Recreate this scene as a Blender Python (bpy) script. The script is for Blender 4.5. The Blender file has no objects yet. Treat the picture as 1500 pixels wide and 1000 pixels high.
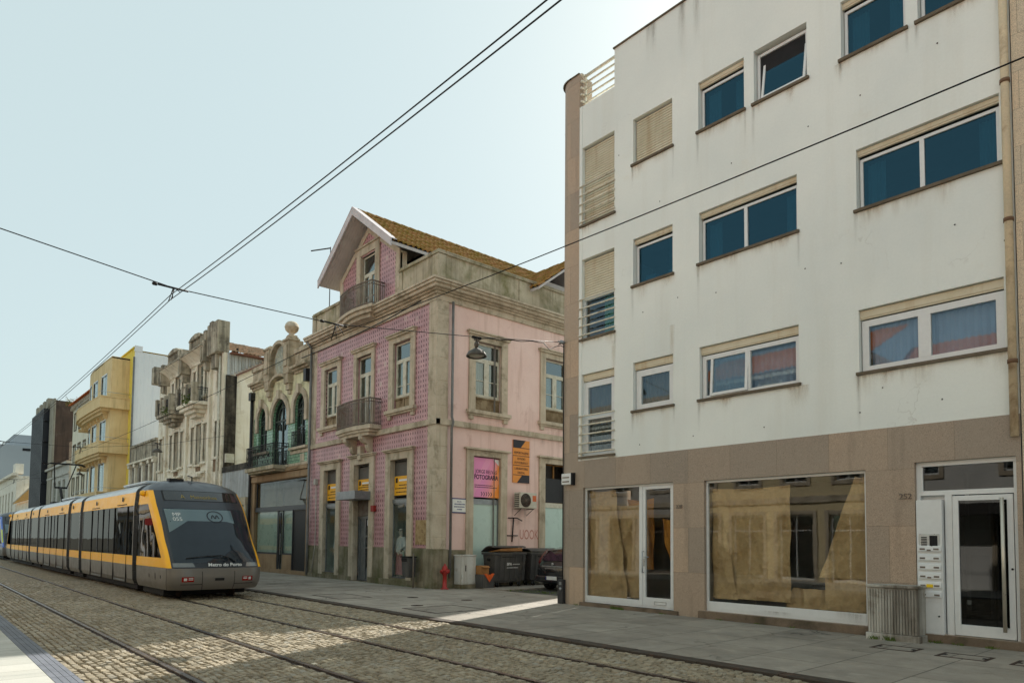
import bpy, bmesh, math, random
from mathutils import Vector, Matrix
RD = math.radians
rnd = random.Random(11)
sc = bpy.context.scene
col = sc.collection
LOC = {}
sin, cos, pi = math.sin, math.cos, math.pi


# ------------------------------------------------------------------ mesh helpers
def tag(o, label=None, cat=None, group=None, kind=None):
    if label: o['label'] = label
    if cat: o['category'] = cat
    if group: o['group'] = group
    if kind: o['kind'] = kind
    return o


def root(name, loc, label, cat, group=None):
    o = bpy.data.objects.new(name, None)
    o.empty_display_size = .2
    col.objects.link(o)
    o.location = loc
    LOC[o] = Vector(loc)
    return tag(o, label, cat, group)


class MB:
    def __init__(s):
        s.v = []; s.f = []; s.m = []; s.sm = []; s.uv = None

    def add(s, vs, fs, mi=0, smooth=False):
        b = len(s.v)
        s.v += [tuple(p) for p in vs]
        s.f += [tuple(b + i for i in f) for f in fs]
        s.m += [mi] * len(fs); s.sm += [smooth] * len(fs)
        return s

    def hexa(s, p, mi=0):
        return s.add(p, [(0, 1, 2, 3), (7, 6, 5, 4), (0, 4, 5, 1), (1, 5, 6, 2), (2, 6, 7, 3), (3, 7, 4, 0)], mi)

    def box(s, x0, x1, y0, y1, z0, z1, mi=0):
        return s.hexa([(x0, y0, z0), (x0, y1, z0), (x1, y1, z0), (x1, y0, z0), (x0, y0, z1), (x0, y1, z1), (x1, y1, z1), (x1, y0, z1)], mi)

    def bx(s, F, u0, u1, v0, v1, d0, d1, mi=0):
        return s.hexa([F(u0, v0, d0), F(u1, v0, d0), F(u1, v1, d0), F(u0, v1, d0), F(u0, v0, d1), F(u1, v0, d1), F(u1, v1, d1), F(u0, v1, d1)], mi)

    def quad(s, a, b, c, d, mi=0):
        return s.add([a, b, c, d], [(0, 1, 2, 3)], mi)

    def prism(s, F, poly, d0, d1, mi=0, smooth=False):
        n = len(poly)
        s.add([F(u, v, d0) for u, v in poly] + [F(u, v, d1) for u, v in poly],
              [tuple(range(n)), tuple(range(2 * n - 1, n - 1, -1))], mi)
        b = len(s.v) - 2 * n
        fs = [(b + i, b + (i + 1) % n, b + n + (i + 1) % n, b + n + i) for i in range(n)]
        s.f += fs; s.m += [mi] * n; s.sm += [smooth] * n
        return s

    def tube(s, pts, r, n=6, mi=0, smooth=True):
        pts = [Vector(p) for p in pts]
        vs = []; m = len(pts)
        for i, p in enumerate(pts):
            t = (pts[min(i + 1, m - 1)] - pts[max(i - 1, 0)])
            t = t.normalized() if t.length > 1e-9 else Vector((0, 0, 1))
            a = t.cross(Vector((0, 0, 1)) if abs(t.z) < .95 else Vector((1, 0, 0))).normalized()
            b = t.cross(a)
            rr = r[i] if isinstance(r, (list, tuple)) else r
            for k in range(n):
                an = 2 * pi * k / n
                vs.append(p + (a * cos(an) + b * sin(an)) * rr)
        fs = []
        for i in range(m - 1):
            for k in range(n):
                fs.append((i * n + k, i * n + (k + 1) % n, (i + 1) * n + (k + 1) % n, (i + 1) * n + k))
        s.add(vs, fs, mi, smooth)
        return s.add(vs[:n] + vs[-n:], [tuple(range(n)), tuple(range(2 * n - 1, n - 1, -1))], mi)

    def lathe(s, c, prof, n=18, mi=0, axis='z', a0=0, a1=2 * pi, smooth=True):
        full = abs(a1 - a0 - 2 * pi) < 1e-6
        m = n if full else n + 1
        vs = []
        for r, h in prof:
            for k in range(m):
                an = a0 + (a1 - a0) * k / n
                x, y = r * cos(an), r * sin(an)
                p = {'z': (x, y, h), 'y': (x, h, y), 'x': (h, x, y)}[axis]
                vs.append((c[0] + p[0], c[1] + p[1], c[2] + p[2]))
        fs = []
        for i in range(len(prof) - 1):
            for k in range(n):
                k2 = (k + 1) % m
                fs.append((i * m + k, i * m + k2, (i + 1) * m + k2, (i + 1) * m + k))
        return s.add(vs, fs, mi, smooth)

    def grid(s, fn, nu, nv, mi=0, smooth=True):
        vs = [fn(i / nu, j / nv) for j in range(nv + 1) for i in range(nu + 1)]
        w = nu + 1
        return s.add(vs, [(j * w + i, j * w + i + 1, (j + 1) * w + i + 1, (j + 1) * w + i) for j in range(nv) for i in range(nu)], mi, smooth)

    def split(s, name, mats, parent=None, **kw):
        """every connected piece an object of its own"""
        par = list(range(len(s.v)))
        key = {}
        for i, v in enumerate(s.v):
            k = (round(v[0], 4), round(v[1], 4), round(v[2], 4))
            par[i] = key.setdefault(k, i)
        def find(a):
            while par[a] != a: par[a] = par[par[a]]; a = par[a]
            return a
        for f in s.f:
            for b in f[1:]: par[find(b)] = find(f[0])
        groups = {}
        for j, f in enumerate(s.f): groups.setdefault(find(f[0]), []).append(j)
        res = []
        for fs in groups.values():
            mb = MB(); mp = {}
            for j in fs:
                for i in s.f[j]:
                    if i not in mp: mp[i] = len(mb.v); mb.v.append(s.v[i])
                mb.f.append(tuple(mp[i] for i in s.f[j])); mb.m.append(s.m[j]); mb.sm.append(s.sm[j])
            res.append(mb.build(name, mats, parent, **kw))
        return res[0]

    def build(s, name, mats, parent=None, loc=None, bevel=0, label=None, recalc=True):
        if parent is not None: L = LOC[parent]
        else: L = Vector(loc if loc else (0, 0, 0))
        me = bpy.data.meshes.new(name)
        me.from_pydata([(v[0] - L.x, v[1] - L.y, v[2] - L.z) for v in s.v], [], s.f)
        if not isinstance(mats, (list, tuple)): mats = [mats]
        for m in mats: me.materials.append(m)
        me.polygons.foreach_set('material_index', s.m)
        me.polygons.foreach_set('use_smooth', s.sm)
        if s.uv:
            uvl = me.uv_layers.new(name='uv')
            for i, c in enumerate(s.uv): uvl.data[i].uv = c
        if recalc and not s.uv:
            bm = bmesh.new(); bm.from_mesh(me)
            bmesh.ops.remove_doubles(bm, verts=bm.verts, dist=1e-5)
            bmesh.ops.recalc_face_normals(bm, faces=bm.faces)
            bm.to_mesh(me); bm.free()
        me.update()
        o = bpy.data.objects.new(name, me)
        col.objects.link(o)
        LOC[o] = L
        if parent is not None: o.parent = parent
        else: o.location = L
        if bevel:
            b = o.modifiers.new('bevel', 'BEVEL'); b.width = bevel; b.segments = 2; b.limit_method = 'ANGLE'
        if label: o['label'] = label
        return o


def struct(o): o['kind'] = 'structure'; return o


def FY(Y): return lambda u, v, d: (u, Y - d, v)          # facade looking to the street
def FX(X): return lambda u, v, d: (X + d, u, v)          # wall looking to the right along the street


def wall(mb, F, u0, u1, v0, v1, holes=(), rev=.25, mi=0, rmi=None):
    us = sorted({u0, u1, *[h[0] for h in holes], *[h[1] for h in holes]})
    vs = sorted({v0, v1, *[h[2] for h in holes], *[h[3] for h in holes]})
    us = [u for u in us if u0 <= u <= u1]; vs = [v for v in vs if v0 <= v <= v1]
    for a, b in zip(us, us[1:]):
        for c, e in zip(vs, vs[1:]):
            m, n = (a + b) / 2, (c + e) / 2
            if any(h[0] < m < h[1] and h[2] < n < h[3] for h in holes): continue
            mb.quad(F(a, c, 0), F(b, c, 0), F(b, e, 0), F(a, e, 0), mi)
    r = mi if rmi is None else rmi
    for a, b, c, e in holes:
        for p, q in (((a, c), (b, c)), ((b, c), (b, e)), ((b, e), (a, e)), ((a, e), (a, c))):
            mb.quad(F(*p, 0), F(*q, 0), F(*q, -rev), F(*p, -rev), r)


def arch_fill(mb, F, a, b, vs, vt, rev, mi=0, n=14):
    c, r, h = (a + b) / 2, (b - a) / 2, vt - vs
    pts = [(c - r * cos(pi * i / n), vs + h * sin(pi * i / n)) for i in range(n + 1)]
    for (p, q), (x, y) in zip(pts, pts[1:]):
        mb.quad(F(p, q, 0), F(x, y, 0), F(x, vt + .001, 0), F(p, vt + .001, 0), mi)
        mb.quad(F(p, q, 0), F(x, y, 0), F(x, y, -rev), F(p, q, -rev), mi)


def arch_ring(mb, F, a, b, vs, vt, w, d0, d1, mi=0, n=16):
    c, r, h = (a + b) / 2, (b - a) / 2, vt - vs
    for i in range(n):
        t0, t1 = pi * i / n, pi * (i + 1) / n
        q = []
        for t in (t0, t1):
            q.append(((c - r * cos(t), vs + h * sin(t)), (c - (r + w) * cos(t), vs + (h + w) * sin(t))))
        (i0, o0), (i1, o1) = q
        mb.hexa([F(*i0, d0), F(*i1, d0), F(*o1, d0), F(*o0, d0), F(*i0, d1), F(*i1, d1), F(*o1, d1), F(*o0, d1)], mi)


def frame_rect(mb, F, a, b, c, e, w, d0, d1, mi=0, tilt=0):
    G = F if not tilt else (lambda u, v, d: F(u, v, d - (v - c) * tilt))
    mb.bx(G, a, b, c, c + w, d0, d1, mi); mb.bx(G, a, b, e - w, e, d0, d1, mi)
    mb.bx(G, a, a + w, c + w, e - w, d0, d1, mi); mb.bx(G, b - w, b, c + w, e - w, d0, d1, mi)


def window(par, F, a, b, c, e, dp, fm, glass, fw=.06, fd=.07, mull=(), tran=(), bar=.04, blind=None, back=None, name='window', tilt=0, label=None, dbl=0):
    mb = MB()
    frame_rect(mb, F, a, b, c, e, fw, dp, dp - fd, 0, tilt)
    G = F if not tilt else (lambda u, v, d: F(u, v, d - (v - c) * tilt))
    for t in mull:
        x = a + (b - a) * t
        mb.bx(G, x - bar / 2, x + bar / 2, c + fw, e - fw, dp + .004, dp - fd + .004)
    for t in tran:
        z = c + (e - c) * t
        mb.bx(G, a + fw, b - fw, z - bar / 2, z + bar / 2, dp + .002, dp - fd + .006)
    o = mb.build(name, fm, par, label=label)
    p = MB().bx(G, a + fw * .7, b - fw * .7, c + fw * .7, e - fw * .7, dp - fd * .5, dp - fd * .5 - .008)
    p.build('pane', glass, o)
    if blind:
        bl = MB(); n = max(3, int((b - a) / .13)); x0, x1 = a + fw, b - fw; w = (x1 - x0) / n
        for i in range(n):
            x = x0 + i * w
            bl.quad(F(x, c + fw, dp - .16), F(x + w * .55, c + fw, dp - .13), F(x + w * .55, e - fw, dp - .13), F(x, e - fw, dp - .16))
            bl.quad(F(x + w * .55, c + fw, dp - .13), F(x + w * 1.02, c + fw, dp - .165), F(x + w * 1.02, e - fw, dp - .165), F(x + w * .55, e - fw, dp - .13))
        bl.build('blind', blind, o, recalc=False)
    return o


def shutter(par, F, a, b, c, e, d, m, name='roller_shutter', step=.064):
    mb = MB(); n = max(2, round((e - c) / step)); h = (e - c) / n
    for i in range(n):
        z = c + i * h
        mb.hexa([F(a, z, d), F(b, z, d), F(b, z + h * .84, d - .016), F(a, z + h * .84, d - .016), F(a, z, d - .02), F(b, z, d - .02), F(b, z + h * .8, d - .024), F(a, z + h * .8, d - .024)])
    mb.bx(F, a, b, c, e, d - .03, d - .034)
    return mb.build(name, m, par)


def text(body, F, u, v, d, size, m, par, name='lettering', ext=.004, sx=1, align='CENTER', loc=None, bold=0):
    cu = bpy.data.curves.new('t', 'FONT'); cu.body = body; cu.size = size; cu.extrude = ext; cu.align_x = align; cu.resolution_u = 3; cu.offset = bold
    ob = bpy.data.objects.new('t', cu)
    me = bpy.data.meshes.new_from_object(ob)
    mb = MB()
    mb.add([F(u + p.co.x * sx, v + p.co.y, d + p.co.z) for p in me.vertices], [tuple(q.vertices) for q in me.polygons])
    bpy.data.objects.remove(ob); bpy.data.curves.remove(cu); bpy.data.meshes.remove(me)
    return mb.build(name, m, par, loc=loc, recalc=False)


def tiles(mb, P, U, lu, V, lv, w=.21, row=.36, amp=.035, mi=0):
    """pantile roof: P eave corner, U unit along the eave, V unit up the slope"""
    P, U, V = Vector(P), Vector(U).normalized(), Vector(V).normalized()
    N = U.cross(V)
    if N.z < 0: N = -N
    nu = int(lu / w); nv = max(1, int(lv / row)); k = 6
    for j in range(nv):
        v0, v1 = lv * j / nv, lv * (j + 1) / nv + .03
        base = len(mb.v); js = rnd.uniform(-.012, .012)
        vs = []
        for v, h in ((v0, .045), (v1, .005)):
            for i in range(nu * k + 1):
                t = i / k
                dz = amp * (abs(sin(pi * t)) * 2 - 1) + h + .012 * sin(t * 1.7 + j * 2.1)
                vs.append(P + U * (lu * i / (nu * k)) + V * (v + js) + N * dz)
        for i in range(nu * k + 1): vs.append(vs[i] - N * .05)
        n = nu * k + 1
        fs = [(i, i + 1, n + i + 1, n + i) for i in range(n - 1)] + [(2 * n + i, 2 * n + i + 1, i + 1, i) for i in range(n - 1)]
        mb.add(vs, fs, mi, True)


def rail_path(mb, path, z0, z1, r=.012, gap=.1, mi=0):
    """iron railing along a plan path"""
    pts = [Vector((p[0], p[1], 0)) for p in path]
    seg = [(q - p).length for p, q in zip(pts, pts[1:])]
    L = sum(seg); n = max(2, int(L / gap))
    up = Vector((0, 0, 1))
    for z, rr in ((z1, r * 1.7), (z0 + .06, r * 1.3), (z1 - .12, r * 1.2)):
        mb.tube([p + up * z for p in pts], rr, 5, mi)
    for i in range(n + 1):
        s = L * i / n; k = 0
        while k < len(seg) - 1 and s > seg[k]: s -= seg[k]; k += 1
        p = pts[k].lerp(pts[k + 1], s / seg[k] if seg[k] else 0)
        mb.tube([p + up * z0, p + up * z1], r, 4, mi, False)


def cornice(mb, F, u0, u1, prof, e0=0, e1=0, mi=0):
    """stacked moulding: prof = [(v0,v1,d)]; e0,e1 = 1 when the end is mitred outwards by d"""
    for v0, v1, d in prof:
        mb.bx(F, u0 - e0 * d, u1 + e1 * d, v0, v1, -.1, d, mi)


# ------------------------------------------------------------------ materials
def C(r, g, b, k=1.0):
    f = lambda x: ((x / 255 + .055) / 1.055) ** 2.4 if x > 10 else x / 255 / 12.92
    return (min(1, f(r) * k), min(1, f(g) * k), min(1, f(b) * k), 1)


class N:
    def __init__(s, name, rough=.8, spec=.3, metal=0):
        s.m = bpy.data.materials.new(name); s.m.use_nodes = True
        s.nt = s.m.node_tree; s.nt.nodes.clear()
        s.out = s.nt.nodes.new('ShaderNodeOutputMaterial')
        s.b = s.nt.nodes.new('ShaderNodeBsdfPrincipled')
        s.nt.links.new(s.b.outputs[0], s.out.inputs[0])
        s.b.inputs['Roughness'].default_value = rough
        s.b.inputs['Specular IOR Level'].default_value = spec
        s.b.inputs['Metallic'].default_value = metal
        s.tc = s.nt.nodes.new('ShaderNodeTexCoord')
        s.obj = s.tc.outputs['Object']

    def put(s, sock, v):
        if hasattr(v, 'is_output'): s.nt.links.new(v, sock)
        else: sock.default_value = v

    def k(s, t, props={}, ins={}, out=0):
        n = s.nt.nodes.new('ShaderNode' + t)
        for a, b in props.items(): setattr(n, a, b)
        for a, b in ins.items(): s.put(n.inputs[a], b)
        return n.outputs[out]

    def map(s, sx, sy, sz, vec=None, loc=(0, 0, 0), rot=(0, 0, 0)):
        return s.k('Mapping', {}, {'Vector': vec or s.obj, 'Scale': (sx, sy, sz), 'Location': loc, 'Rotation': rot})

    def noise(s, scale, detail=4, rough=.55, vec=None, dist=0):
        return s.k('TexNoise', {}, {'Vector': vec or s.obj, 'Scale': scale, 'Detail': detail, 'Roughness': rough, 'Distortion': dist})

    def ramp(s, f, stops, interp='LINEAR'):
        n = s.nt.nodes.new('ShaderNodeValToRGB'); cr = n.color_ramp; cr.interpolation = interp
        while len(cr.elements) < len(stops): cr.elements.new(.5)
        for e, (p, c) in zip(cr.elements, stops):
            e.position = p; e.color = c if isinstance(c, (tuple, list)) else (c, c, c, 1)
        s.put(n.inputs[0], f)
        return n.outputs[0]

    def mix(s, f, a, b, mode='MIX'):
        n = s.nt.nodes.new('ShaderNodeMix'); n.data_type = 'RGBA'; n.blend_type = mode
        s.put(n.inputs[0], f); s.put(n.inputs[6], a); s.put(n.inputs[7], b)
        return n.outputs[2]

    def ma(s, op, a, b=0.0, c=None):
        n = s.nt.nodes.new('ShaderNodeMath'); n.operation = op
        s.put(n.inputs[0], a); s.put(n.inputs[1], b)
        if c is not None: s.put(n.inputs[2], c)
        return n.outputs[0]

    def uvw(s):
        n = s.nt.nodes.new('ShaderNodeSeparateXYZ'); s.put(n.inputs[0], s.obj)
        u = s.ma('ADD', n.outputs[0], n.outputs[1])
        return u, n.outputs[2]

    def wv(s):
        u, v = s.uvw()
        return s.k('CombineXYZ', {}, {'X': u, 'Y': v})

    def bump(s, h, st=.3, dist=.01):
        n = s.nt.nodes.new('ShaderNodeBump'); n.inputs['Strength'].default_value = st; n.inputs['Distance'].default_value = dist
        s.put(n.inputs['Height'], h); s.nt.links.new(n.outputs[0], s.b.inputs['Normal'])
        return s

    def col(s, c): s.put(s.b.inputs['Base Color'], c); return s.m


def surf(name, c, c2=None, vs=1.5, fine=35, fa=.25, dirt=None, streak=None, rough=.85, spec=.25, bump=.25, bs=60, bd=.006, metal=0, lo=.35, hi=.7):
    """weathered surface: large colour drift, fine grain, dirt patches, vertical streaks"""
    s = N(name, rough, spec, metal)
    c2 = c2 or tuple(x * .82 for x in c[:3]) + (1,)
    x = s.mix(s.ramp(s.noise(vs, 6, .6), [(lo, 0), (hi, 1)]), c, c2)
    g = s.noise(fine, 5, .7)
    x = s.mix(1.0, x, s.ramp(g, [(.25, 1 - fa), (.75, 1 + 0)]), 'MULTIPLY')
    if dirt:
        dc, amt, dsc = dirt
        m = s.ramp(s.noise(dsc, 8, .68, None, .4), [(.62 - amt * .35, 0), (.8 - amt * .25, 1)])
        x = s.mix(m, x, dc)
    if streak:
        st, amt = streak
        m = s.ramp(s.noise(1, 7, .65, s.map(3.2, 3.2, .22)), [(.6 - amt * .25, 0), (.85 - amt * .2, 1)])
        x = s.mix(m, x, st)
    s.bump(s.noise(bs, 4, .6), bump, bd)
    return s.col(x)


def plain(name, c, rough=.5, spec=.4, metal=0, var=.12, sc_=9, bump=0):
    s = N(name, rough, spec, metal)
    d = tuple(v * (1 - var) for v in c[:3]) + (1,)
    x = s.mix(s.ramp(s.noise(sc_, 5, .6), [(.35, 0), (.7, 1)]), c, d)
    r = s.ramp(s.noise(sc_ * 2.3, 4, .6), [(.3, max(0, rough - .08)), (.75, min(1, rough + .12))])
    s.put(s.b.inputs['Roughness'], r)
    if bump: s.bump(s.noise(sc_ * 8, 3), bump, .004)
    return s.col(x)


def glass(name, tint, refl=1.0, base=.05, wob=.02, clear=.9):
    """thin window pane: fresnel reflection over a tinted see-through"""
    s = N(name)
    nt = s.nt
    tr = nt.nodes.new('ShaderNodeBsdfTransparent'); tr.inputs[0].default_value = tint
    gl = nt.nodes.new('ShaderNodeBsdfGlossy'); gl.inputs['Roughness'].default_value = .015
    gl.inputs[0].default_value = refl if isinstance(refl, tuple) else (refl, refl, refl, 1)
    bp = nt.nodes.new('ShaderNodeBump'); bp.inputs['Strength'].default_value = wob; bp.inputs['Distance'].default_value = .05
    s.put(bp.inputs['Height'], s.noise(.9, 2, .5)); nt.links.new(bp.outputs[0], gl.inputs['Normal'])
    fr = nt.nodes.new('ShaderNodeFresnel'); fr.inputs[0].default_value = 1.5
    nt.links.new(bp.outputs[0], fr.inputs['Normal'])
    ge = nt.nodes.new('ShaderNodeNewGeometry')      # only the outer skin of the thin pane reflects
    f = s.ma('MULTIPLY', s.ma('ADD', fr.outputs[0], base), s.ma('SUBTRACT', 1.0, ge.outputs['Backfacing']))
    mx = nt.nodes.new('ShaderNodeMixShader'); s.put(mx.inputs[0], f)
    nt.links.new(tr.outputs[0], mx.inputs[1]); nt.links.new(gl.outputs[0], mx.inputs[2])
    nt.links.new(mx.outputs[0], s.out.inputs[0])
    return s.m
# ------------------------------------------------------------------ the materials
def granite_mat(name, c, bw=1.0, bh=.6, var=.22, stain=True):
    s = N(name, .6, .35)
    wv = s.wv()
    br = s.nt.nodes.new('ShaderNodeTexBrick'); br.offset = .5
    for k_, v_ in (('Scale', 1), ('Mortar Size', .004), ('Brick Width', bw), ('Row Height', bh), ('Bias', 0)): br.inputs[k_].default_value = v_
    br.inputs['Color1'].default_value = (1 - var, 1 - var * .9, 1 - var * .75, 1); br.inputs['Color2'].default_value = (1.06, .98, .92, 1)
    br.inputs['Mortar'].default_value = (.42, .4, .38, 1)
    s.put(br.inputs['Vector'], wv)
    vo = s.k('TexVoronoi', {}, {'Vector': s.obj, 'Scale': 130}, 1)
    bw_ = s.nt.nodes.new('ShaderNodeRGBToBW'); s.put(bw_.inputs[0], vo)
    sp = s.ramp(bw_.outputs[0], [(.1, (.45, .42, .4, 1)), (.35, (.9, .86, .82, 1)), (.6, (1.05, .96, .9, 1)), (.9, (1.25, 1.2, 1.12, 1))])
    x = s.mix(1, c, sp, 'MULTIPLY')
    x = s.mix(1, x, br.outputs[0], 'MULTIPLY')
    x = s.mix(s.ramp(s.noise(.8, 5, .6), [(.35, 0), (.75, .55)]), x, tuple(v * .72 for v in c[:3]) + (1,))
    if stain:
        x = s.mix(s.ramp(s.noise(1, 7, .65, s.map(2.5, 2.5, .3)), [(.56, 0), (.8, .5)]), x, (.1, .085, .07, 1))
    s.bump(s.noise(160, 2), .12, .002)
    return s.col(x)


def azulejo_mat(name):
    s = N(name, .34, .5)
    u, v = s.uvw()
    cw, ch = .152, .178
    wob = s.ma('MULTIPLY', s.ma('SUBTRACT', s.noise(9, 2), .5), .12)
    fu = s.ma('SUBTRACT', s.ma('FRACT', s.ma('DIVIDE', u, cw)), .5)
    fv = s.ma('SUBTRACT', s.ma('FRACT', s.ma('DIVIDE', v, ch)), .5)
    e = s.ma('ADD', s.ma('POWER', s.ma('DIVIDE', fu, .235), 2.0), s.ma('POWER', s.ma('DIVIDE', fv, .38), 2.0))
    e = s.ma('ADD', s.ma('SQRT', e), s.ma('MULTIPLY', s.ma('SUBTRACT', s.noise(42, 3), .5), 1.5))
    mark = s.ramp(e, [(.62, 1), (1.12, 0)])
    # thin connecting scrolls between the marks
    d = s.ma('ABSOLUTE', s.ma('SUBTRACT', s.ma('ABSOLUTE', fu), .42))
    sc_ = s.ma('MULTIPLY', s.ramp(s.ma('ADD', d, s.ma('MULTIPLY', s.ma('SUBTRACT', s.noise(60, 2), .5), .16)), [(.0, .5), (.09, 0)]), .9)
    base = s.mix(s.ramp(s.noise(1.1, 5, .6), [(.35, 0), (.7, 1)]), C(192, 152, 154, 1.1), C(176, 132, 137, 1.05))
    x = s.mix(sc_, base, C(168, 112, 126, 1.1))
    fade = s.ramp(s.noise(2.2, 5, .65), [(.25, .7), (.55, 1)])
    x = s.mix(s.ma('MULTIPLY', mark, fade), x, C(82, 32, 48))
    # every tile a slightly different firing
    cell = s.k('TexWhiteNoise', {'noise_dimensions': '2D'}, {'Vector': s.k('CombineXYZ', {}, {'X': s.ma('FLOOR', s.ma('DIVIDE', u, cw)), 'Y': s.ma('FLOOR', s.ma('DIVIDE', v, ch))})})
    x = s.mix(1, x, s.ramp(cell, [(0, .84), (1, 1.08)]), 'MULTIPLY')
    x = s.mix(s.ramp(cell, [(.986, 0), (.988, .6)]), x, C(196, 178, 168))     # lost or replaced tiles
    x = s.mix(s.ramp(s.noise(.55, 5, .6), [(.45, 0), (.75, .4)]), x, C(150, 112, 116))
    # grout
    g = s.ma('MAXIMUM', s.ma('ABSOLUTE', fu), s.ma('MULTIPLY', s.ma('ABSOLUTE', fv), 1.0))
    x = s.mix(s.ramp(g, [(.478, 0), (.492, .45)]), x, C(150, 128, 124))
    x = s.mix(s.ramp(s.noise(1, 7, .65, s.map(2.2, 2.2, .25)), [(.56, 0), (.8, .45)]), x, C(120, 92, 92))
    s.bump(s.ma('SUBTRACT', s.noise(14, 2), s.ramp(g, [(.47, 0), (.495, .7)])), .2, .004)
    return s.col(x)


def green_tile_mat(name):
    s = N(name, .22, .55)
    wv = s.wv()
    br = s.nt.nodes.new('ShaderNodeTexBrick'); br.offset = .5
    for k_, v_ in (('Scale', 1), ('Mortar Size', .012), ('Brick Width', .3), ('Row Height', .15), ('Bias', -.1)): br.inputs[k_].default_value = v_
    br.inputs['Color1'].default_value = C(104, 146, 118, 1.2); br.inputs['Color2'].default_value = C(128, 160, 132, 1.25); br.inputs['Mortar'].default_value = C(66, 84, 70)
    s.put(br.inputs['Vector'], wv)
    x = s.mix(s.ramp(s.noise(2, 5), [(.45, 0), (.75, .5)]), br.outputs[0], C(80, 112, 92))
    s.bump(br.outputs[1], -.4, .01)
    return s.col(x)


def rooftile_mat(name, c1, c2, c3, moss=None, ms=1.6):
    s = N(name, .9, .2)
    n = s.noise(7, 5, .7)
    x = s.ramp(n, [(.28, c1), (.5, c2), (.72, c3)])
    if moss:
        x = s.mix(s.ramp(s.noise(ms, 7, .7), [(.42, 0), (.62, .95)]), x, moss)
        x = s.mix(s.ramp(s.noise(16, 4, .7), [(.5, 0), (.75, .8)]), x, C(64, 54, 34))
    s.bump(s.noise(40, 4), .4, .01)
    return s.col(x)


def cobble_mat(name):
    s = N(name, .62, .35)
    at = s.nt.nodes.new('ShaderNodeAttribute'); at.attribute_name = 'tone'
    x = s.ramp(at.outputs['Fac'], [(0, C(132, 122, 104, 1.15)), (.35, C(146, 135, 115, 1.15)), (.7, C(155, 143, 122, 1.15)), (.9, C(148, 142, 129, 1.15)), (1, C(168, 155, 131, 1.15))])
    x = s.mix(1, x, s.ramp(s.noise(70, 4, .7), [(.25, .72), (.7, 1.05)]), 'MULTIPLY')
    x = s.mix(s.ramp(s.noise(.45, 5, .6), [(.4, 0), (.75, .55)]), x, C(112, 102, 84))
    x = s.mix(s.ramp(s.noise(5, 6, .7), [(.58, 0), (.76, .5)]), x, C(104, 94, 72))
    s.bump(s.noise(55, 4, .6), .5, .012)
    return s.col(x)


def cobble_far_mat(name):
    s = N(name, .7, .3)
    br = s.nt.nodes.new('ShaderNodeTexBrick'); br.offset = .5
    for k_, v_ in (('Scale', 1), ('Mortar Size', .016), ('Brick Width', .14), ('Row Height', .098), ('Bias', 0), ('Mortar Smooth', .4)): br.inputs[k_].default_value = v_
    br.inputs['Color1'].default_value = C(126, 114, 94, 1.2); br.inputs['Color2'].default_value = C(168, 152, 124, 1.25); br.inputs['Mortar'].default_value = C(66, 60, 44)
    s.put(br.inputs['Vector'], s.map(1, 1, 1, None, (0, 0, 0), (0, 0, 0)))
    x = s.mix(s.ramp(s.noise(.45, 5, .6), [(.4, 0), (.75, .55)]), br.outputs[0], C(112, 102, 84))
    s.bump(br.outputs[1], -.6, .02)
    return s.col(x)


def slab_mat(name, c, c2, bw, bh, joint, rot=0, stain=.5, mort=.006):
    s = N(name, .72, .3)
    br = s.nt.nodes.new('ShaderNodeTexBrick'); br.offset = .37; br.offset_frequency = 2
    for k_, v_ in (('Scale', 1), ('Mortar Size', mort), ('Brick Width', bw), ('Row Height', bh), ('Bias', 0), ('Mortar Smooth', .3)): br.inputs[k_].default_value = v_
    br.inputs['Color1'].default_value = c; br.inputs['Color2'].default_value = c2; br.inputs['Mortar'].default_value = joint
    wob = s.k('VectorMath', {'operation': 'SCALE'}, {0: s.k('TexNoise', {}, {'Vector': s.obj, 'Scale': 3, 'Detail': 3}, 1), 'Scale': .018})
    vec = s.k('VectorMath', {'operation': 'ADD'}, {0: s.map(1, 1, 1, None, (.3, .12, 0), (0, 0, rot)), 1: wob})
    s.put(br.inputs['Vector'], vec)
    x = br.outputs[0]
    x = s.mix(s.ramp(s.noise(.7, 7, .68), [(.42, 0), (.72, stain)]), x, tuple(v * .5 for v in c[:3]) + (1,))
    x = s.mix(s.ramp(s.noise(2.3, 6, .6), [(.55, 0), (.8, stain * .8)]), x, tuple(min(1, v * 1.35) for v in c2[:3]) + (1,))
    x = s.mix(1, x, s.ramp(s.noise(110, 3, .7), [(.25, .74), (.7, 1.06)]), 'MULTIPLY')
    # a few dark drips and gum spots
    wv_ = s.k('VectorMath', {'operation': 'ADD'}, {0: s.map(.42, .55, 1), 1: s.k('VectorMath', {'operation': 'SCALE'}, {0: s.k('TexNoise', {}, {'Vector': s.obj, 'Scale': 1.4, 'Detail': 6}, 1), 'Scale': .5})})
    vo = s.k('TexVoronoi', {'feature': 'DISTANCE_TO_EDGE'}, {'Vector': wv_, 'Scale': 1})
    cm_ = s.ramp(s.noise(.5, 3, .5, s.map(1, 1, 1, None, (7, 3, 0))), [(.5, 0), (.62, .7)])
    x = s.mix(s.ma('MULTIPLY', s.ramp(vo, [(.004, 1), (.012, 0)]), cm_), x, joint)
    sp = s.k('TexVoronoi', {}, {'Vector': s.obj, 'Scale': 3.1})
    x = s.mix(s.ramp(sp, [(.035, .55), (.06, 0)]), x, (.045, .042, .04, 1))
    s.put(s.b.inputs['Roughness'], s.ramp(s.noise(1.4, 5), [(.35, .5), (.7, .85)]))
    h = s.ma('SUBTRACT', s.ma('MULTIPLY', s.noise(60, 4), .35), br.outputs[1])
    s.bump(h, .4, .006)
    return s.col(x)


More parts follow.
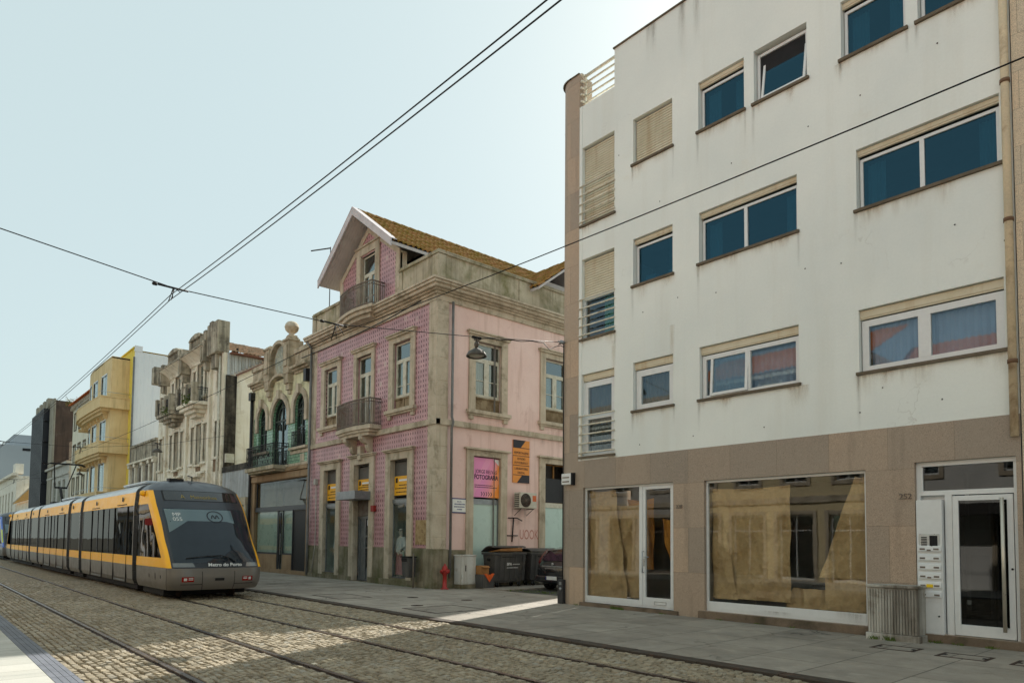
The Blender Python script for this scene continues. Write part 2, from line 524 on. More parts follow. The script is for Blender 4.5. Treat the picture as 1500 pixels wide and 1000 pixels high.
def paper_mat(name):
    s = N(name, .7, .25)
    x = s.mix(s.ramp(s.noise(1.3, 5), [(.35, 0), (.7, 1)]), C(198, 168, 128), C(178, 147, 108))
    x = s.mix(s.ramp(s.noise(24, 4, .7), [(.4, 0), (.8, .3)]), x, C(150, 124, 82))
    v1 = s.k('TexVoronoi', {}, {'Vector': s.map(1, 1, .6, None, (0, 0, 0), (.3, .4, .5)), 'Scale': 3.1})
    v2 = s.k('TexVoronoi', {}, {'Vector': s.map(1, 1, .8, None, (1, 2, 0), (1.1, .4, .2)), 'Scale': 8})
    s.bump(s.ma('ADD', s.ma('ADD', v1, s.ma('MULTIPLY', v2, .35)), s.ma('MULTIPLY', s.noise(5, 4), .5)), 1.0, .07)
    return s.col(x)


def plaster_mat(name):
    s = N(name, .85, .2)
    c = C(238, 241, 236, .97)
    x = s.mix(s.ramp(s.noise(.35, 5, .6), [(.35, 0), (.7, 1)]), c, C(226, 231, 228, .96))
    x = s.mix(s.ramp(s.noise(1, 7, .65, s.map(1.6, 1.6, .12)), [(.5, 0), (.78, .3)]), x, C(206, 203, 190))      # runs
    x = s.mix(s.ramp(s.noise(.9, 7, .7), [(.6, 0), (.82, .28)]), x, C(212, 198, 172))                            # ochre bloom
    # hairline cracks, only in patches
    nz = s.k('VectorMath', {'operation': 'ADD'}, {0: s.map(.55, .55, .34), 1: s.k('VectorMath', {'operation': 'SCALE'}, {0: s.k('TexNoise', {}, {'Vector': s.obj, 'Scale': 2.2, 'Detail': 6}, 1), 'Scale': .5})})
    e = s.k('TexVoronoi', {'feature': 'DISTANCE_TO_EDGE'}, {'Vector': nz, 'Scale': 1})
    pm = s.ramp(s.noise(.55, 3, .5, s.map(1, 1, 1, None, (3, 1, 2))), [(.6, 0), (.7, .22)])
    x = s.mix(s.ma('MULTIPLY', s.ramp(e, [(.002, 1), (.006, 0)]), pm), x, C(128, 118, 104))
    x = s.mix(1, x, s.ramp(s.noise(22, 5, .7), [(.3, .95), (.7, 1.0)]), 'MULTIPLY')
    s.bump(s.ma('ADD', s.noise(45, 4), s.ma('MULTIPLY', s.noise(1.2, 3), 2.0)), .18, .006)
    return s.col(x)


def stain_mat(name, c, strength):
    """a run of dirt: dense at the top, thinning downward with a ragged edge"""
    s = N(name, .9, .1)
    u = s.tc.outputs['UV']
    sp = s.nt.nodes.new('ShaderNodeSeparateXYZ'); s.put(sp.inputs[0], u)
    side = s.ma('SUBTRACT', 1.0, s.ma('MULTIPLY', s.ma('ABSOLUTE', s.ma('SUBTRACT', sp.outputs[0], .5)), 2.0))
    a = s.ma('MULTIPLY', s.ma('POWER', sp.outputs[1], 1.5), s.ma('POWER', side, .8))
    a = s.ma('MULTIPLY', a, s.ramp(s.noise(1, 5, .6, s.map(18, 18, 2.0)), [(.35, .25), (.65, 1)]))
    a = s.ma('MULTIPLY', a, strength)
    tr = s.nt.nodes.new('ShaderNodeBsdfTransparent'); mx = s.nt.nodes.new('ShaderNodeMixShader')
    s.put(mx.inputs[0], a); s.nt.links.new(tr.outputs[0], mx.inputs[1]); s.nt.links.new(s.b.outputs[0], mx.inputs[2])
    s.nt.links.new(mx.outputs[0], s.out.inputs[0])
    return s.col(c)


def stains(par, F, lst, m, name='stain_run', d=.004):
    for u, v, w, l in lst:
        mb = MB(); mb.uv = []
        mb.quad(F(u - w / 2, v - l, d), F(u + w / 2, v - l, d), F(u + w / 2, v, d), F(u - w / 2, v, d))
        mb.uv += [(0, 0), (1, 0), (1, 1), (0, 1)]
        mb.build(name, m, par)


PLASTER = plaster_mat('white_render')
GRAN = granite_mat('pink_brown_granite', C(170, 156, 140, 1.25), 1.05, 1.0, .4)
STONE = surf('weathered_granite', C(194, 183, 164, 1.25), C(176, 163, 143, 1.2), 1.8, 60, .3, (C(120, 112, 92), .28, 1.5), (C(126, 116, 96), .35), .85, .25, .4, 70, .01)
STONEDK = surf('damp_granite_base', C(152, 144, 124, 1.1), C(128, 120, 100), 1.5, 50, .3, (C(86, 88, 54), .5, 1.2), (C(86, 80, 62), .5), .85, .25, .4, 60, .01)
PARA = surf('lichen_concrete', C(194, 184, 162, 1.15), C(174, 163, 142), 1.2, 40, .3, (C(112, 110, 70), .42, .9), (C(98, 92, 74), .5), .9, .2, .5, 40, .015)
AZUL = azulejo_mat('pink_azulejo_tile')
GREENT = green_tile_mat('green_glazed_tile')
PINK = surf('pink_stucco', C(228, 202, 194, 1.12), C(220, 190, 182, 1.1), .7, 30, .1, (C(196, 160, 150), .15, 1.2), (C(196, 164, 152), .3), .85, .2, .2, 50, .006)
MOSSROOF = rooftile_mat('mossy_clay_tile', C(138, 96, 62), C(172, 128, 80), C(150, 104, 70), C(138, 116, 52), 2.6)
CLAY = rooftile_mat('clay_tile', C(166, 124, 98), C(188, 152, 126), C(206, 178, 152), C(140, 126, 106), 2.5)
REDCLAY = rooftile_mat('orange_clay_tile', C(168, 84, 46, 1.1), C(196, 112, 64, 1.1), C(150, 78, 46), None)
OCHTILE = rooftile_mat('ochre_clay_tile', C(176, 120, 58), C(206, 158, 92), C(150, 100, 54), None)
WHITEP = plain('white_lacquer', C(226, 228, 228, .95), .35, .45, 0, .06)
OLDWHITE = surf('old_white_paint', C(214, 212, 198), C(190, 186, 166), 4, 40, .15, (C(140, 124, 96), .2, 5), None, .55, .35, .1)
BEIGE = surf('beige_shutter_slats', C(222, 214, 192), C(210, 200, 174), 2, 30, .1, None, (C(184, 160, 120), .25), .6, .3, .05)
CREAMRAIL = surf('cream_painted_steel', C(226, 222, 206), C(208, 200, 178), 6, 40, .2, (C(130, 92, 56), .2, 6), None, .5, .4, .05)
SILL = surf('brown_stone_sill', C(120, 108, 92), C(98, 88, 74), 5, 60, .3)
GL_TEAL = glass('upper_window_glass', (.34, .52, .60, 1), (.11, .26, .36, 1), .19, .1)
GL_CLEAR = glass('clear_window_glass', (.84, .88, .88, 1), (.62, .82, 1.0, 1), .06)
GL_SHOP = glass('shop_window_glass', (.9, .91, .89, 1), .95, .01, .03)
GL_OLD = glass('old_window_glass', (.7, .74, .72, 1), (.75, .86, .88, 1), .2, .05)
GL_DOOR = glass('smoked_door_glass', (.25, .26, .26, 1), .6, .03)
FROST = plain('frosted_film_glass', C(190, 214, 206), .3, .5, 0, .1, 1.2)
DARKIN = plain('dark_interior', (.03, .03, .032, 1), .9, .1)
MIDIN = plain('dim_interior', (.3, .295, .28, 1), .9, .1, 0, .3, 1.1)
CURTAIN = plain('grey_vertical_blind', C(160, 172, 196), .85, .2, 0, .1, 3)
DKCURT = plain('charcoal_vertical_blind', C(110, 108, 104), .85, .2, 0, .15, 3)
GRNCURT = plain('green_curtain', C(96, 150, 126), .8, .2, 0, .15, 3)
LACE = plain('lace_curtain', C(206, 208, 200), .9, .1, 0, .08, 6)
PAPER = paper_mat('kraft_paper')
ORCLOTH = surf('ochre_cloth', C(232, 166, 84), C(200, 130, 62), 2, 30, .15, None, None, .8, .2, .4, 9, .03)
IRON = plain('black_wrought_iron', (.018, .018, .02, 1), .5, .4)
GREYIRON = surf('weathered_grey_iron', C(134, 126, 116), C(104, 92, 82), 5, 40, .3, (C(96, 62, 44), .3, 4), None, .6, .4, .1)
GALV = surf('galvanised_steel', C(150, 156, 160), C(126, 132, 136), 4, 30, .15, None, None, .4, .5, .05, 40, .003, .6)
ZINC = surf('zinc_downpipe', C(128, 130, 130), C(104, 104, 102), 3, 30, .2, None, (C(88, 80, 70), .4), .5, .4, .05)
OCHPIPE = surf('ochre_painted_pipe', C(226, 206, 172), C(206, 192, 166), 1.2, 30, .2, (C(126, 92, 60), .3, 1.5), None, .55, .35, .1)
BRASS = plain('brushed_steel_tube', C(200, 194, 180), .35, .5, .6, .06)
ALU = plain('brushed_aluminium', C(186, 190, 192), .32, .5, .8)
RUBBER = plain('black_rubber', (.014, .014, .015, 1), .7, .3)
CABLE = plain('cable_black', (.012, .012, .013, 1), .6, .3)
COBBLE = cobble_mat('granite_setts')
COBFAR = cobble_far_mat('granite_setts_far')
JOINT = surf('mossy_joint_soil', C(50, 43, 32), C(38, 33, 25), 3, 50, .4, (C(104, 116, 40), .6, 1.4), None, .95, .1, .5, 60, .01)
PAVE = slab_mat('grey_granite_slabs', C(142, 135, 125, 1.1), C(164, 157, 146, 1.1), 1.55, 1.05, C(56, 53, 48), pi / 2, .6, .009)
PAVENEAR = slab_mat('pale_limestone_slabs', C(196, 196, 188, .82), C(208, 207, 199, .82), 1.3, .55, C(110, 108, 100), pi / 2, .14)
ASPH = surf('side_street_asphalt', C(92, 92, 88), C(76, 76, 72), .6, 90, .4, (C(96, 106, 52), .2, .8), None, .9, .25, .5, 120, .008)
KERB = surf('rust_dark_kerb', C(76, 68, 60), C(58, 50, 44), 2, 60, .35, (C(92, 66, 50), .3, 2), None, .7, .35, .4, 60, .006)
TACT = surf('blue_grey_edge_stone', C(122, 126, 136), C(102, 106, 116), 3, 60, .3, None, None, .7, .3, .3)
RAIL = plain('worn_rail_steel', C(132, 122, 118), .3, .5, .85, .2, 3)
RAILDK = surf('rail_groove_rust', C(74, 56, 48), C(52, 42, 38), 4, 40, .3, None, None, .75, .3, .2)
STAIN_D = stain_mat('dark_run_stain', C(128, 116, 100), .4)
STAIN_R = stain_mat('rust_run_stain', C(196, 166, 124), .36)
GRASS = plain('weed_green', C(92, 112, 48), .8, .2, 0, .4, 30)
# ------------------------------------------------------------------ camera, sky, sun
cam = bpy.data.cameras.new('camera'); co = bpy.data.objects.new('camera', cam); col.objects.link(co)
yaw, pit, rol = RD(-48.63178551), RD(2.89955995), RD(.4909057)
fw = Vector((sin(yaw) * cos(pit), cos(yaw) * cos(pit), sin(pit)))
r0 = Vector((cos(yaw), -sin(yaw), 0)); u0 = r0.cross(fw)
rr, uu = cos(rol) * r0 + sin(rol) * u0, -sin(rol) * r0 + cos(rol) * u0
co.matrix_world = Matrix(((rr.x, uu.x, -fw.x, 0), (rr.y, uu.y, -fw.y, 0), (rr.z, uu.z, -fw.z, 1.7), (0, 0, 0, 1)))
cam.sensor_width = 36; cam.sensor_fit = 'HORIZONTAL'; cam.lens = 1015.602 / 1500 * 36
cam.shift_y = (738.4626 - 500) / 1500; cam.clip_end = 1500; cam.clip_start = .05
sc.camera = co

SUN_EL, SUN_AZ = RD(38), RD(-19.6)          # azimuth measured from the facade normal, towards the far end of the street
sd = Vector((sin(SUN_AZ) * cos(SUN_EL), cos(SUN_AZ) * cos(SUN_EL), sin(SUN_EL)))
sl = bpy.data.lights.new('sun', 'SUN'); sl.energy = 3.4; sl.angle = RD(.5); sl.color = (1, .95, .86)
so = bpy.data.objects.new('sun', sl); col.objects.link(so)
so.rotation_euler = sd.to_track_quat('Z', 'Y').to_euler(); so.location = (0, 0, 60)

w = bpy.data.worlds.new('World'); sc.world = w; w.use_nodes = True
nt = w.node_tree; nt.nodes.clear()
sky = nt.nodes.new('ShaderNodeTexSky'); sky.sky_type = 'NISHITA'; sky.sun_disc = False
sky.sun_elevation = SUN_EL; sky.sun_rotation = SUN_AZ
sky.air_density = 1.0; sky.dust_density = 2.2; sky.ozone_density = 1.0; sky.altitude = 20
hz = nt.nodes.new('ShaderNodeMix'); hz.data_type = 'RGBA'; hz.blend_type = 'MIX'
hz.inputs[0].default_value = .86; hz.inputs[7].default_value = (3.25, 3.92, 3.86, 1)     # high thin haze veiling the blue
bg = nt.nodes.new('ShaderNodeBackground'); bg.inputs[1].default_value = .088
wo = nt.nodes.new('ShaderNodeOutputWorld')
nt.links.new(sky.outputs[0], hz.inputs[6]); nt.links.new(hz.outputs[2], bg.inputs[0]); nt.links.new(bg.outputs[0], wo.inputs[0])
sc.view_settings.view_transform = 'Standard'; sc.view_settings.look = 'None'; sc.view_settings.gamma = 1
sc.view_settings.exposure = 1.2
sc.cycles.max_bounces = 8; sc.cycles.transparent_max_bounces = 12
sc.cycles.caustics_reflective = False; sc.cycles.caustics_refractive = False

# ------------------------------------------------------------------ ground
g = MB(); g.quad((-600, -300, -.12), (400, -300, -.12), (400, 500, -.12), (-600, 500, -.12))
struct(g.build('ground', ASPH, recalc=False))
YK, YN = 8.38, 1.66                     # far kerb line, near kerb line
RY = (2.70, 4.17, 5.82, 7.28)           # rail centre lines
X0, X1 = -31.0, -2.0                    # modelled setts between these
rd = MB(); rd.quad((-260, YN, -.03), (X0, YN, -.03), (X0, YK, -.03), (-260, YK, -.03)); rd.quad((X1, YN, -.03), (60, YN, -.03), (60, YK, -.03), (X1, YK, -.03))
struct(rd.build('road', COBFAR, recalc=False))
jb = MB(); jb.quad((X0, YN, -.075), (X1, YN, -.075), (X1, YK, -.075), (X0, YK, -.075))
struct(jb.build('road_joint_bed', JOINT, recalc=False))
# setts: individually shaped granite blocks laid in courses across the street
vs, fs, tone = [], [], []
edges = [YN]
for y in RY: edges += [y - .075, y + .075]
edges.append(YK)
lanes = [(edges[i], edges[i + 1]) for i in range(0, len(edges), 2)]
for a, b in lanes:
    nrow = max(1, round((b - a) / .098)); rw = (b - a) / nrow
    for r_ in range(nrow):
        y0 = a + rw * r_
        x = X0 - rnd.uniform(0, .15)
        while x < X1:
            L = rnd.uniform(.115, .165)
            p, q = max(x, X0), min(x + L, X1)
            x += L
            if q - p < .04: continue
            gap = .0105
            ya, yb = y0 + gap, y0 + rw - gap
            wv = .007 * sin(p * 1.3 + y0 * .9) + .004 * sin(p * 4.1 + y0 * 3)
            h = rnd.uniform(-.008, .006); tl = rnd.uniform(-.006, .006); tm = rnd.uniform(-.006, .006)
            j = lambda s=.0035: rnd.uniform(-s, s)
            o = len(vs)
            c4 = [(p + gap + j(), ya + j() + wv), (q - gap + j(), ya + j() + wv), (q - gap + j(), yb + j() + wv), (p + gap + j(), yb + j() + wv)]
            mx, my = (p + q) / 2, (ya + yb) / 2 + wv
            vs += [(cx, cy, -.09) for cx, cy in c4]
            vs += [(cx, cy, h - .014) for cx, cy in c4]
            for i, (cx, cy) in enumerate(c4):
                vs.append((cx + (mx - cx) * .13, cy + (my - cy) * .18, h + (tl if i in (0, 3) else -tl) + (tm if i < 2 else -tm)))
            vs.append((mx, my, h + .003))
            for i in range(4):
                k = (i + 1) % 4
                fs += [(o + i, o + k, o + 4 + k, o + 4 + i), (o + 4 + i, o + 4 + k, o + 8 + k, o + 8 + i), (o + 8 + i, o + 8 + k, o + 12)]
            tone += [rnd.random()] * 12
me = bpy.data.meshes.new('road_setts'); me.from_pydata(vs, [], fs); me.materials.append(COBBLE)
at = me.attributes.new('tone', 'FLOAT', 'FACE'); at.data.foreach_set('value', tone)
me.polygons.foreach_set('use_smooth', [False] * len(fs)); me.update()
o = bpy.data.objects.new('road_setts', me); col.objects.link(o); struct(o)

# pavements
pv = MB(); pv.box(-260, 60, YK + .24, 13.46, -.1, .03)
pv.box(-19.2, -13.1, 13.46, 14.9, -.1, .024)
struct(pv.build('pavement', PAVE))
kb = MB(); x = -140
while x < 40:
    kb.box(x + .004, x + 1.196, YK, YK + .236, -.1, .034 + rnd.uniform(-.003, .003)); x += 1.2
struct(kb.build('kerb', KERB, bevel=.008))
pn = MB(); pn.box(-260, 60, -2.8, YN - .262, -.1, .02); struct(pn.build('pavement', PAVENEAR))
te = MB(); x = -70
while x < 20:
    L = 1.02
    for y0, y1 in ((1.4, 1.462), (1.468, 1.53), (1.536, 1.598), (1.604, 1.655)):
        te.box(x + .006, x + L - .006, y0, y1, -.1, .024)
    x += L
te.box(-70, 20, 1.4, 1.655, -.1, .012)
struct(te.build('kerb', TACT))
ss = MB(); ss.box(-19.2, -13.12, 14.902, 80, -.1, .012); struct(ss.build('side_street', ASPH))
sp_ = MB(); sp_.box(-19.24, -17.35, 14.902, 60, -.1, .05); struct(sp_.build('pavement', PAVE))
# sunken drainage lip where the side street opens
for nm, y, lab in zip(range(4), RY, ('tram rail nearest the pale limestone pavement', 'second tram rail from the pale limestone pavement', 'tram rail under the left side of the yellow tram', 'tram rail nearest the grey slab pavement')):
    t = root('tram_rail', (-20, y, 0), lab, 'rail', 'grooved tram rails set in the cobbles')
    MB().box(-160, 40, y - .028, y + .034, -.08, .004).build('rail_head', RAIL, t)
    m = MB(); m.box(-160, 40, y - .074, y - .029, -.08, -.022); m.box(-160, 40, y + .035, y + .05, -.08, -.002); m.box(-160, 40, y + .051, y + .074, -.08, -.014)
    m.build('rail_groove', RAILDK, t)


def cover(x0, x1, y0, y1, label, z=.03):
    t = root('inspection_cover', ((x0 + x1) / 2, (y0 + y1) / 2, z), label, 'manhole cover', 'inspection covers in the pavement')
    m = MB(); w_ = .05
    for a, b, c, e in ((x0, x1, y0, y0 + w_), (x0, x1, y1 - w_, y1), (x0, x0 + w_, y0 + w_, y1 - w_), (x1 - w_, x1, y0 + w_, y1 - w_)): m.box(a, b, c, e, z - .02, z + .004)
    m.build('cover_frame', RAILDK, t)
    m = MB(); m.box(x0 + w_ + .012, x1 - w_ - .012, y0 + w_ + .012, y1 - w_ - .012, z - .02, z + .0025)
    lid = m.build('cover_lid', PAVE, t)
    m = MB()
    for xx, yy in ((x0 + w_ * 1.4, (y0 + y1) / 2), (x1 - w_ * 1.4, (y0 + y1) / 2)): m.box(xx - .03, xx + .03, yy - .05, yy + .05, z - .01, z + .006)
    m.split('lifting_slot', RUBBER, lid)


cover(-4.62, -3.98, 11.72, 12.22, 'square framed cover in the pavement at the foot of the ribbed utility cabinet')
cover(-3.66, -3.0, 11.62, 12.12, 'square framed cover in the pavement before the glass entrance door')
cover(-2.72, -2.1, 11.6, 12.15, 'square framed cover at the right edge of the picture')
cover(-14.3, -12.9, 9.1, 10.6, 'large framed cover lying in the sunlit strip of pavement')
cover(-19.2, -17.5, 9.1, 10.15, 'framed cover in the shaded pavement before the mannequin window')
for x, y, lab in ((-14.7, 9.8, 'small round iron lid nearest the kerb'), (-15.2, 11.76, 'small round iron lid nearest the side street mouth'), (-16.8, 11.05, 'small round iron lid in front of the tiled corner')):
    m = MB(); m.lathe((x, y, .03), [(0, .003), (.13, .003), (.15, .006), (.16, .003), (.16, -.02)], 24); m.lathe((x, y, .03), [(0, .008), (.03, .008), (.03, .003)], 10)
    tag(m.build('access_lid', RAILDK, loc=(x, y, .03)), lab, 'manhole cover', 'small round lids in the pavement')

# weeds at the feet of the walls and in the joints
wd = MB()
def tuft(x, y, z, n, h):
    for i in range(n):
        a = rnd.uniform(0, 2 * pi); l = h * rnd.uniform(.4, 1); bx_, by = x + rnd.gauss(0, .05), y + rnd.gauss(0, .02)
        dx, dy = cos(a) * l * .7, sin(a) * l * .5; w_ = .006
        wd.add([(bx_ - w_, by, z), (bx_ + w_, by, z), (bx_ + dx * .5 + w_ * .8, by + dy * .5, z + l * .6), (bx_ + dx * .5 - w_ * .8, by + dy * .5, z + l * .6), (bx_ + dx, by + dy, z + l)], [(0, 1, 2, 3), (3, 2, 4)])
for x, n, h in ((-11.1, 50, .1), (-10.9, 40, .08), (-9.7, 14, .05), (-6.6, 12, .06), (-4.95, 40, .09), (-4.7, 60, .1), (-4.1, 24, .06), (-3.75, 20, .06), (-3.3, 22, .06), (-8.2, 12, .05), (-7.4, 10, .05), (-12.4, 14, .06)):
    tuft(x, 13.12 if not -5.2 < x < -4.4 else 12.78, .03, n, h)
for i in range(60): tuft(rnd.uniform(-17.2, -13.3), 14.95 + abs(rnd.gauss(0, .5)), .02, 8, .07)
for i in range(36): tuft(rnd.uniform(-29, -19.4), 13.36, .03, 5, .05)
tag(wd.build('weeds', GRASS, recalc=False), 'small green weeds sprouting along the wall bases', 'weeds', None, 'stuff')
# ------------------------------------------------------------------ white apartment building
YW = 13.23
F = FY(YW)
wb = root('apartment_building', (-8, YW, 0), 'white rendered apartment block with brown granite ground floor and closed beige shutters', 'building')
U0, U1, TOP = -12.42, -2.86, 14.26
wins = {}
for n_, (a, b) in dict(A=(-12.33, -11.2), B=(-10.6, -9.44)).items():
    for fl, (c, e) in enumerate(((4.84, 6.02), (7.92, 9.085), (10.97, 12.12))):
        if n_ == 'A': c = (3.86, 6.95, 10.0)[fl]
        wins[n_ + str(fl + 1)] = (a, b, c, e)
for n_, (a, b) in dict(C=(-8.73, -6.45), D=(-5.3, -3.03)).items():
    wins[n_ + '1'] = (a, b, 4.84, 6.02); wins[n_ + '2'] = (a, b, 7.92, 9.085)
for n_, (a, b) in dict(C=(-8.73, -7.59), D=(-7.36, -6.21), E=(-5.54, -4.4), G=(-4.2, -3.05)).items(): wins[n_ + '3'] = (a, b, 10.97, 12.12)
H = list(wins.values())
m = MB()
wall(m, F, U0, -11.2, 3.76, 13.27, [h for h in H if h[1] <= -11.2], .2)
wall(m, F, -11.2, U1, 3.76, TOP, [h for h in H if h[0] > -11.2], .2)
# terrace behind the railing, side return, roof, rear
m.quad((U0, YW, 13.27), (-11.2, YW, 13.27), (-11.2, YW + .25, 13.27), (U0, YW + .25, 13.27))
m.quad((-11.2, YW, 13.27), (-11.2, YW + 3, 13.27), (-11.2, YW + 3, TOP), (-11.2, YW, TOP))
m.quad((U0, YW + .25, 13.27), (U0, YW + .25, 13.0), (-11.2, YW + .25, 13.0), (-11.2, YW + .25, 13.27))
m.quad((-13.22, YW + .25, 13.0), (-11.2, YW + .25, 13.0), (-11.2, YW + 3, 13.0), (-13.22, YW + 3, 13.0))
m.quad((-13.1, YW + 3, 0), (-13.1, YW + 11, 0), (-13.1, YW + 11, TOP - 1.2), (-13.1, YW + 3, TOP - 1.2))
m.quad((-13.1, YW + 3, 12.9), (-11.2, YW + 3, 12.9), (-11.2, YW + 3, TOP), (-13.1, YW + 3, TOP - 1.2))
m.quad((-13.1, YW + 11, 0), (U1, YW + 11, 0), (U1, YW + 11, TOP), (-13.1, YW + 11, TOP))
m.quad((-11.2, YW, TOP - .1), (U1, YW, TOP - .1), (U1, YW + 11, TOP - .1), (-11.2, YW + 11, TOP - .1))
m.quad((-13.1, YW + 3, TOP - 1.2), (-11.2, YW + 3, TOP - 1.2), (-11.2, YW + 11, TOP - 1.2), (-13.1, YW + 11, TOP - 1.2))
m.quad((U1, YW, 0), (U1, YW + 11, 0), (U1, YW + 11, TOP), (U1, YW, TOP))
m.build('wall', PLASTER, wb, recalc=False)
m = MB(); m.bx(F, -11.23, U1, TOP, TOP + .035, -.3, .035); m.build('roof_coping', SILL, wb)
# dark interiors, one slab per storey
m = MB()
for z in (3.7, 6.75, 9.85, 12.95): m.box(U0 + .02, U1 - .02, YW + .22, YW + 5, z - .12, z)
m.quad((U0, YW + 3.2, 3.5), (U1, YW + 3.2, 3.5), (U1, YW + 3.2, 13), (U0, YW + 3.2, 13))
m.build('interior', MIDIN, wb, recalc=False)

shop1, shop2, door = (-12.22, -9.43, .12, 3.05), (-8.62, -5.22, .19, 3.03), (-4.4, -2.93, .17, 3.1)
m = MB(); FG = FY(YW - .02)
wall(m, FG, -12.4, U1, 0, 3.76, [shop1, shop2, door], .34)
m.quad(FG(-12.4, 3.76, 0), FG(U1, 3.76, 0), FG(U1, 3.76, -.03), FG(-12.4, 3.76, -.03))
# rounded corner column rising the full height, then the side return
def corner(t, z):
    a = pi / 2 * t
    return (-12.72 - .5 * sin(a), YW - .02 + .5 * (1 - cos(a)), z)
n = 12
for i in range(n):
    m.add([corner(i / n, 0), corner((i + 1) / n, 0), corner((i + 1) / n, 14.2), corner(i / n, 14.2)], [(0, 1, 2, 3)], 0, True)
m.quad((-12.4, YW - .02, 0), (-12.72, YW - .02, 0), (-12.72, YW - .02, 14.2), (-12.4, YW - .02, 14.2)); m.quad((-13.22, YW + .48, 0), (-13.22, YW + 3, 0), (-13.22, YW + 3, 13.0), (-13.22, YW + .48, 13.0)); m.quad((-13.22, YW + .48, 14.2), (-12.4, YW + .48, 14.2), (-12.4, YW + .48, 12.9), (-13.22, YW + .48, 12.9))
m.add([corner(i / n, 14.2) for i in range(n + 1)] + [(-12.4, YW + .48, 14.2), (-12.4, YW - .02, 14.2)], [tuple(range(n + 3))])
m.quad((-12.4, YW - .02, 3.76), (-12.4, YW + .48, 3.76), (-12.4, YW + .48, 14.2), (-12.4, YW - .02, 14.2))
m.build('granite_cladding', GRAN, wb, recalc=False)
m = MB()
for i in range(n):
    a, b = corner(i / n, 14.2), corner((i + 1) / n, 14.2)
    m.box(min(a[0], b[0]) - .02, max(a[0], b[0]) + .02, min(a[1], b[1]) - .025, max(a[1], b[1]) + .02, 14.2, 14.235 + .0006 * i)
m.bx(F, -12.74, -12.4, 14.2, 14.232, -.1, .045); m.build('column_coping', SILL, wb)
m = MB(); m.bx(F, -12.47, -12.3, 3.7, 13.27, -.1, .012); m.build('white_corner_strip', PLASTER, wb)
# stone plinth steps
m = MB(); m.bx(FG, -12.3, -9.3, 0, .12, -.34, .05); m.bx(FG, -8.75, -5.1, 0, .185, -.34, .07); m.bx(FG, -4.42, U1, 0, .165, -.34, .06)
m.build('door_step', surf('step_stone', C(138, 120, 102), C(108, 94, 80), 2, 60, .35, (C(70, 64, 50), .35, 2), None, .8, .3, .3), wb, bevel=.006)

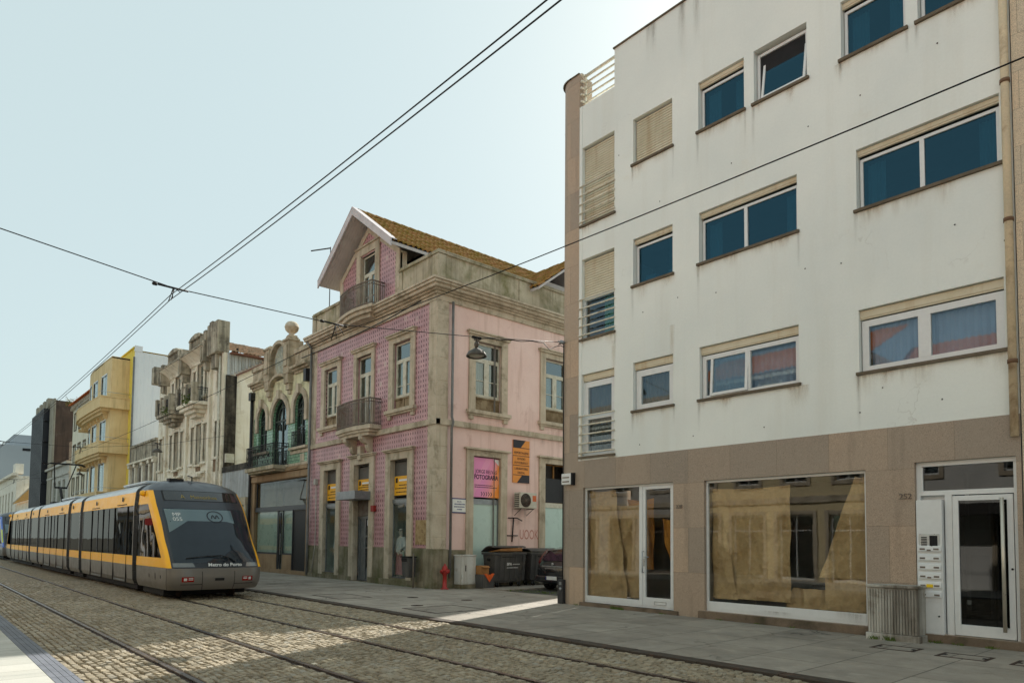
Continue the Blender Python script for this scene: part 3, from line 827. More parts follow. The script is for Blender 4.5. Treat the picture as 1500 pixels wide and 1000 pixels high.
# upper windows
def sill_of(par, a, b, c): MB().bx(F, a - .045, b + .045, c - .05, c + .004, -.16, .055).build('window_sill', SILL, par)
def sbox(par, a, b, e, h): 
    k = MB(); k.bx(F, a, b, e - h, e - .012, -.07, -.1); k.bx(F, a, b, e - h - .03, e - h, -.085, -.13); k.build('shutter_box', BEIGE, par)
for nm, (a, b, c, e) in wins.items():
    fl = nm[1]
    if fl == '3' and nm[0] in 'AB' :
        o = shutter(wb, F, a + .03, b - .03, c + .04, e - .03, -.09, BEIGE)
        sill_of(o, a, b, c)
    elif nm == 'A2':
        o = window(wb, F, a + .02, b - .02, c, 8.05, -.1, WHITEP, GL_CLEAR, .06, .06)
        MB().grid(lambda s, t: F(a + .55 + s * .5, c + .1 + t * 1.0, -.32 + .03 * sin(s * 40)), 30, 2).build('curtain', GRNCURT, o, recalc=False)
        sill_of(o, a, b, c)
        shutter(wb, F, a + .03, b - .03, 8.0, e - .03, -.09, BEIGE)
    elif nm == 'A1':
        o = window(wb, F, a + .02, b - .02, c, e - .2, -.1, WHITEP, GL_CLEAR, .15, .07, (), (.52,), .1, DKCURT)
        sill_of(o, a, b, c); sbox(o, a, b, e, .145)
    elif nm == 'B1':
        o = window(wb, F, a + .02, b - .02, c, e - .2, -.1, WHITEP, GL_CLEAR, .15, .07, (), (), .1, DKCURT)
        sill_of(o, a, b, c); sbox(o, a, b, e, .145)
    elif nm == 'C1':
        o = window(wb, F, a + .02, b - .02, c, e - .2, -.1, WHITEP, GL_CLEAR, .09, .07, (.49,), (), .12, None)
        o2 = window(wb, F, a + .22, (a + b) / 2 - .02, c + .06, e - .24, -.05, WHITEP, GL_CLEAR, .06, .05, (), (), .1, None, None, 'tilted_sash', .07)
        bl = MB()
        for i in range(15):
            x = a + .12 + i * .14
            bl.quad(F(x, c + .1, -.3), F(x + .08, c + .1, -.27), F(x + .08, e - .3, -.27), F(x, e - .3, -.3)); bl.quad(F(x + .08, c + .1, -.27), F(x + .142, c + .1, -.305), F(x + .142, e - .3, -.305), F(x + .08, e - .3, -.27))
        bl.build('blind', CURTAIN, o, recalc=False)
        sill_of(o, a, b, c); sbox(o, a, b, e, .145)
    elif nm == 'D1':
        o = window(wb, F, a + .02, b - .02, c, e - .2, -.1, WHITEP, GL_CLEAR, .12, .07, (.47,), (), .2, CURTAIN)
        sill_of(o, a, b, c); sbox(o, a, b, e, .145)
    elif nm == 'D3':
        o = window(wb, F, a + .02, b - .02, c, e - .06, -.12, WHITEP, DARKIN, .06, .07)
        o2 = window(wb, F, a + .14, b - .06, c + .05, e - .16, -.03, WHITEP, GL_TEAL, .05, .05, name='tilted_sash', tilt=.16)
        sill_of(o, a, b, c)
    else:
        dbl = nm[0] in 'CD' and fl == '2'
        o = window(wb, F, a + .02, b - .02, c, e - .16, -.13, WHITEP, GL_TEAL, .055, .06, (.475,) if dbl else (), (), .075)
        sill_of(o, a, b, c); sbox(o, a, b, e, .085)
        if nm in ('C2', 'D2', 'E3', 'C3'):
            k = MB(); k.grid(lambda s, t: F(a + .1 + s * .32, c + .06 + t * (e - c - .3), -.3 + .025 * sin(s * 34)), 20, 1); k.grid(lambda s, t: F(b - .36 + s * .26, c + .06 + t * (e - c - .3), -.3 + .025 * sin(s * 34)), 20, 1); k.split('curtain', LACE, o, recalc=False)  # pale strips added to vary the flat panes in place of faint reflections
        if nm == 'B2':
            k = MB(); k.grid(lambda s, t: F(b - .3 + s * .2, c + .1 + t * .9, -.3 + .02 * sin(s * 30)), 16, 1); k.build('curtain', GRNCURT, o, recalc=False)
            k = MB(); k.bx(F, a + .12, a + .4, c, c + .3, -.34, -.5); k.bx(F, b - .3, b - .12, c, c + .22, -.25, -.38); k.split('window_ornament', LACE, o)
# french-window railings
for c, hgt in ((10.0, 1.06), (6.95, 1.06), (3.86, 1.06)):
    k = MB()
    for i in range(5): k.tube([F(-12.39, c + .1 + (hgt - .1) * i / 4, .03), F(-11.17, c + .1 + (hgt - .1) * i / 4, .03)], .022, 8)
    for u in (-12.3,): k.bx(F, u - .02, u + .02, c + .03, c + hgt, .0, .024)
    k.build('window_railing', CREAMRAIL, wb)
k = MB()
for i in range(5): k.tube([F(-12.3, 13.42 + .185 * i, -.12), F(-11.2, 13.42 + .185 * i, -.12)], .026 if i < 4 else .04, 8)
k.bx(F, -12.34, -12.28, 13.2, 14.2, -.15, -.09)
for i in range(5): k.tube([F(-12.33, 13.42 + .185 * i, .03), F(-12.31, 13.42 + .185 * i, -.12)], .03, 8)
k.build('terrace_railing', CREAMRAIL, wb)
# downpipe by the neighbour
k = MB(); k.tube([F(-2.93, 14.2, .06), F(-2.93, 9.2, .06), F(-2.93, 3.4, .06)], .06, 12)
o = k.build('downpipe', OCHPIPE, wb)
k = MB()
for z in (4.6, 6.9, 9.2, 10.9, 13.0): k.lathe(F(-2.93, z, .06), [(.06, -.03), (.073, -.03), (.073, .03), (.06, .03)], 12)
k.split('pipe_collar', plain('rusty_collar', C(112, 84, 62), .7), o)
# dirt runs under the sills, old fixing holes
sd_, sr_ = [], []
for nm, (a, b, c, e) in wins.items():
    if nm == 'G3': pass
    sd_.append((a - .02, c - .05, .09, rnd.uniform(.5, 1.3)))
    if rnd.random() < .75: sd_.append((b + .02, c - .05, .07, rnd.uniform(.4, 1.0)))
    for i in range(int((b - a) * 3.2)):
        sr_.append((rnd.uniform(a, b), c - .052, rnd.uniform(.12, .5), rnd.uniform(.15, .5)))
for i in range(12): sd_.append((rnd.uniform(-11, -3), TOP, rnd.uniform(.1, .35), rnd.uniform(.5, 1.6)))
for u in (-11.22, -9.46): sr_.append((u, 6.7, .16, 1.7))
stains(wb, F, sd_, STAIN_D); stains(wb, F, sr_, STAIN_R, d=.0025)
k = MB()
for u, v in ((-11.05, 11.4), (-10.9, 9.6), (-9.8, 9.75), (-7.9, 9.9), (-6.2, 9.95), (-5.2, 10.1), (-3.9, 10.4), (-10.3, 7.2), (-9.3, 7.3), (-8.3, 7.15), (-6.3, 7.1), (-5.6, 7.0), (-3.7, 7.1), (-10.4, 4.0), (-8.9, 4.05), (-7.2, 4.05), (-5.3, 4.1), (-3.95, 4.15), (-4.9, 4.5), (-3.0, 6.6)):
    k.lathe(F(u, v, .0), [(.0, -.008), (.014, -.008), (.01, 0)], 8, 0, 'y')
k.split('wall_anchor', CABLE, wb)

# ---- shopfronts and entrance
FS = FY(YW + .06)
k = MB(); a, b, c, e = shop1
frame_rect(k, FS, a, b, c, e, .05, 0, -.06)
k.bx(FS, a + .05, -10.42, c + .05, c + .17, .004, -.06)
k.bx(FS, -10.46, -10.36, c + .05, e - .05, .012, -.06)
s1 = k.build('shop_window', WHITEP, wb, bevel=.004)
MB().bx(FS, a + .04, -10.44, c + .15, e - .04, -.03, -.038).build('pane', GL_SHOP, s1)
k = MB(); frame_rect(k, FS, -10.35, b - .055, c + .055, e - .055, .075, .008, -.05); k.bx(FS, -10.28, b - .13, c + .13, c + .25, .008, -.05)
d1 = k.build('shop_door', WHITEP, wb, bevel=.004)
MB().bx(FS, -10.29, b - .12, c + .24, e - .12, -.02, -.028).build('pane', GL_SHOP, d1)
k = MB(); k.tube([FS(-10.31, 1.45, .03), FS(-10.31, 1.45, .09), FS(-10.31, .95, .09), FS(-10.31, .95, .03)], .014, 8); k.bx(FS, -10.345, -10.285, 1.1, 1.28, .008, .02); k.tube([FS(-10.31, 1.32, .03), FS(-10.16, 1.32, .05)], .012, 6)
k.build('handle', ALU, d1)
k = MB(); frame_rect(k, FS, -10.02, -9.68, c + .09, c + .17, .012, .008, .016); k.build('letter_flap', ALU, d1)
k = MB(); a, b, c, e = shop2
frame_rect(k, FS, a, b, c, e, .05, 0, -.06); k.bx(FS, a + .05, b - .05, c + .05, c + .21, .004, -.06)
s2 = k.build('shop_window', WHITEP, wb, bevel=.004)
MB().bx(FS, a + .04, b - .04, c + .2, e - .04, -.03, -.038).build('pane', GL_SHOP, s2)
stains(wb, FS, [(-5.45, .38, .3, .18), (-5.6, .4, .5, .2), (-7, .3, .8, .1)], STAIN_D, d=.009)
# shop interior
k = MB()
k.quad((-12.4, YW + 2.8, .1), (-4.5, YW + 2.8, .1), (-4.5, YW + 2.8, 3.6), (-12.4, YW + 2.8, 3.6))
k.quad((-12.4, YW + .1, .11), (-4.5, YW + .1, .11), (-4.5, YW + 2.8, .11), (-12.4, YW + 2.8, .11))
k.quad((-9, YW + .3, .1), (-9, YW + 2.8, .1), (-9, YW + 2.8, 3.6), (-9, YW + .3, 3.6))
k.quad((-4.5, YW + .3, .1), (-4.5, YW + 2.8, .1), (-4.5, YW + 2.8, 3.6), (-4.5, YW + .3, 3.6))
k.quad((-12.4, YW + .3, 3.1), (-2.9, YW + .3, 3.1), (-2.9, YW + 2.8, 3.1), (-12.4, YW + 2.8, 3.1))
k.build('shop_interior', MIDIN, wb, recalc=False)
k = MB(); k.box(-6.95, -6.0, YW + 2.6, YW + 2.7, .15, 2.3, 0); k.box(-6.3, -6.06, YW + 2.55, YW + 2.6, .5, 2.0, 1)
k.build('back_room_door', [FROST, GALV], wb)
k = MB(); k.box(-6.9, -5.6, YW + 1.4, YW + 2.0, .12, .8); k.build('counter', DARKIN, wb)
m = MB(); m.bx(FS, -4.4, -4.34, .17, 3.1, 0, -.16); m.bx(FS, -4.34, -2.93, 2.52, 2.6, .0, -.12); m.bx(FS, -4.34, -2.93, 3.02, 3.1, 0, -.12); m.bx(FS, -2.99, -2.93, .17, 2.52, 0, -.12); m.bx(FS, -4.34, -3.86, .17, 2.52, -.1, -.16); m.bx(FS, -3.97, -3.86, .17, 2.52, -.002, -.1); m.bx(FS, -2.99, -2.935, 2.6, 3.02, -.01, -.1)
m.bx(FS, -4.34, -4.3, 2.6, 3.02, -.01, -.1)
dd = m.build('entrance_door', WHITEP, wb, bevel=.004)
k = MB(); frame_rect(k, FS, -3.85, -3.0, .18, 2.5, .085, .01, -.05); k.bx(FS, -3.765, -3.085, .265, .36, .01, -.05); k.build('door_leaf', WHITEP, dd, bevel=.004)
k = MB(); k.bx(FS, -3.77, -3.08, .35, 2.42, -.02, -.028); k.bx(FS, -4.3, -2.98, 2.6, 3.02, -.05, -.058); k.build('pane', GL_DOOR, dd)
k = MB(); k.tube([FS(-3.13, .3, .1), FS(-3.13, 2.44, .1)], .028, 12); k.tube([FS(-3.13, .36, .1), FS(-3.13, .36, .0)], .016, 8); k.tube([FS(-3.13, 2.36, .1), FS(-3.13, 2.36, .0)], .016, 8); k.build('pull_bar', BRASS, dd)
MB().lathe(FS(-3.03, 1.3, .012), [(0, -.01), (.018, -.01), (.018, .01)], 10, 0, 'y').build('lock', CABLE, dd)
# entrance hall seen through the smoked glass
k = MB(); k.box(-4.3, -2.9, YW + 2.6, YW + 2.7, .1, 3.3); k.box(-4.3, -2.9, YW + .25, YW + 2.7, .1, .16); k.box(-4.45, -4.4, YW + .4, YW + 2.7, .1, 3.3)
k.build('entrance_hall', DARKIN, wb)
k = MB(); k.box(-3.6, -3.54, YW + 1.1, YW + 1.16, .16, 2.4); k.box(-3.5, -3.46, YW + 1.1, YW + 1.16, .16, 2.4); k.box(-3.98, -3.6, YW + 1.12, YW + 1.15, .16, .4); k.box(-3.98, -3.6, YW + 1.12, YW + 1.15, 1.5, 1.95); k.build('inner_door', WHITEP, wb)

text('252', FG, -4.55, 2.47, .006, .14, GREYIRON, wb, 'house_number', .008)
text('228', FG, -9.27, 2.44, .006, .12, GREYIRON, wb, 'house_number', .008)

# ---- things fixed to or standing by the white block
mp = root('mailbox_panel', (-4.18, YW, .15), 'white metal column of letter slots and intercom beside the glass entrance door', 'mailbox')
m = MB(); m.bx(F, -4.385, -3.99, .15, 2.44, .03, -.1); mp_ = m.build('cabinet', WHITEP, mp, bevel=.006)
m = MB(); frame_rect(m, F, -4.35, -4.02, .18, .72, .006, .03, .037); frame_rect(m, F, -4.29, -4.08, .25, .62, .004, .03, .034); m.build('meter_door', WHITEP, mp)
MB().lathe(F(-4.06, .47, .036), [(0, -.006), (.014, -.006), (.014, .004)], 10, 0, 'y').build('lock', CABLE, mp)
m = MB(); m.bx(F, -4.345, -4.03, 1.6, 1.86, .03, .04); ic = m.build('intercom', ALU, mp, bevel=.003)
m = MB(); m.bx(F, -4.18, -4.06, 1.635, 1.83, .04, .046); m.bx(F, -4.16, -4.135, 1.65, 1.82, .046, .05)
for i in range(6): m.bx(F, -4.31, -4.22, 1.65 + i * .028, 1.668 + i * .028, .04, .045)
m.build('intercom_keys', CABLE, ic)
for i in range(6):
    z = .79 + i * .155
    m = MB(); m.hexa([F(-4.36, z, .03), F(-4.015, z, .03), F(-4.015, z, .06), F(-4.36, z, .06), F(-4.36, z + .11, .03), F(-4.015, z + .11, .03), F(-4.015, z + .085, .05), F(-4.36, z + .085, .05)])
    o = m.build('letter_slot', WHITEP, mp)
    m = MB(); m.bx(F, -4.33, -4.25, z + .02, z + .05, .05, .063); m.bx(F, -4.12, -4.04, z + .02, z + .05, .05, .063)
    if i in (2, 5): m.bx(F, -4.22, -4.16, z + .005, z + .03, .05, .064)
    m.split('name_tag', GREYIRON, o)
    if i == 1: MB().bx(F, -4.235, -4.135, z + .005, z + .06, .05, .066).build('yellow_sticker', plain('yellow_sticker', C(236, 200, 40), .5), o)

RIB = surf('dirty_ribbed_concrete', C(206, 203, 194, 1.0), C(184, 180, 170), 2, 50, .2, (C(126, 116, 102), .35, 2.5), (C(96, 88, 78), .8), .9, .2, .3, 60, .008)
uc = root('utility_cabinet', (-4.65, 12.95, .03), 'stained ribbed concrete utility cabinet against the granite pillar', 'utility cabinet')
m = MB(); m.box(-5.06, -4.26, 12.82, YW - .03, .14, .93); m.build('cabinet_body', RIB, uc, bevel=.01)
m = MB(); n = 17
for i in range(n):
    x = -5.05 + .79 * i / n
    m.hexa([(x, 12.82, .15), (x + .036, 12.82, .15), (x + .03, 12.8, .15), (x + .006, 12.8, .15), (x, 12.82, .9), (x + .036, 12.82, .9), (x + .03, 12.8, .9), (x + .006, 12.8, .9)])
m.build('ribbed_door', RIB, uc)
MB().box(-5.08, -4.24, 12.79, YW - .03, .93, .975).build('cabinet_top', RIB, uc, bevel=.008)
MB().box(-5.09, -4.23, 12.78, YW - .03, .0, .14).build('cabinet_base', RIB, uc, bevel=.008)

t = root('alarm_box', (-12.74, YW, 3.18), 'small cream enamel box high on the curved granite corner', 'alarm box')
m = MB(); m.box(-12.9, -12.56, 13.1, 13.3, 3.16, 3.45, 0); m.build('box_body', WHITEP, t, bevel=.01)
m = MB(); m.box(-12.56, -12.5, 13.1, 13.3, 3.14, 3.46); m.build('box_side', RUBBER, t)
m = MB(); m.box(-12.86, -12.62, 13.092, 13.1, 3.33, 3.36); m.box(-12.86, -12.62, 13.092, 13.1, 3.22, 3.25); m.build('box_mark', GREYIRON, t)
t = root('meter_box', (-13.0, 13.2, 0), 'narrow black electric box with round lock at the foot of the granite corner', 'electric box')
m = MB(); m.box(-13.05, -12.86, 13.12, 13.4, .03, .66); m.build('box_body', plain('black_meter_paint', (.03, .03, .032, 1), .6), t, bevel=.01)
m = MB(); m.lathe((-12.94, 13.115, .42), [(0, -.012), (.035, -.012), (.04, .006)], 14, 0, 'y'); m.box(-12.98, -12.9, 13.108, 13.12, .52, .6); m.build('lock', GALV, t)
t = tag(MB().tube([(-12.97, 13.235, .66), (-12.97, 13.235, 5), (-12.97, 13.235, 6.95), (-12.99, 13.2, 7.0), (-13.03, 13.1, 6.96)], .016, 6).build('cable_conduit', CABLE, loc=(-12.97, 13.24, .66)), 'thin black cable conduit climbing the curved granite corner', 'cable')

# paper sheets and cloths hung inside the empty shop
def sheet(poly_l, poly_r, z0, z1, d, mat, label, cat='paper sheet', group=None, amp=.055, sl=0):
    k = rnd.uniform(0, 9)
    def fn(s, t):
        l = poly_l[0] + (poly_l[1] - poly_l[0]) * t; r = poly_r[0] + (poly_r[1] - poly_r[0]) * t
        u = l + (r - l) * s; v = z0 + (z1 - z0) * t
        fold = abs(sin(u * 9 + v * 2.3 + k)) * .5 + sin(u * 3.1 - v * 5.2 + k) * .5 + sin(u * 21 + v * 7) * .18 + abs(sin(u * 5 - v * 3.3 + 2 * k)) * .6
        zz = v - .04 * sin(s * pi) * (t > .98)
        return FS(u, zz, -d - amp * fold - sl * t)
    o = MB().grid(fn, 40, 56).build('paper_sheet' if 'paper' in label else 'cloth_drape', mat, loc=FS(poly_l[0], z0, -d), recalc=False)
    return tag(o, label, cat, group)
sheet((-12.17, -12.17), (-10.95, -11.35), .28, 2.98, .12, PAPER, 'kraft paper sheet taped inside the left shop window with a slanting right edge', group='sheets masking the empty shop')
sheet((-11.3, -11.5), (-10.5, -10.46), .3, 2.6, .22, PAPER, 'narrow loose paper strip hanging beside the slanting sheet in the left shop window', group='sheets masking the empty shop')
sheet((-10.75, -11.3), (-10.45, -10.43), 1.0, 2.75, .5, ORCLOTH, 'ochre cloth hanging behind the gap left of the white shop door', 'cloth', amp=.06)
sheet((-10.0, -10.3), (-9.85, -9.75), .9, 2.25, .6, ORCLOTH, 'ochre cloth draped behind the glass of the white shop door', 'cloth', amp=.07)
sheet((-8.57, -8.57), (-6.8, -6.78), .48, 2.86, .14, PAPER, 'large crumpled kraft paper sheet covering the left of the wide shop window', group='sheets masking the empty shop', amp=.05)
sheet((-8.5, -8.22), (-7.95, -8.2), .46, 1.95, .1, PAPER, 'torn pointed paper flap standing at the left edge of the wide shop window', group='sheets masking the empty shop', amp=.03)
sheet((-6.2, -5.5), (-5.28, -5.3), 1.02, 2.95, .12, PAPER, 'triangular kraft paper sheet pulled to a point at the right of the wide shop window', group='sheets masking the empty shop', amp=.04)
sheet((-6.95, -6.85), (-5.3, -5.3), .38, .78, .18, PAPER, 'heap of crumpled paper along the foot of the wide shop window', group='sheets masking the empty shop', amp=.11, sl=.2)
sheet((-6.1, -6.1), (-5.28, -5.28), .4, 1.06, .13, PAPER, 'low paper sheet under the triangular one at the right of the wide shop window', group='sheets masking the empty shop', amp=.04)
# ------------------------------------------------------------------ pink tiled corner house
YP, XP, XL = 13.5, -19.25, -28.85
F = FY(YP); S = FX(XP)
ph = root('tiled_house', (-24.1, YP, 0), 'corner house in pink patterned tiles with stone trim and a steep mossy gabled roof', 'house')
CW = (-27.0, -24.2, -21.45)
hw_, gw = .88, .6
gholes = [(-27.42, -26.28, .28, 4.56), (-24.78, -23.58, .05, 4.6), (-22.06, -20.9, .28, 4.58)]
uholes = [(c - gw, c + gw, 6.42 if i != 1 else 6.0, 8.9) for i, c in enumerate(CW)]
m = MB(); wall(m, F, XL, -19.68, 1.37, 5.59, [h for h in gholes], .1); wall(m, F, XL, -19.68, 5.79, 9.87, uholes, .22)
m.build('tiled_wall', AZUL, ph, recalc=False)
SW = [(15.12, 16.38, 6.25, 8.78), (18.6, 19.85, 6.25, 8.78)]
SD = [(15.08, 16.36, .05, 4.66), (18.6, 19.9, .05, 4.66)]
m = MB(); wall(m, S, 13.5, 23, 1.3, 9.87, SW + SD, .22)
m.quad((XL, 23, 0), (XP, 23, 0), (XP, 23, 11.6), (XL, 23, 11.6)); m.quad((XL, YP, 0), (XL, 23, 0), (XL, 23, 11.6), (XL, YP, 11.6))
m.build('stucco_wall', PINK, ph, recalc=False)
m = MB()
for z in (5.5, 9.6): m.box(XL + .05, XP - .05, YP + .3, 22.9, z, z + .1)
m.quad((XL, YP + 2.6, 0), (XP, YP + 2.6, 0), (XP, YP + 2.6, 10), (XL, YP + 2.6, 10)); m.quad((XP - 1.1, YP + .35, 0), (XP - 1.1, 23, 0), (XP - 1.1, 23, 10), (XP - 1.1, YP + .35, 10))
m.build('interior', MIDIN, ph, recalc=False)
# stone plinth, pilaster, belts, cornice, parapet
m = MB(); wall(m, FY(YP - .05), XL, -19.72, 0, 1.38, gholes, .12); m.quad((XL, YP - .05, 1.38), (-19.7, YP - .05, 1.38), (-19.7, YP + .01, 1.38), (XL, YP + .01, 1.38))
wall(m, FX(XP + .05), 13.94, 23, 0, 1.33, SD, .28); m.quad((XP, 13.9, 1.33), (XP, 23, 1.33), (XP + .05, 23, 1.33), (XP + .05, 13.9, 1.33))
m.bx(FY(YP - .05), XL, -24.85, 0, .2, 0, .06); m.bx(FY(YP - .05), -23.5, -19.7, 0, .24, 0, .06)
m.build('stone_plinth', STONEDK, ph, recalc=False)
m = MB(); z = 0
zz = [1.75, 2.5, 3.3, 4.1, 4.85, 5.55, 6.25, 7.1, 7.9, 8.7, 9.4, 9.87]
for a, b in zip([1.36] + zz, zz): m.box(-19.69, XP + .06, YP - .06, 13.93, a + .006, b, 0)
m.box(-19.68, XP + .05, YP - .05, 13.92, 1.3, 9.87)
m.build('corner_pilaster', STONE, ph, bevel=.012)
m = MB(); m.box(-19.76, XP + .1, YP - .1, 14.0, 0, 1.36); m.build('pilaster_base', STONEDK, ph, bevel=.015)
m = MB(); m.bx(F, XL, XP + .1, 5.59, 5.79, -.1, .1); m.bx(S, 13.41, 23, 5.59, 5.79, -.1, .1); m.bx(F, XL, -28.4, 5.79, 9.87, -.05, .012)
m.build('string_course', STONE, ph, bevel=.012)
prof = [(9.87, 10.08, .07), (10.08, 10.16, .14), (10.16, 10.22, .24), (10.22, 10.33, .36), (10.33, 10.42, .45), (10.42, 10.5, .5)]
m = MB()
for a, b, d in prof:
    m.box(XL, XP + d, YP - d, YP + .1, a, b); m.box(XP - .1, XP + d, YP + .1, 23, a, b)
m.build('cornice', STONE, ph, bevel=.01)
m = MB()
def para(x0, x1, y0, y1): m.box(x0, x1, y0, y1, 10.5, 11.52)
GX0, GX1 = -26.35, -21.72
para(XL, GX0, YP, YP + .22); para(GX1, XP, YP, YP + .22); para(XP - .22, XP, YP + .22, 23)
para(XL, XL + .22, YP + .22, 23)
o = m.build('parapet', PARA, ph)
m = MB()
for x0, x1, y0, y1 in ((XL - .06, GX0, YP - .07, YP + .29), (GX1, XP + .07, YP - .07, YP + .29), (XP - .29, XP + .07, YP + .29, 23)):
    m.box(x0, x1, y0, y1, 11.52, 11.6); m.box(x0 + .03, x1 - .03, y0 + .03, y1 - .03, 11.6, 11.66)
for x0, x1, y0, y1 in ((XL - .04, XL + .3, YP - .05, YP), (XP - .3, XP + .05, YP - .05, YP + .3), (GX0 - .3, GX0, YP - .04, YP), (GX1, GX1 + .2, YP - .04, YP)):
    m.box(x0, x1, y0, y1, 10.5, 11.5)
for y in (17.2, 20.3): m.box(XP, XP + .04, y, y + .35, 10.5, 11.5)
m.build('parapet_cap', PARA, o, bevel=.012)

# upper windows in stone surrounds
def surround(par, G, c, hw, ghw, z0, z1, zsill, name='window_surround', panel=None):
    k = MB()
    k.bx(G, c - hw, c - ghw, z0, z1, -.05, .06); k.bx(G, c + ghw, c + hw, z0, z1, -.05, .06)
    k.bx(G, c - hw, c + hw, z1, z1 + .2, -.05, .062)
    k.bx(G, c - hw - .06, c + hw + .06, z1 + .2, z1 + .28, -.05, .14); k.bx(G, c - hw - .1, c + hw + .1, z1 + .28, z1 + .33, -.05, .19)
    if zsill:
        k.bx(G, c - hw - .1, c + hw + .1, z0 - .13, z0 - .0, -.05, .17); k.bx(G, c - hw - .05, c + hw + .05, z0 - .2, z0 - .13, -.05, .11)
        for s in (-1, 1): k.bx(G, c + s * (hw - .1) - .1, c + s * (hw - .1) + .1, z0 - .34, z0 - .2, -.05, .08)
    return k.build(name, STONE, par, bevel=.01)
def sash(par, G, c, hw, z0, z1, ztr, zb, dp=-.1, lace=True):
    k = MB()
    frame_rect(k, G, c - hw, c + hw, z0, z1, .06, dp, dp - .07)
    k.bx(G, c - hw + .06, c + hw - .06, ztr - .04, ztr + .05, dp + .004, dp - .07)
    k.bx(G, c - .055, c + .055, z0 + .06, ztr - .04, dp + .012, dp - .07)
    for s in (-1, 1):
        a, b = (c - hw + .06, c - .055) if s < 0 else (c + .055, c + hw - .06)
        frame_rect(k, G, a, b, z0 + .06, ztr - .04, .055, dp + .008, dp - .06)
    k.bx(G, c - hw + .11, c - .06, zb - .012, zb + .012, dp - .0, dp - .05); k.bx(G, c + .06, c + hw - .11, zb - .012, zb + .012, dp, dp - .05)
    o = k.build('window', OLDWHITE, par)
    MB().bx(G, c - hw + .05, c + hw - .05, z0 + .05, z1 - .05, dp - .03, dp - .036).build('pane', GL_OLD, o)
    if lace:
        l = MB()
        l.grid(lambda s, t: G(c - hw + .08 + s * (2 * hw - .16), z0 + .1 + t * (ztr - z0 - .12), dp - .13 + .025 * sin(s * 60) + .01 * sin(s * 23 + t * 3)), 60, 3)
        l.build('lace_curtain', LACE, o, recalc=False)
    return o
for i, c in enumerate(CW):
    if i == 1:
        surround(ph, F, c, .82, gw - .02, 6.0, 8.9, False); o = sash(ph, F, c, gw, 6.0, 8.9, 8.2, 7.3, -.12, False)
        k = MB()
        for s in (-1, 1): k.grid(lambda a, t: F(c + s * (.1 + a * .42) , 6.2 + t * 1.95, -.3 + .03 * sin(a * 30)), 20, 1)
        k.split('curtain', LACE, o, recalc=False)
    else:
        surround(ph, F, c, hw_, gw - .02, 6.42, 8.9, True); sash(ph, F, c, gw - .01, 6.85, 8.88, 8.24, 7.3)
        k = MB(); k.bx(F, c - gw + .02, c + gw - .02, 6.42, 6.85, -.1, -.16); k.bx(F, c - gw + .02, c + gw - .02, 6.8, 6.86, -.06, -.1); k.bx(F, c - .03, c + .03, 6.42, 6.8, -.07, -.1)
        k.build('window_panel', surf('grimy_apron_panel', C(170, 154, 126), C(140, 120, 92), 3, 30, .3, (C(90, 74, 52), .5, 3), (C(110, 92, 66), .6), .8), ph)
for a, b, z0, z1 in SW:
    c = (a + b) / 2
    surround(ph, S, c, .9, .61, 6.28, 8.78, True); sash(ph, S, c, .62, 6.78, 8.76, 8.16, 7.4)
    k = MB(); k.bx(S, c - .62, c + .62, 6.25, 6.78, -.1, -.16); k.bx(S, c - .62, c + .62, 6.74, 6.79, -.05, -.1)
    k.build('window_panel', bpy.data.materials['grimy_apron_panel'], ph)

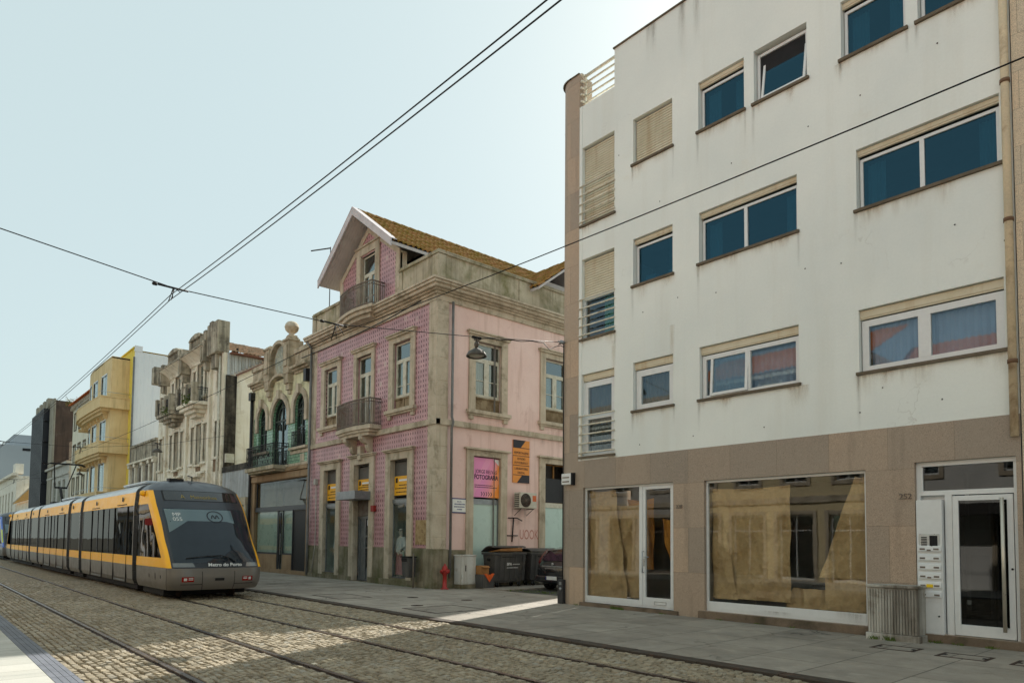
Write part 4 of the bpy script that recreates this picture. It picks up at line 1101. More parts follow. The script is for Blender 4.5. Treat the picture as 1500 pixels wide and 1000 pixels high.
# ground floor openings on the front
def shop_frame(G, a, b, z1, cap=True):
    k = MB(); o_ = .33
    k.bx(G, a - o_, a + .01, .05, z1, -.16, .08); k.bx(G, b - .01, b + o_, .05, z1, -.16, .08); k.bx(G, a - o_, b + o_, z1 - .01, z1 + .27, -.05, .082)
    k.bx(G, a - o_ - .06, b + o_ + .06, z1 + .27, z1 + .33, -.05, .15); k.bx(G, a - o_ - .1, b + o_ + .1, z1 + .33, z1 + .38, -.05, .2)
    return k.build('door_surround', STONE, ph, bevel=.01)
YEL = plain('yellow_vinyl_panel', C(232, 170, 26), .45, .4, 0, .05)
PRINT = plain('dark_print', (.02, .018, .018, 1), .6, .2, 0, 0)
for (a, b, z0, z1), st in zip(gholes, (1, 2, 1)):
    shop_frame(F, a, b, z1)
    if st == 1:
        k = MB(); frame_rect(k, F, a, b, .28, 3.0, .05, -.08, -.14); k.bx(F, a, b, 3.0, 3.13, -.05, -.27)
        o = k.build('shop_window', GALV, ph); MB().bx(F, a + .04, b - .04, .32, 2.96, -.1, -.108).build('pane', GL_SHOP, o)
        k = MB(); frame_rect(k, F, a, b, 3.13, z1, .05, -.13, -.2); k.bx(F, a + .05, b - .05, 3.25, 4.5, -.16, -.165)
        k.build('transom', plain('grey_transom_board', C(96, 94, 90), .6), o)
        k = MB(); k.quad(F(a - .9, 0.3, -1.1), F(b + .3, .3, -1.1), F(b + .3, 3.2, -1.1), F(a - .9, 3.2, -1.1)); k.quad(F(a - .9, .27, -.1), F(b + .4, .27, -.1), F(b + .4, .27, -1.3), F(a - .9, .27, -1.3)); k.quad(F(a - .9, .27, -.2), F(a - .9, .27, -1.3), F(a - .9, 3.2, -1.3), F(a - .9, 3.2, -.2)); k.quad(F(b + .3, .27, -.3), F(b + .3, .27, -1.3), F(b + .3, 3.2, -1.3), F(b + .3, 3.2, -.3))
        k.build('display_lining', plain('pale_display_lining', C(222, 236, 234), .8), ph, recalc=False)
        zs = (3.28, 3.98)
    else:
        k = MB(); frame_rect(k, F, a, b, .05, 2.55, .07, -.18, -.26); k.bx(F, a + .5, a + .56, .12, 2.5, -.18, -.26); k.bx(F, a + .56, b - .07, 1.3, 1.36, -.19, -.25); k.bx(F, a + .56, b - .07, 1.75, 1.8, -.185, -.25); k.bx(F, a + .08, a + .5, .1, 2.5, -.24, -.26); k.bx(F, a + .58, b - .07, .1, .55, -.22, -.26)
        o = k.build('shop_door', GALV, ph); MB().bx(F, a + .56, b - .07, .14, 2.5, -.24, -.247).build('pane', GL_SHOP, o)
        shutter(ph, F, a + .02, b - .02, 2.56, 3.2, -.12, GREYIRON, 'roller_shutter', .07)
        k = MB(); k.box(a - .12, b - .35 + .5, YP - .75, YP + .02, 3.18, 3.5); k.build('metal_canopy', GALV, ph, bevel=.01)
        k = MB(); frame_rect(k, F, a, b, 3.5, z1, .05, -.13, -.2); k.bx(F, a + .05, b - .05, 3.55, 4.5, -.16, -.165); k.build('transom', plain('grey_transom_board', C(96, 94, 90), .6), o)
        zs = (3.52, 4.02)
        k = MB(); k.bx(F, a + .68, a + .86, 2.2, 2.42, -.185, -.2); k.build('door_notice', WHITEP, o)
    sg = root('shop_sign', F((a + b) / 2, zs[0], -.2), {0: 'yellow sign panel in the transom of the leftmost opening of the pink tiled house', 1: 'yellow sign panel above the grey metal canopy of the pink tiled house', 2: 'yellow sign panel above the window with the mannequin'}[gholes.index((a, b, z0, z1))], 'sign', 'yellow sign panels of the pink tiled house')
    MB().bx(F, a + .05, b - .05, zs[0], zs[1], -.1, -.12).build('sign_panel', YEL, sg)
    k = MB(); hgt = zs[1] - zs[0]
    k.bx(F, a + .14, a + .27, zs[1] - .24, zs[1] - .06, -.1, -.096)
    k2 = MB(); k2.bx(F, a + .36, b - .1, zs[1] - .19, zs[1] - .12, -.1, -.097)
    for t, l0, l1 in ((.52, .45, .72), (.36, .2, .95), (.16, .25, .95)):
        u = a + .1
        while u < b - .14:
            wd_ = rnd.uniform(.03, .09)
            if l0 < (u - a) / (b - a) + .15 and (u - a) / (b - a) < l1: k.bx(F, u, u + wd_, zs[0] + hgt * t - .018, zs[0] + hgt * t + .022, -.1, -.097)
            u += wd_ + .03
    k.build('sign_print', PRINT, sg); k2.build('sign_headline', WHITEP, sg)

# central balcony and the gable
def bowed(cx, w_, y0, dep, n=10):
    pts = [(cx - w_ / 2, y0)]
    for i in range(n + 1):
        t = i / n; pts.append((cx - w_ / 2 + w_ * t, y0 - dep * (.78 + .22 * sin(pi * t))))
    pts.append((cx + w_ / 2, y0)); return pts
def slab_poly(mb, pts, z0, z1, sc_=1.0, cx=0, y0=0):
    P = [(cx + (x - cx) * sc_, y0 + (y - y0) * sc_) for x, y in pts]
    n = len(P)
    mb.add([(x, y, z0) for x, y in P] + [(x, y, z1) for x, y in P], [tuple(range(n)), tuple(range(2 * n - 1, n - 1, -1))] + [(i, (i + 1) % n, n + (i + 1) % n, n + i) for i in range(n)])
cx = -24.2
pts = bowed(cx, 2.6, YP, .62)
m = MB(); slab_poly(m, pts, 5.82, 5.98, 1.05, cx, YP); slab_poly(m, pts, 5.72, 5.82, .96, cx, YP); slab_poly(m, pts, 5.6, 5.72, .86, cx, YP)
bl = m.build('balcony_slab', STONE, ph, bevel=.012)
m = MB()
for s in (-1, 1):
    u = cx + s * .62
    pf = [(0.0, 5.6), (.5, 5.6), (.5, 5.48), (.36, 5.36), (.22, 5.3), (.2, 5.16), (.12, 5.04), (0, 5.0)]
    n = len(pf)
    m.add([(u - .13, YP - a, b) for a, b in pf] + [(u + .13, YP - a, b) for a, b in pf], [tuple(range(n)), tuple(range(2 * n - 1, n - 1, -1))] + [(i, (i + 1) % n, n + (i + 1) % n, n + i) for i in range(n)])
m.bx(F, cx - .12, cx + .12, 4.75, 5.3, 0, .2)
m.split('console', STONE, bl, bevel=.012)
m = MB(); rail_path(m, pts, 5.98, 6.98, .017, .085); m.build('balcony_railing', GREYIRON, ph)
gc = -24.05
EAV, RID, SL = 12.42, 14.5, 2.85
m = MB()
GP = [(GX0, 10.5), (GX1, 10.5), (GX1, 12.45), (gc, 14.05), (GX0, 12.45)]
gh = (-24.62, -23.5, 10.5, 12.95)
# gable face in four strips around the door
zt = lambda u: 14.05 - abs(u - gc) * (1.6 / 2.32)
for a, b in ((GX0, gh[0]), (gh[1], GX1)):
    q = [F(a, 10.5, 0), F(b, 10.5, 0), F(b, zt(b), 0), F(a, zt(a), 0)]; m.add(q, [(0, 1, 2, 3)])
m.add([F(gh[0], gh[3], 0), F(gh[1], gh[3], 0), F(gh[1], zt(gh[1]), 0), F(gc, 14.05, 0), F(gh[0], zt(gh[0]), 0)], [(0, 1, 2, 3, 4)])
m.build('gable_wall', AZUL, ph, recalc=False)
m = MB()
m.bx(F, GX0, GX0 + .26, 10.5, 12.3, -.1, .04); m.bx(F, GX1 - .26, GX1, 10.5, 12.3, -.1, .04)
m.bx(F, gh[0] - .34, gh[0], 10.5, 13.1, -.1, .05); m.bx(F, gh[1], gh[1] + .34, 10.5, 13.1, -.1, .05); m.bx(F, gh[0] - .34, gh[1] + .34, 13.0, 13.3, -.1, .055); m.bx(F, gh[0] - .42, gh[1] + .42, 13.3, 13.36, -.1, .12)
for s in (-1, 1):
    x0, x1 = gc + s * 2.32, gc
    m.hexa([F(x0, 12.2, -.05), F(x1, 13.8, -.05), F(x1, 14.06, -.05), F(x0, 12.46, -.05), F(x0, 12.2, .035), F(x1, 13.8, .035), F(x1, 14.06, .035), F(x0, 12.46, .035)])
# loggia: side return of the attic storey
m.box(GX1 - .25, GX1, YP, YP + .3, 10.5, 12.4); m.box(GX1 - .25, GX1, YP + 1.25, YP + 9, 10.5, 12.4); m.box(GX1 - .25, GX1, YP + .3, YP + 1.25, 10.5, 11.5)
m.box(GX0, GX0 + .25, YP + .02, YP + 9, 10.5, 12.4); m.box(GX0, GX1, YP + 9, YP + 9.2, 10.5, 12.4)
m.build('gable_trim', STONE, ph, bevel=.01)
m = MB(); m.box(GX0 + .2, GX1 - .3, YP + 1.6, YP + 1.7, 10.5, 13); m.build('attic_interior', DARKIN, ph)
sash(ph, F, (gh[0] + gh[1]) / 2, .54, 10.52, 12.95, 12.2, 11.3, -.1)
pts = bowed((gh[0] + gh[1]) / 2 + .02, 2.5, YP, .72)
m = MB(); slab_poly(m, pts, 10.4, 10.52, 1.05, gc, YP); slab_poly(m, pts, 10.26, 10.4, .92, gc, YP); slab_poly(m, pts, 10.12, 10.26, .75, gc, YP)
m.build('balcony_slab', STONE, ph, bevel=.012)
m = MB(); rail_path(m, pts, 10.52, 11.42, .017, .085); m.build('balcony_railing', GREYIRON, ph)
# roof: two pantile slopes, soffit, barge boards
dv = Vector((SL, 0, RID - EAV)); lv = dv.length
m = MB(); YR0, YR1 = YP - .72, YP + 9.2
tiles(m, (gc + SL, YR0 + .1, EAV), (0, 1, 0), YR1 - YR0 - .1, (-SL, 0, RID - EAV), lv)
tiles(m, (gc - SL, YR0 + .1, EAV), (0, 1, 0), YR1 - YR0 - .1, (SL, 0, RID - EAV), lv)
y = YR0 + .15
while y < YR1:
    m.lathe((gc, y, RID - .02), [(.1, 0), (.135, .02), (.12, .4)], 10, 0, 'y', 0, pi); y += .4
m.build('roof', MOSSROOF, ph, recalc=False)
m = MB()
for s in (-1, 1):
    x0 = gc + s * SL
    m.hexa([(x0, YR0, EAV - .16), (gc, YR0, RID - .16), (gc, YR0, RID - .06), (x0, YR0, EAV - .06), (x0, YR1, EAV - .16), (gc, YR1, RID - .16), (gc, YR1, RID - .06), (x0, YR1, EAV - .06)])
    for i in range(14):
        y = YR0 + .06 + i * .12
        m.hexa([(x0, y, EAV - .172), (gc, y, RID - .172), (gc, y, RID - .16), (x0, y, EAV - .16), (x0, y + .1, EAV - .172), (gc, y + .1, RID - .172), (gc, y + .1, RID - .16), (x0, y + .1, EAV - .16)])
m.build('roof_soffit', surf('grey_soffit_boards', C(206, 200, 198), C(190, 184, 182), 3, 30, .2), ph)
m = MB()
for s in (-1, 1):
    x0 = gc + s * (SL + .05)
    m.hexa([(x0, YR0 - .05, EAV - .26), (gc, YR0 - .05, RID - .2), (gc, YR0 - .05, RID + .1), (x0, YR0 - .05, EAV + .02), (x0, YR0 + .0, EAV - .26), (gc, YR0 + .0, RID - .2), (gc, YR0 + .0, RID + .1), (x0, YR0 + .0, EAV + .02)])
    m.hexa([(x0, YR0 - .06, EAV + .02), (gc, YR0 - .06, RID + .1), (gc, YR0 - .06, RID + .13), (x0, YR0 - .06, EAV + .05), (x0, YR0 + .22, EAV + .02), (gc, YR0 + .22, RID + .1), (gc, YR0 + .22, RID + .13), (x0, YR0 + .22, EAV + .05)])
m.build('barge_board', surf('grey_white_barge_board', C(206, 200, 202), C(190, 184, 186), 3, 30, .1), ph)
# rear cross gable with its own tiled roof, seen beyond the ridge
m = MB(); yb = 20.4
tiles(m, (gc, yb - 2.6, 11.35), (1, 0, 0), XP + .5 - gc, (0, 2.6, 1.95), 3.25)
m.build('cross_roof', MOSSROOF, ph, recalc=False)
m = MB(); m.hexa([(gc, yb - 2.6, 11.2), (XP + .5, yb - 2.6, 11.2), (XP + .5, yb, 13.15), (gc, yb, 13.15), (gc, yb - 2.6, 11.3), (XP + .5, yb - 2.6, 11.3), (XP + .5, yb, 13.25), (gc, yb, 13.25)])
m.box(gc, XP - .3, yb - 1.6, yb, 11.0, 12.0); m.quad((gc, yb, 10), (XP, yb, 10), (XP, yb, 13.1), (gc, yb, 13.1))
m.build('cross_roof_soffit', bpy.data.materials['grey_soffit_boards'], ph)
m = MB(); m.quad((XL, YP + .2, 11.0), (XP - .2, YP + .2, 11.0), (XP - .2, 23, 11.0), (XL, 23, 11.0)); m.build('flat_roof', PARA, ph, recalc=False)
m = MB(); m.tube([(-28.38, 14, 11), (-28.38, 14, 14.7), (-28.38, 14, 14.75)], .022, 6); m.tube([(-28.36, 14, 14.7), (-29.3, 13.5, 14.72)], .03, 5); m.build('antenna_mast', IRON, ph)
# downpipes, cables
m = MB(); m.tube([(XP + .12, 14.06, 9.9), (XP + .12, 14.06, 5.9), (XP + .2, 14.06, 5.7), (XP + .12, 14.06, 5.5), (XP + .12, 14.06, .4)], .045, 10); m.tube([(XL + .1, YP - .12, 9.9), (XL + .1, YP - .12, 1.4), (XL + .1, YP - .12, .1)], .055, 10)
m.tube([(XL + .1, YP - .12, 9.8), (XL + .25, YP - .2, 10.05), (XL + .25, YP - .4, 10.3)], .05, 10)
m.split('downpipe', ZINC, ph)
m = MB(); m.box(XL + .62, XL + .8, YP - .14, YP, 4.0, 4.25, 0); m.tube([(XL + .7, YP - .05, 4.0), (XL + .72, YP - .04, 2.5), (XL + .7, YP - .05, 1.3), (XL + .5, YP - .1, .1)], .02, 6)
m.build('junction_box', plain('old_plastic_box', C(176, 174, 166), .6), ph)
m = MB(); m.box(-23.35, -23.13, YP - .12, YP, 2.72, 2.95); m.build('alarm_siren', plain('red_siren_plastic', C(150, 44, 36), .5), ph, bevel=.01)
m = MB(); m.quad((-20.42, YP - .006, 1.5), (-19.76, YP - .006, 1.5), (-19.76, YP - .006, 2.35), (-20.42, YP - .006, 2.35)); m.build('bare_plaster_patch', surf('bare_plaster', C(190, 166, 124), C(160, 134, 96), 4, 30, .3, (C(110, 84, 60), .4, 5)), ph, recalc=False)
# side openings: blinded doors
shop = S
for i, (a, b, z0, z1) in enumerate(SD):
    k = MB(); o_ = .3
    k.bx(S, a - o_, a + .01, .05, z1, -.16, .07); k.bx(S, b - .01, b + o_, .05, z1, -.16, .07); k.bx(S, a - o_, b + o_, z1 - .01, z1 + .2, -.05, .072); k.bx(S, a - o_ - .1, b + o_ + .1, z1 + .2, z1 + .27, -.05, .17)
    k.build('door_surround', STONE, ph, bevel=.01)
    k = MB(); frame_rect(k, S, a, b, .06, 3.0, .05, -.07, -.15); k.bx(S, a, b, 3.0, 3.14, -.08, -.18)
    o = k.build('shop_door', GALV if i == 0 else OLDWHITE, ph)
    k = MB(); k.bx(S, a + .05, b - .05, .1, 2.95, -.1, -.11); k.build('frosted_panel', FROST, o)
    if i == 1:
        k = MB(); frame_rect(k, S, a, b, 3.14, z1, .05, -.14, -.2); k.bx(S, (a + b) / 2 - .03, (a + b) / 2 + .03, 4.1, z1, -.14, -.2); k.build('transom_window', surf('brown_wood', C(150, 112, 66), C(120, 84, 46), 4), o)
        k = MB(); k.bx(S, a + .04, b - .04, 3.16, 4.1, -.1, -.13); o2 = k.build('black_grille', IRON, o)
    else:
        pass
m = MB(); m.tube([(XP + .02, 16.95, 1.62), (XP + .05, 17.0, 2.5)], .025, 5); m.tube([(XP + .02, 16.75, 2.5), (XP + .12, 17.1, 2.5), (XP + .12, 17.35, 2.4)], .02, 5); m.tube([(XP + .02, 16.7, 1.85), (XP + .06, 17.2, 1.85)], .02, 5)
m.build('awning_bracket', IRON, ph)
text('UOOK!', S, 17.86, 1.72, .004, .52, plain('faded_red_spray', C(196, 136, 124), .9), ph, 'graffiti', .001, .62)
stains(ph, S, [(16.98, 2.85, .1, 1.1), (17.6, 2.85, .1, 1.3), (17.3, 2.85, .3, .8), (15.0, 6.0, .2, .6), (16.5, 6.0, .2, .7), (18.5, 5.6, .3, .5)], STAIN_D)

# signs on the side wall
sg = root('photo_shop_sign', (XP, 15.7, 3.2), 'pink and orange shop sign above the frosted door reading JORGE RELVAS FOTOGRAFIA', 'sign')
s = N('pink_orange_poster', .45, .4); u, v = s.uvw()
t_ = s.ma('ADD', s.ma('MULTIPLY', u, 1.1), s.ma('MULTIPLY', v, -.35))
x = s.ramp(s.ma('ADD', t_, .58), [(.25, C(222, 140, 186, 1.1)), (.6, C(226, 144, 166, 1.1)), (.85, C(240, 150, 70, 1.1)), (1, C(240, 146, 54, 1.1))])
st = s.ma('FRACT', s.ma('MULTIPLY', s.ma('ADD', u, s.ma('MULTIPLY', v, -.62)), 1.15))
x = s.mix(s.ramp(st, [(.0, .22), (.3, .22), (.31, 0)], 'CONSTANT'), x, C(250, 190, 200))
POSTER = s.col(x)
a, b = SD[0][0] + .012, SD[0][1] - .012
m = MB(); m.bx(S, a, b, 3.2, 4.62, -.04, -.07); m.build('sign_panel', POSTER, sg)
m = MB(); m.prism(S, [(b - .3, 4.6), (b - .02, 4.6), (b - .02, 4.38)], -.039, -.036); m.build('torn_corner', WHITEP, sg)
INK = plain('violet_black_ink', C(52, 30, 58), .5, .3, 0, 0)
text('JORGE RELVAS', S, (a + b) / 2 + .02, 4.06, -.038, .19, INK, sg, 'lettering', .002, .8)
text('FOTOGRAFIA', S, (a + b) / 2 + .02, 3.85, -.038, .225, INK, sg, 'lettering', .002, .8, bold=.006)
m = MB()
for z, n in ((3.62, 12), (3.55, 14)):
    uu_ = a + .12
    for i in range(n):
        l = rnd.uniform(.04, .09); m.bx(S, uu_, min(uu_ + l, b - .08), z, z + .028, -.04, -.0375); uu_ += l + .015
        if uu_ > b - .15: break
m.build('small_print', INK, sg)
m = MB()
for i in range(5):
    uu_ = (a + b) / 2 - .22 + i * .11
    m.prism(S, [(uu_, 3.4), (uu_ + .03, 3.4), (uu_ + .075, 3.325), (uu_ + .03, 3.25), (uu_, 3.25), (uu_ + .045, 3.325)], -.04, -.036)
m.build('chevron_mark', INK, sg)
sg = root('services_sign', (XP, 17.5, 3.8), 'tall black and orange panel sign on the pink wall above the air conditioner', 'sign')
ORG = plain('orange_vinyl', C(226, 146, 62), .45, .4, 0, .05); NAVY = plain('black_vinyl', C(34, 32, 40), .45, .4, 0, .05)
a, b = 16.95, 17.78
m = MB(); m.bx(S, a, b, 3.82, 5.42, .01, .04); m.build('sign_panel', ORG, sg)
m = MB(); m.prism(S, [(a, 5.42), (b - .2, 5.42), (b - .45, 5.14), (a, 5.14)], .04, .044); m.prism(S, [(a + .2, 3.82), (b, 3.82), (b, 4.1), (a + .45, 4.1)], .04, .044)
for z in (4.82, 4.46, 4.1, 5.12): m.bx(S, a, b, z, z + .022, .04, .0435)
m.build('black_field', NAVY, sg)
for tx, z, h in (('REPORTAGENS', 4.9, .13), ('ESTÚDIO', 4.68, .12), ('FOTOGRÁFICO', 4.53, .12), ('LABORATÓRIO', 4.31, .12), ('DIGITAL', 4.16, .12)):
    text(tx, S, (a + b) / 2, z, .044, h, NAVY, sg, 'lettering', .002, .82)
sg = root('street_name_plate', (XP, 14.45, 2.6), 'white street name plate with a blue border on the pink side wall', 'sign')
BLUE = plain('enamel_blue', C(38, 50, 110), .3, .5, 0, .05)
m = MB(); m.bx(S, 14.16, 14.83, 2.6, 3.12, .01, .025); m.build('plate', BLUE, sg)
m = MB(); m.bx(S, 14.2, 14.79, 2.64, 3.08, .025, .028); m.build('plate_face', plain('enamel_white', C(226, 228, 224), .3, .5, 0, .04), sg)
text('RUA', S, 14.495, 2.97, .029, .085, BLUE, sg, 'lettering', .001, 1.1)
m = MB()
for z, l in ((2.89, .42), (2.8, .46), (2.71, .2)):
    uu_ = 14.495 - l / 2
    while uu_ < 14.495 + l / 2:
        ww = rnd.uniform(.02, .05); m.bx(S, uu_, uu_ + ww, z, z + .04, .028, .0295); uu_ += ww + .014
m.build('small_print', BLUE, sg)
ac = root('air_conditioner', (XP, 17.35, 2.9), 'white air conditioner unit bracketed to the pink wall under the tall sign', 'air conditioner')
m = MB(); m.bx(S, 16.95, 17.82, 2.86, 3.44, .12, .42); b_ = m.build('casing', surf('aged_white_casing', C(206, 204, 192), C(184, 180, 166), 3, 30, .1, (C(150, 134, 110), .2, 4)), ac, bevel=.015)
m = MB(); cc = S(17.26, 3.15, .425)
for r in (.05, .1, .15, .2, .25): m.lathe(cc, [(r - .008, 0), (r, .012), (r + .008, 0)], 24, 0, 'x')
for i in range(10): an = i * pi / 10; m.tube([S(17.26 + .25 * cos(an), 3.15 + .25 * sin(an), .43), S(17.26 - .25 * cos(an), 3.15 - .25 * sin(an), .43)], .004, 4)
m.build('fan_grille', GREYIRON, b_)
MB().lathe(S(17.26, 3.15, .42), [(0, .002), (.255, .002), (.255, 0)], 24, 0, 'x').build('fan_opening', DARKIN, b_)
m = MB(); m.bx(S, 17.6, 17.79, 3.12, 3.34, .42, .424); m.build('orange_label', plain('orange_label', C(206, 104, 56), .5), b_)
m = MB()
for i in range(7): m.box(XP + .15, XP + .39, 16.944, 16.952, 2.92 + i * .07, 2.95 + i * .07)
m.build('side_vent', DARKIN, b_)
m = MB()
for y in (17.08, 17.68): m.tube([(XP, y, 2.84), (XP + .42, y, 2.84)], .016, 5); m.tube([(XP, y, 2.6), (XP + .38, y, 2.84)], .012, 5)
m.split('bracket', GREYIRON, ac)
# ------------------------------------------------------------------ street furniture at the corner
REDP = surf('faded_red_paint', C(176, 40, 34), C(146, 34, 30), 6, 40, .2, None, None, .45, .5, .1)
t = root('fire_hydrant', (-18.95, 13.72, .03), 'red pillar fire hydrant at the tiled corner', 'fire hydrant')
m = MB(); m.lathe((-18.95, 13.72, .03), [(.13, 0), (.13, .03), (.075, .04), (.065, .45), (.085, .47), (.09, .5), (.1, .52), (.1, .66), (.085, .74), (.05, .79), (.03, .8), (.03, .84), (0, .85)], 18)
m.build('hydrant_body', REDP, t)
m = MB()
for ax, s in (('x', 1), ('y', -1), ('y', 1)):
    m.lathe((-18.95, 13.72, .62), [(.05, 0), (.05, s * .12), (.065, s * .12), (.065, s * .16), (.03, s * .165), (0, s * .165)], 12, 0, ax)
m.split('outlet_cap', REDP, t)
GCAB = surf('grey_cabinet_paint', C(208, 210, 206), C(192, 194, 190), 2, 30, .1, (C(140, 124, 100), .25, 3), (C(150, 140, 122), .3), .55, .4, .1)
t = root('electric_cabinet', (-18.8, 14.55, .03), 'light grey metal electric cabinet between the red hydrant and the cardboard box', 'electric cabinet')
m = MB(); m.box(-19.15, -18.72, 14.25, 14.86, .17, 1.12); m.build('cabinet_body', GCAB, t, bevel=.012)
m = MB(); m.box(-19.17, -18.7, 14.23, 14.88, 1.12, 1.17); m.build('cabinet_roof', GCAB, t, bevel=.012)
m = MB(); m.box(-19.15, -18.72, 14.26, 14.85, .03, .17); m.build('cabinet_plinth', STONEDK, t)
m = MB(); m.box(-18.722, -18.712, 14.28, 14.83, .2, 1.08); d_ = m.build('cabinet_door', GCAB, t, bevel=.004)
m = MB(); m.box(-18.712, -18.695, 14.4, 14.425, .62, .82); m.box(-18.74, -18.73, 14.2475, 14.25, .35, .5); m.split('handle', CABLE, d_)
CARD = surf('brown_cardboard', C(176, 130, 84), C(150, 106, 66), 3, 30, .15, None, None, .9, .2, .2)
DKPL = surf('dark_grey_bin_plastic', C(84, 84, 84), C(68, 68, 68), 2, 40, .15, (C(104, 100, 92), .2, 2), (C(110, 106, 98), .3), .5, .4, .1)
t = root('storage_crate', (-18.4, 15.1, .03), 'dark grey open crate with an orange rag hanging over its front', 'crate')
m = MB(); m.hexa([(-18.9, 14.86, .05), (-18.9, 15.38, .05), (-18.36, 15.38, .05), (-18.36, 14.86, .05), (-18.92, 14.83, .5), (-18.92, 15.42, .5), (-18.33, 15.42, .5), (-18.33, 14.83, .5)])
m.build('crate_body', DKPL, t, bevel=.01)
t = root('cardboard_box', (-18.65, 15.1, .5), 'small brown cardboard box resting on the dark grey crate', 'box')
m = MB(); m.box(-18.85, -18.45, 14.88, 15.22, .505, .8); m.build('box_body', CARD, t, bevel=.004)
m = MB(); m.box(-18.449, -18.446, 15.03, 15.07, .52, .8); m.hexa([(-18.45, 14.9, .79), (-18.45, 15.2, .79), (-18.36, 15.2, .74), (-18.36, 14.9, .74), (-18.45, 14.9, .795), (-18.45, 15.2, .795), (-18.36, 15.2, .745), (-18.36, 14.9, .745)]); m.build('box_flap', CARD, t)
m = MB(); P_ = [(-18.32, 14.9, .52), (-18.32, 15.34, .52), (-18.3, 15.16, .24)]
m.grid(lambda s, q: (-18.325 + .02 * sin(s * 14) * (1 - q) + .01, 14.9 + .44 * s * (1 - q) + .24 * q, .52 - .28 * q + .02 * sin(s * 9)), 14, 8)
tag(m.build('orange_rag', plain('orange_cloth', C(226, 104, 52), .8, .2), loc=(-18.32, 15.1, .3), recalc=False), 'orange rag draped over the front of the dark crate', 'rag')

def wheeled_bin(y0, name_lab, lid_open):
    X_, x_ = -18.36, -19.05
    t = root('wheeled_bin', (-18.7, y0 + .7, .03), name_lab, 'waste container', 'large grey wheeled waste containers')
    m = MB(); m.hexa([(x_ + .08, y0 + .07, .24), (x_ + .08, y0 + 1.33, .24), (X_ - .07, y0 + 1.33, .24), (X_ - .07, y0 + .07, .24), (x_, y0, 1.18), (x_, y0 + 1.4, 1.18), (X_, y0 + 1.4, 1.18), (X_, y0, 1.18)])
    b_ = m.build('bin_body', DKPL, t, bevel=.03)
    m = MB(); m.box(x_ - .03, X_ + .035, y0 - .04, y0 + 1.44, 1.17, 1.24); m.box(x_ + .1, X_ - .1, y0 + .1, y0 + 1.3, .2, .25); m.build('rim', DKPL, b_, bevel=.012)
    m = MB()
    for i in range(1, 6):
        y = y0 + 1.4 * i / 6
        m.hexa([(X_ - .07, y - .012, .26), (X_ - .07, y + .012, .26), (X_ - .055, y + .012, .26), (X_ - .055, y - .012, .26), (X_, y - .012, 1.15), (X_, y + .012, 1.15), (X_ + .012, y + .012, 1.15), (X_ + .012, y - .012, 1.15)])
    for y in (y0 + .06, y0 + 1.34): m.hexa([(X_ - .1, y - .06, .26), (X_ - .1, y + .06, .26), (X_ - .05, y + .06, .26), (X_ - .05, y - .06, .26), (X_ - .02, y - .06, 1.15), (X_ - .02, y + .06, 1.15), (X_ + .03, y + .06, 1.15), (X_ + .03, y - .06, 1.15)])
    m.build('rib', DKPL, b_)
    m = MB()
    a = .42 if lid_open else .06
    n = 8
    for i in range(n):
        t0, t1 = i / n, (i + 1) / n
        f = lambda q: (x_ - .02 + (X_ - x_ + .06) * q * cos(a), 1.25 + (X_ - x_ + .06) * q * sin(a) * .55 + .1 * sin(pi * q))
        (xa, za), (xb, zb) = f(t0), f(t1)
        m.hexa([(xa, y0 - .05, za), (xa, y0 + 1.45, za), (xb, y0 + 1.45, zb), (xb, y0 - .05, zb), (xa, y0 - .05, za + .035), (xa, y0 + 1.45, za + .035), (xb, y0 + 1.45, zb + .035), (xb, y0 - .05, zb + .035)])
    m.build('lid', DKPL, t)
    m = MB(); m.tube([(X_ + .03, y0 + .3, 1.1), (X_ + .09, y0 + .3, 1.1), (X_ + .09, y0 + 1.1, 1.1), (X_ + .03, y0 + 1.1, 1.1)], .014, 6); m.tube([(X_ - .3, y0 - .02, 1.0), (X_ - .3, y0 - .09, 1.0)], .05, 10); m.split('handle', RUBBER, t)
    for xx in (x_ + .16, X_ - .13):
        for yy in (y0 + .2, y0 + 1.2):
            m = MB(); m.lathe((xx, yy - .025, .125), [(0, 0), (.07, 0), (.095, .01), (.095, .04), (.07, .05), (0, .05)], 16, 0, 'y'); wl = m.build('caster', RUBBER, t)
            m = MB(); m.box(xx - .03, xx + .03, yy - .04, yy - .034, .12, .25); m.box(xx - .03, xx + .03, yy + .034, yy + .04, .12, .25); m.split('caster_fork', GALV, wl)
    G = lambda u, v, d: (X_ - .07 + .07 * (v - .24) / .94 + d + .016, u, v)
    text('BPA', G, y0 + .66, .8, 0, .13, WHITEP, t, 'lettering', .001, 1, bold=.006)
    m = MB()
    for z, a_, b__ in ((.82, .82, 1.1), (.7, .55, 1.08)):
        u = y0 + a_
        while u < y0 + b__: l = rnd.uniform(.02, .05); m.bx(G, u, u + l, z, z + .03, 0, .002); u += l + .012
    m.build('small_print', WHITEP, t)
    return t
wheeled_bin(15.42, 'grey wheeled waste container with lid propped open on cardboard, beside the crate', True)
wheeled_bin(17.12, 'grey wheeled waste container with closed lid behind the parked car', False)
t = root('cardboard_sheet', (-18.7, 16.1, 1.3), 'flattened cardboard wedged under the raised lid of the near waste container', 'cardboard')
m = MB(); m.hexa([(-18.95, 15.6, 1.25), (-18.95, 16.6, 1.25), (-18.28, 16.6, 1.3), (-18.28, 15.6, 1.3), (-18.95, 15.6, 1.27), (-18.95, 16.6, 1.27), (-18.28, 16.6, 1.42), (-18.28, 15.6, 1.38)]); m.build('sheet', CARD, t)

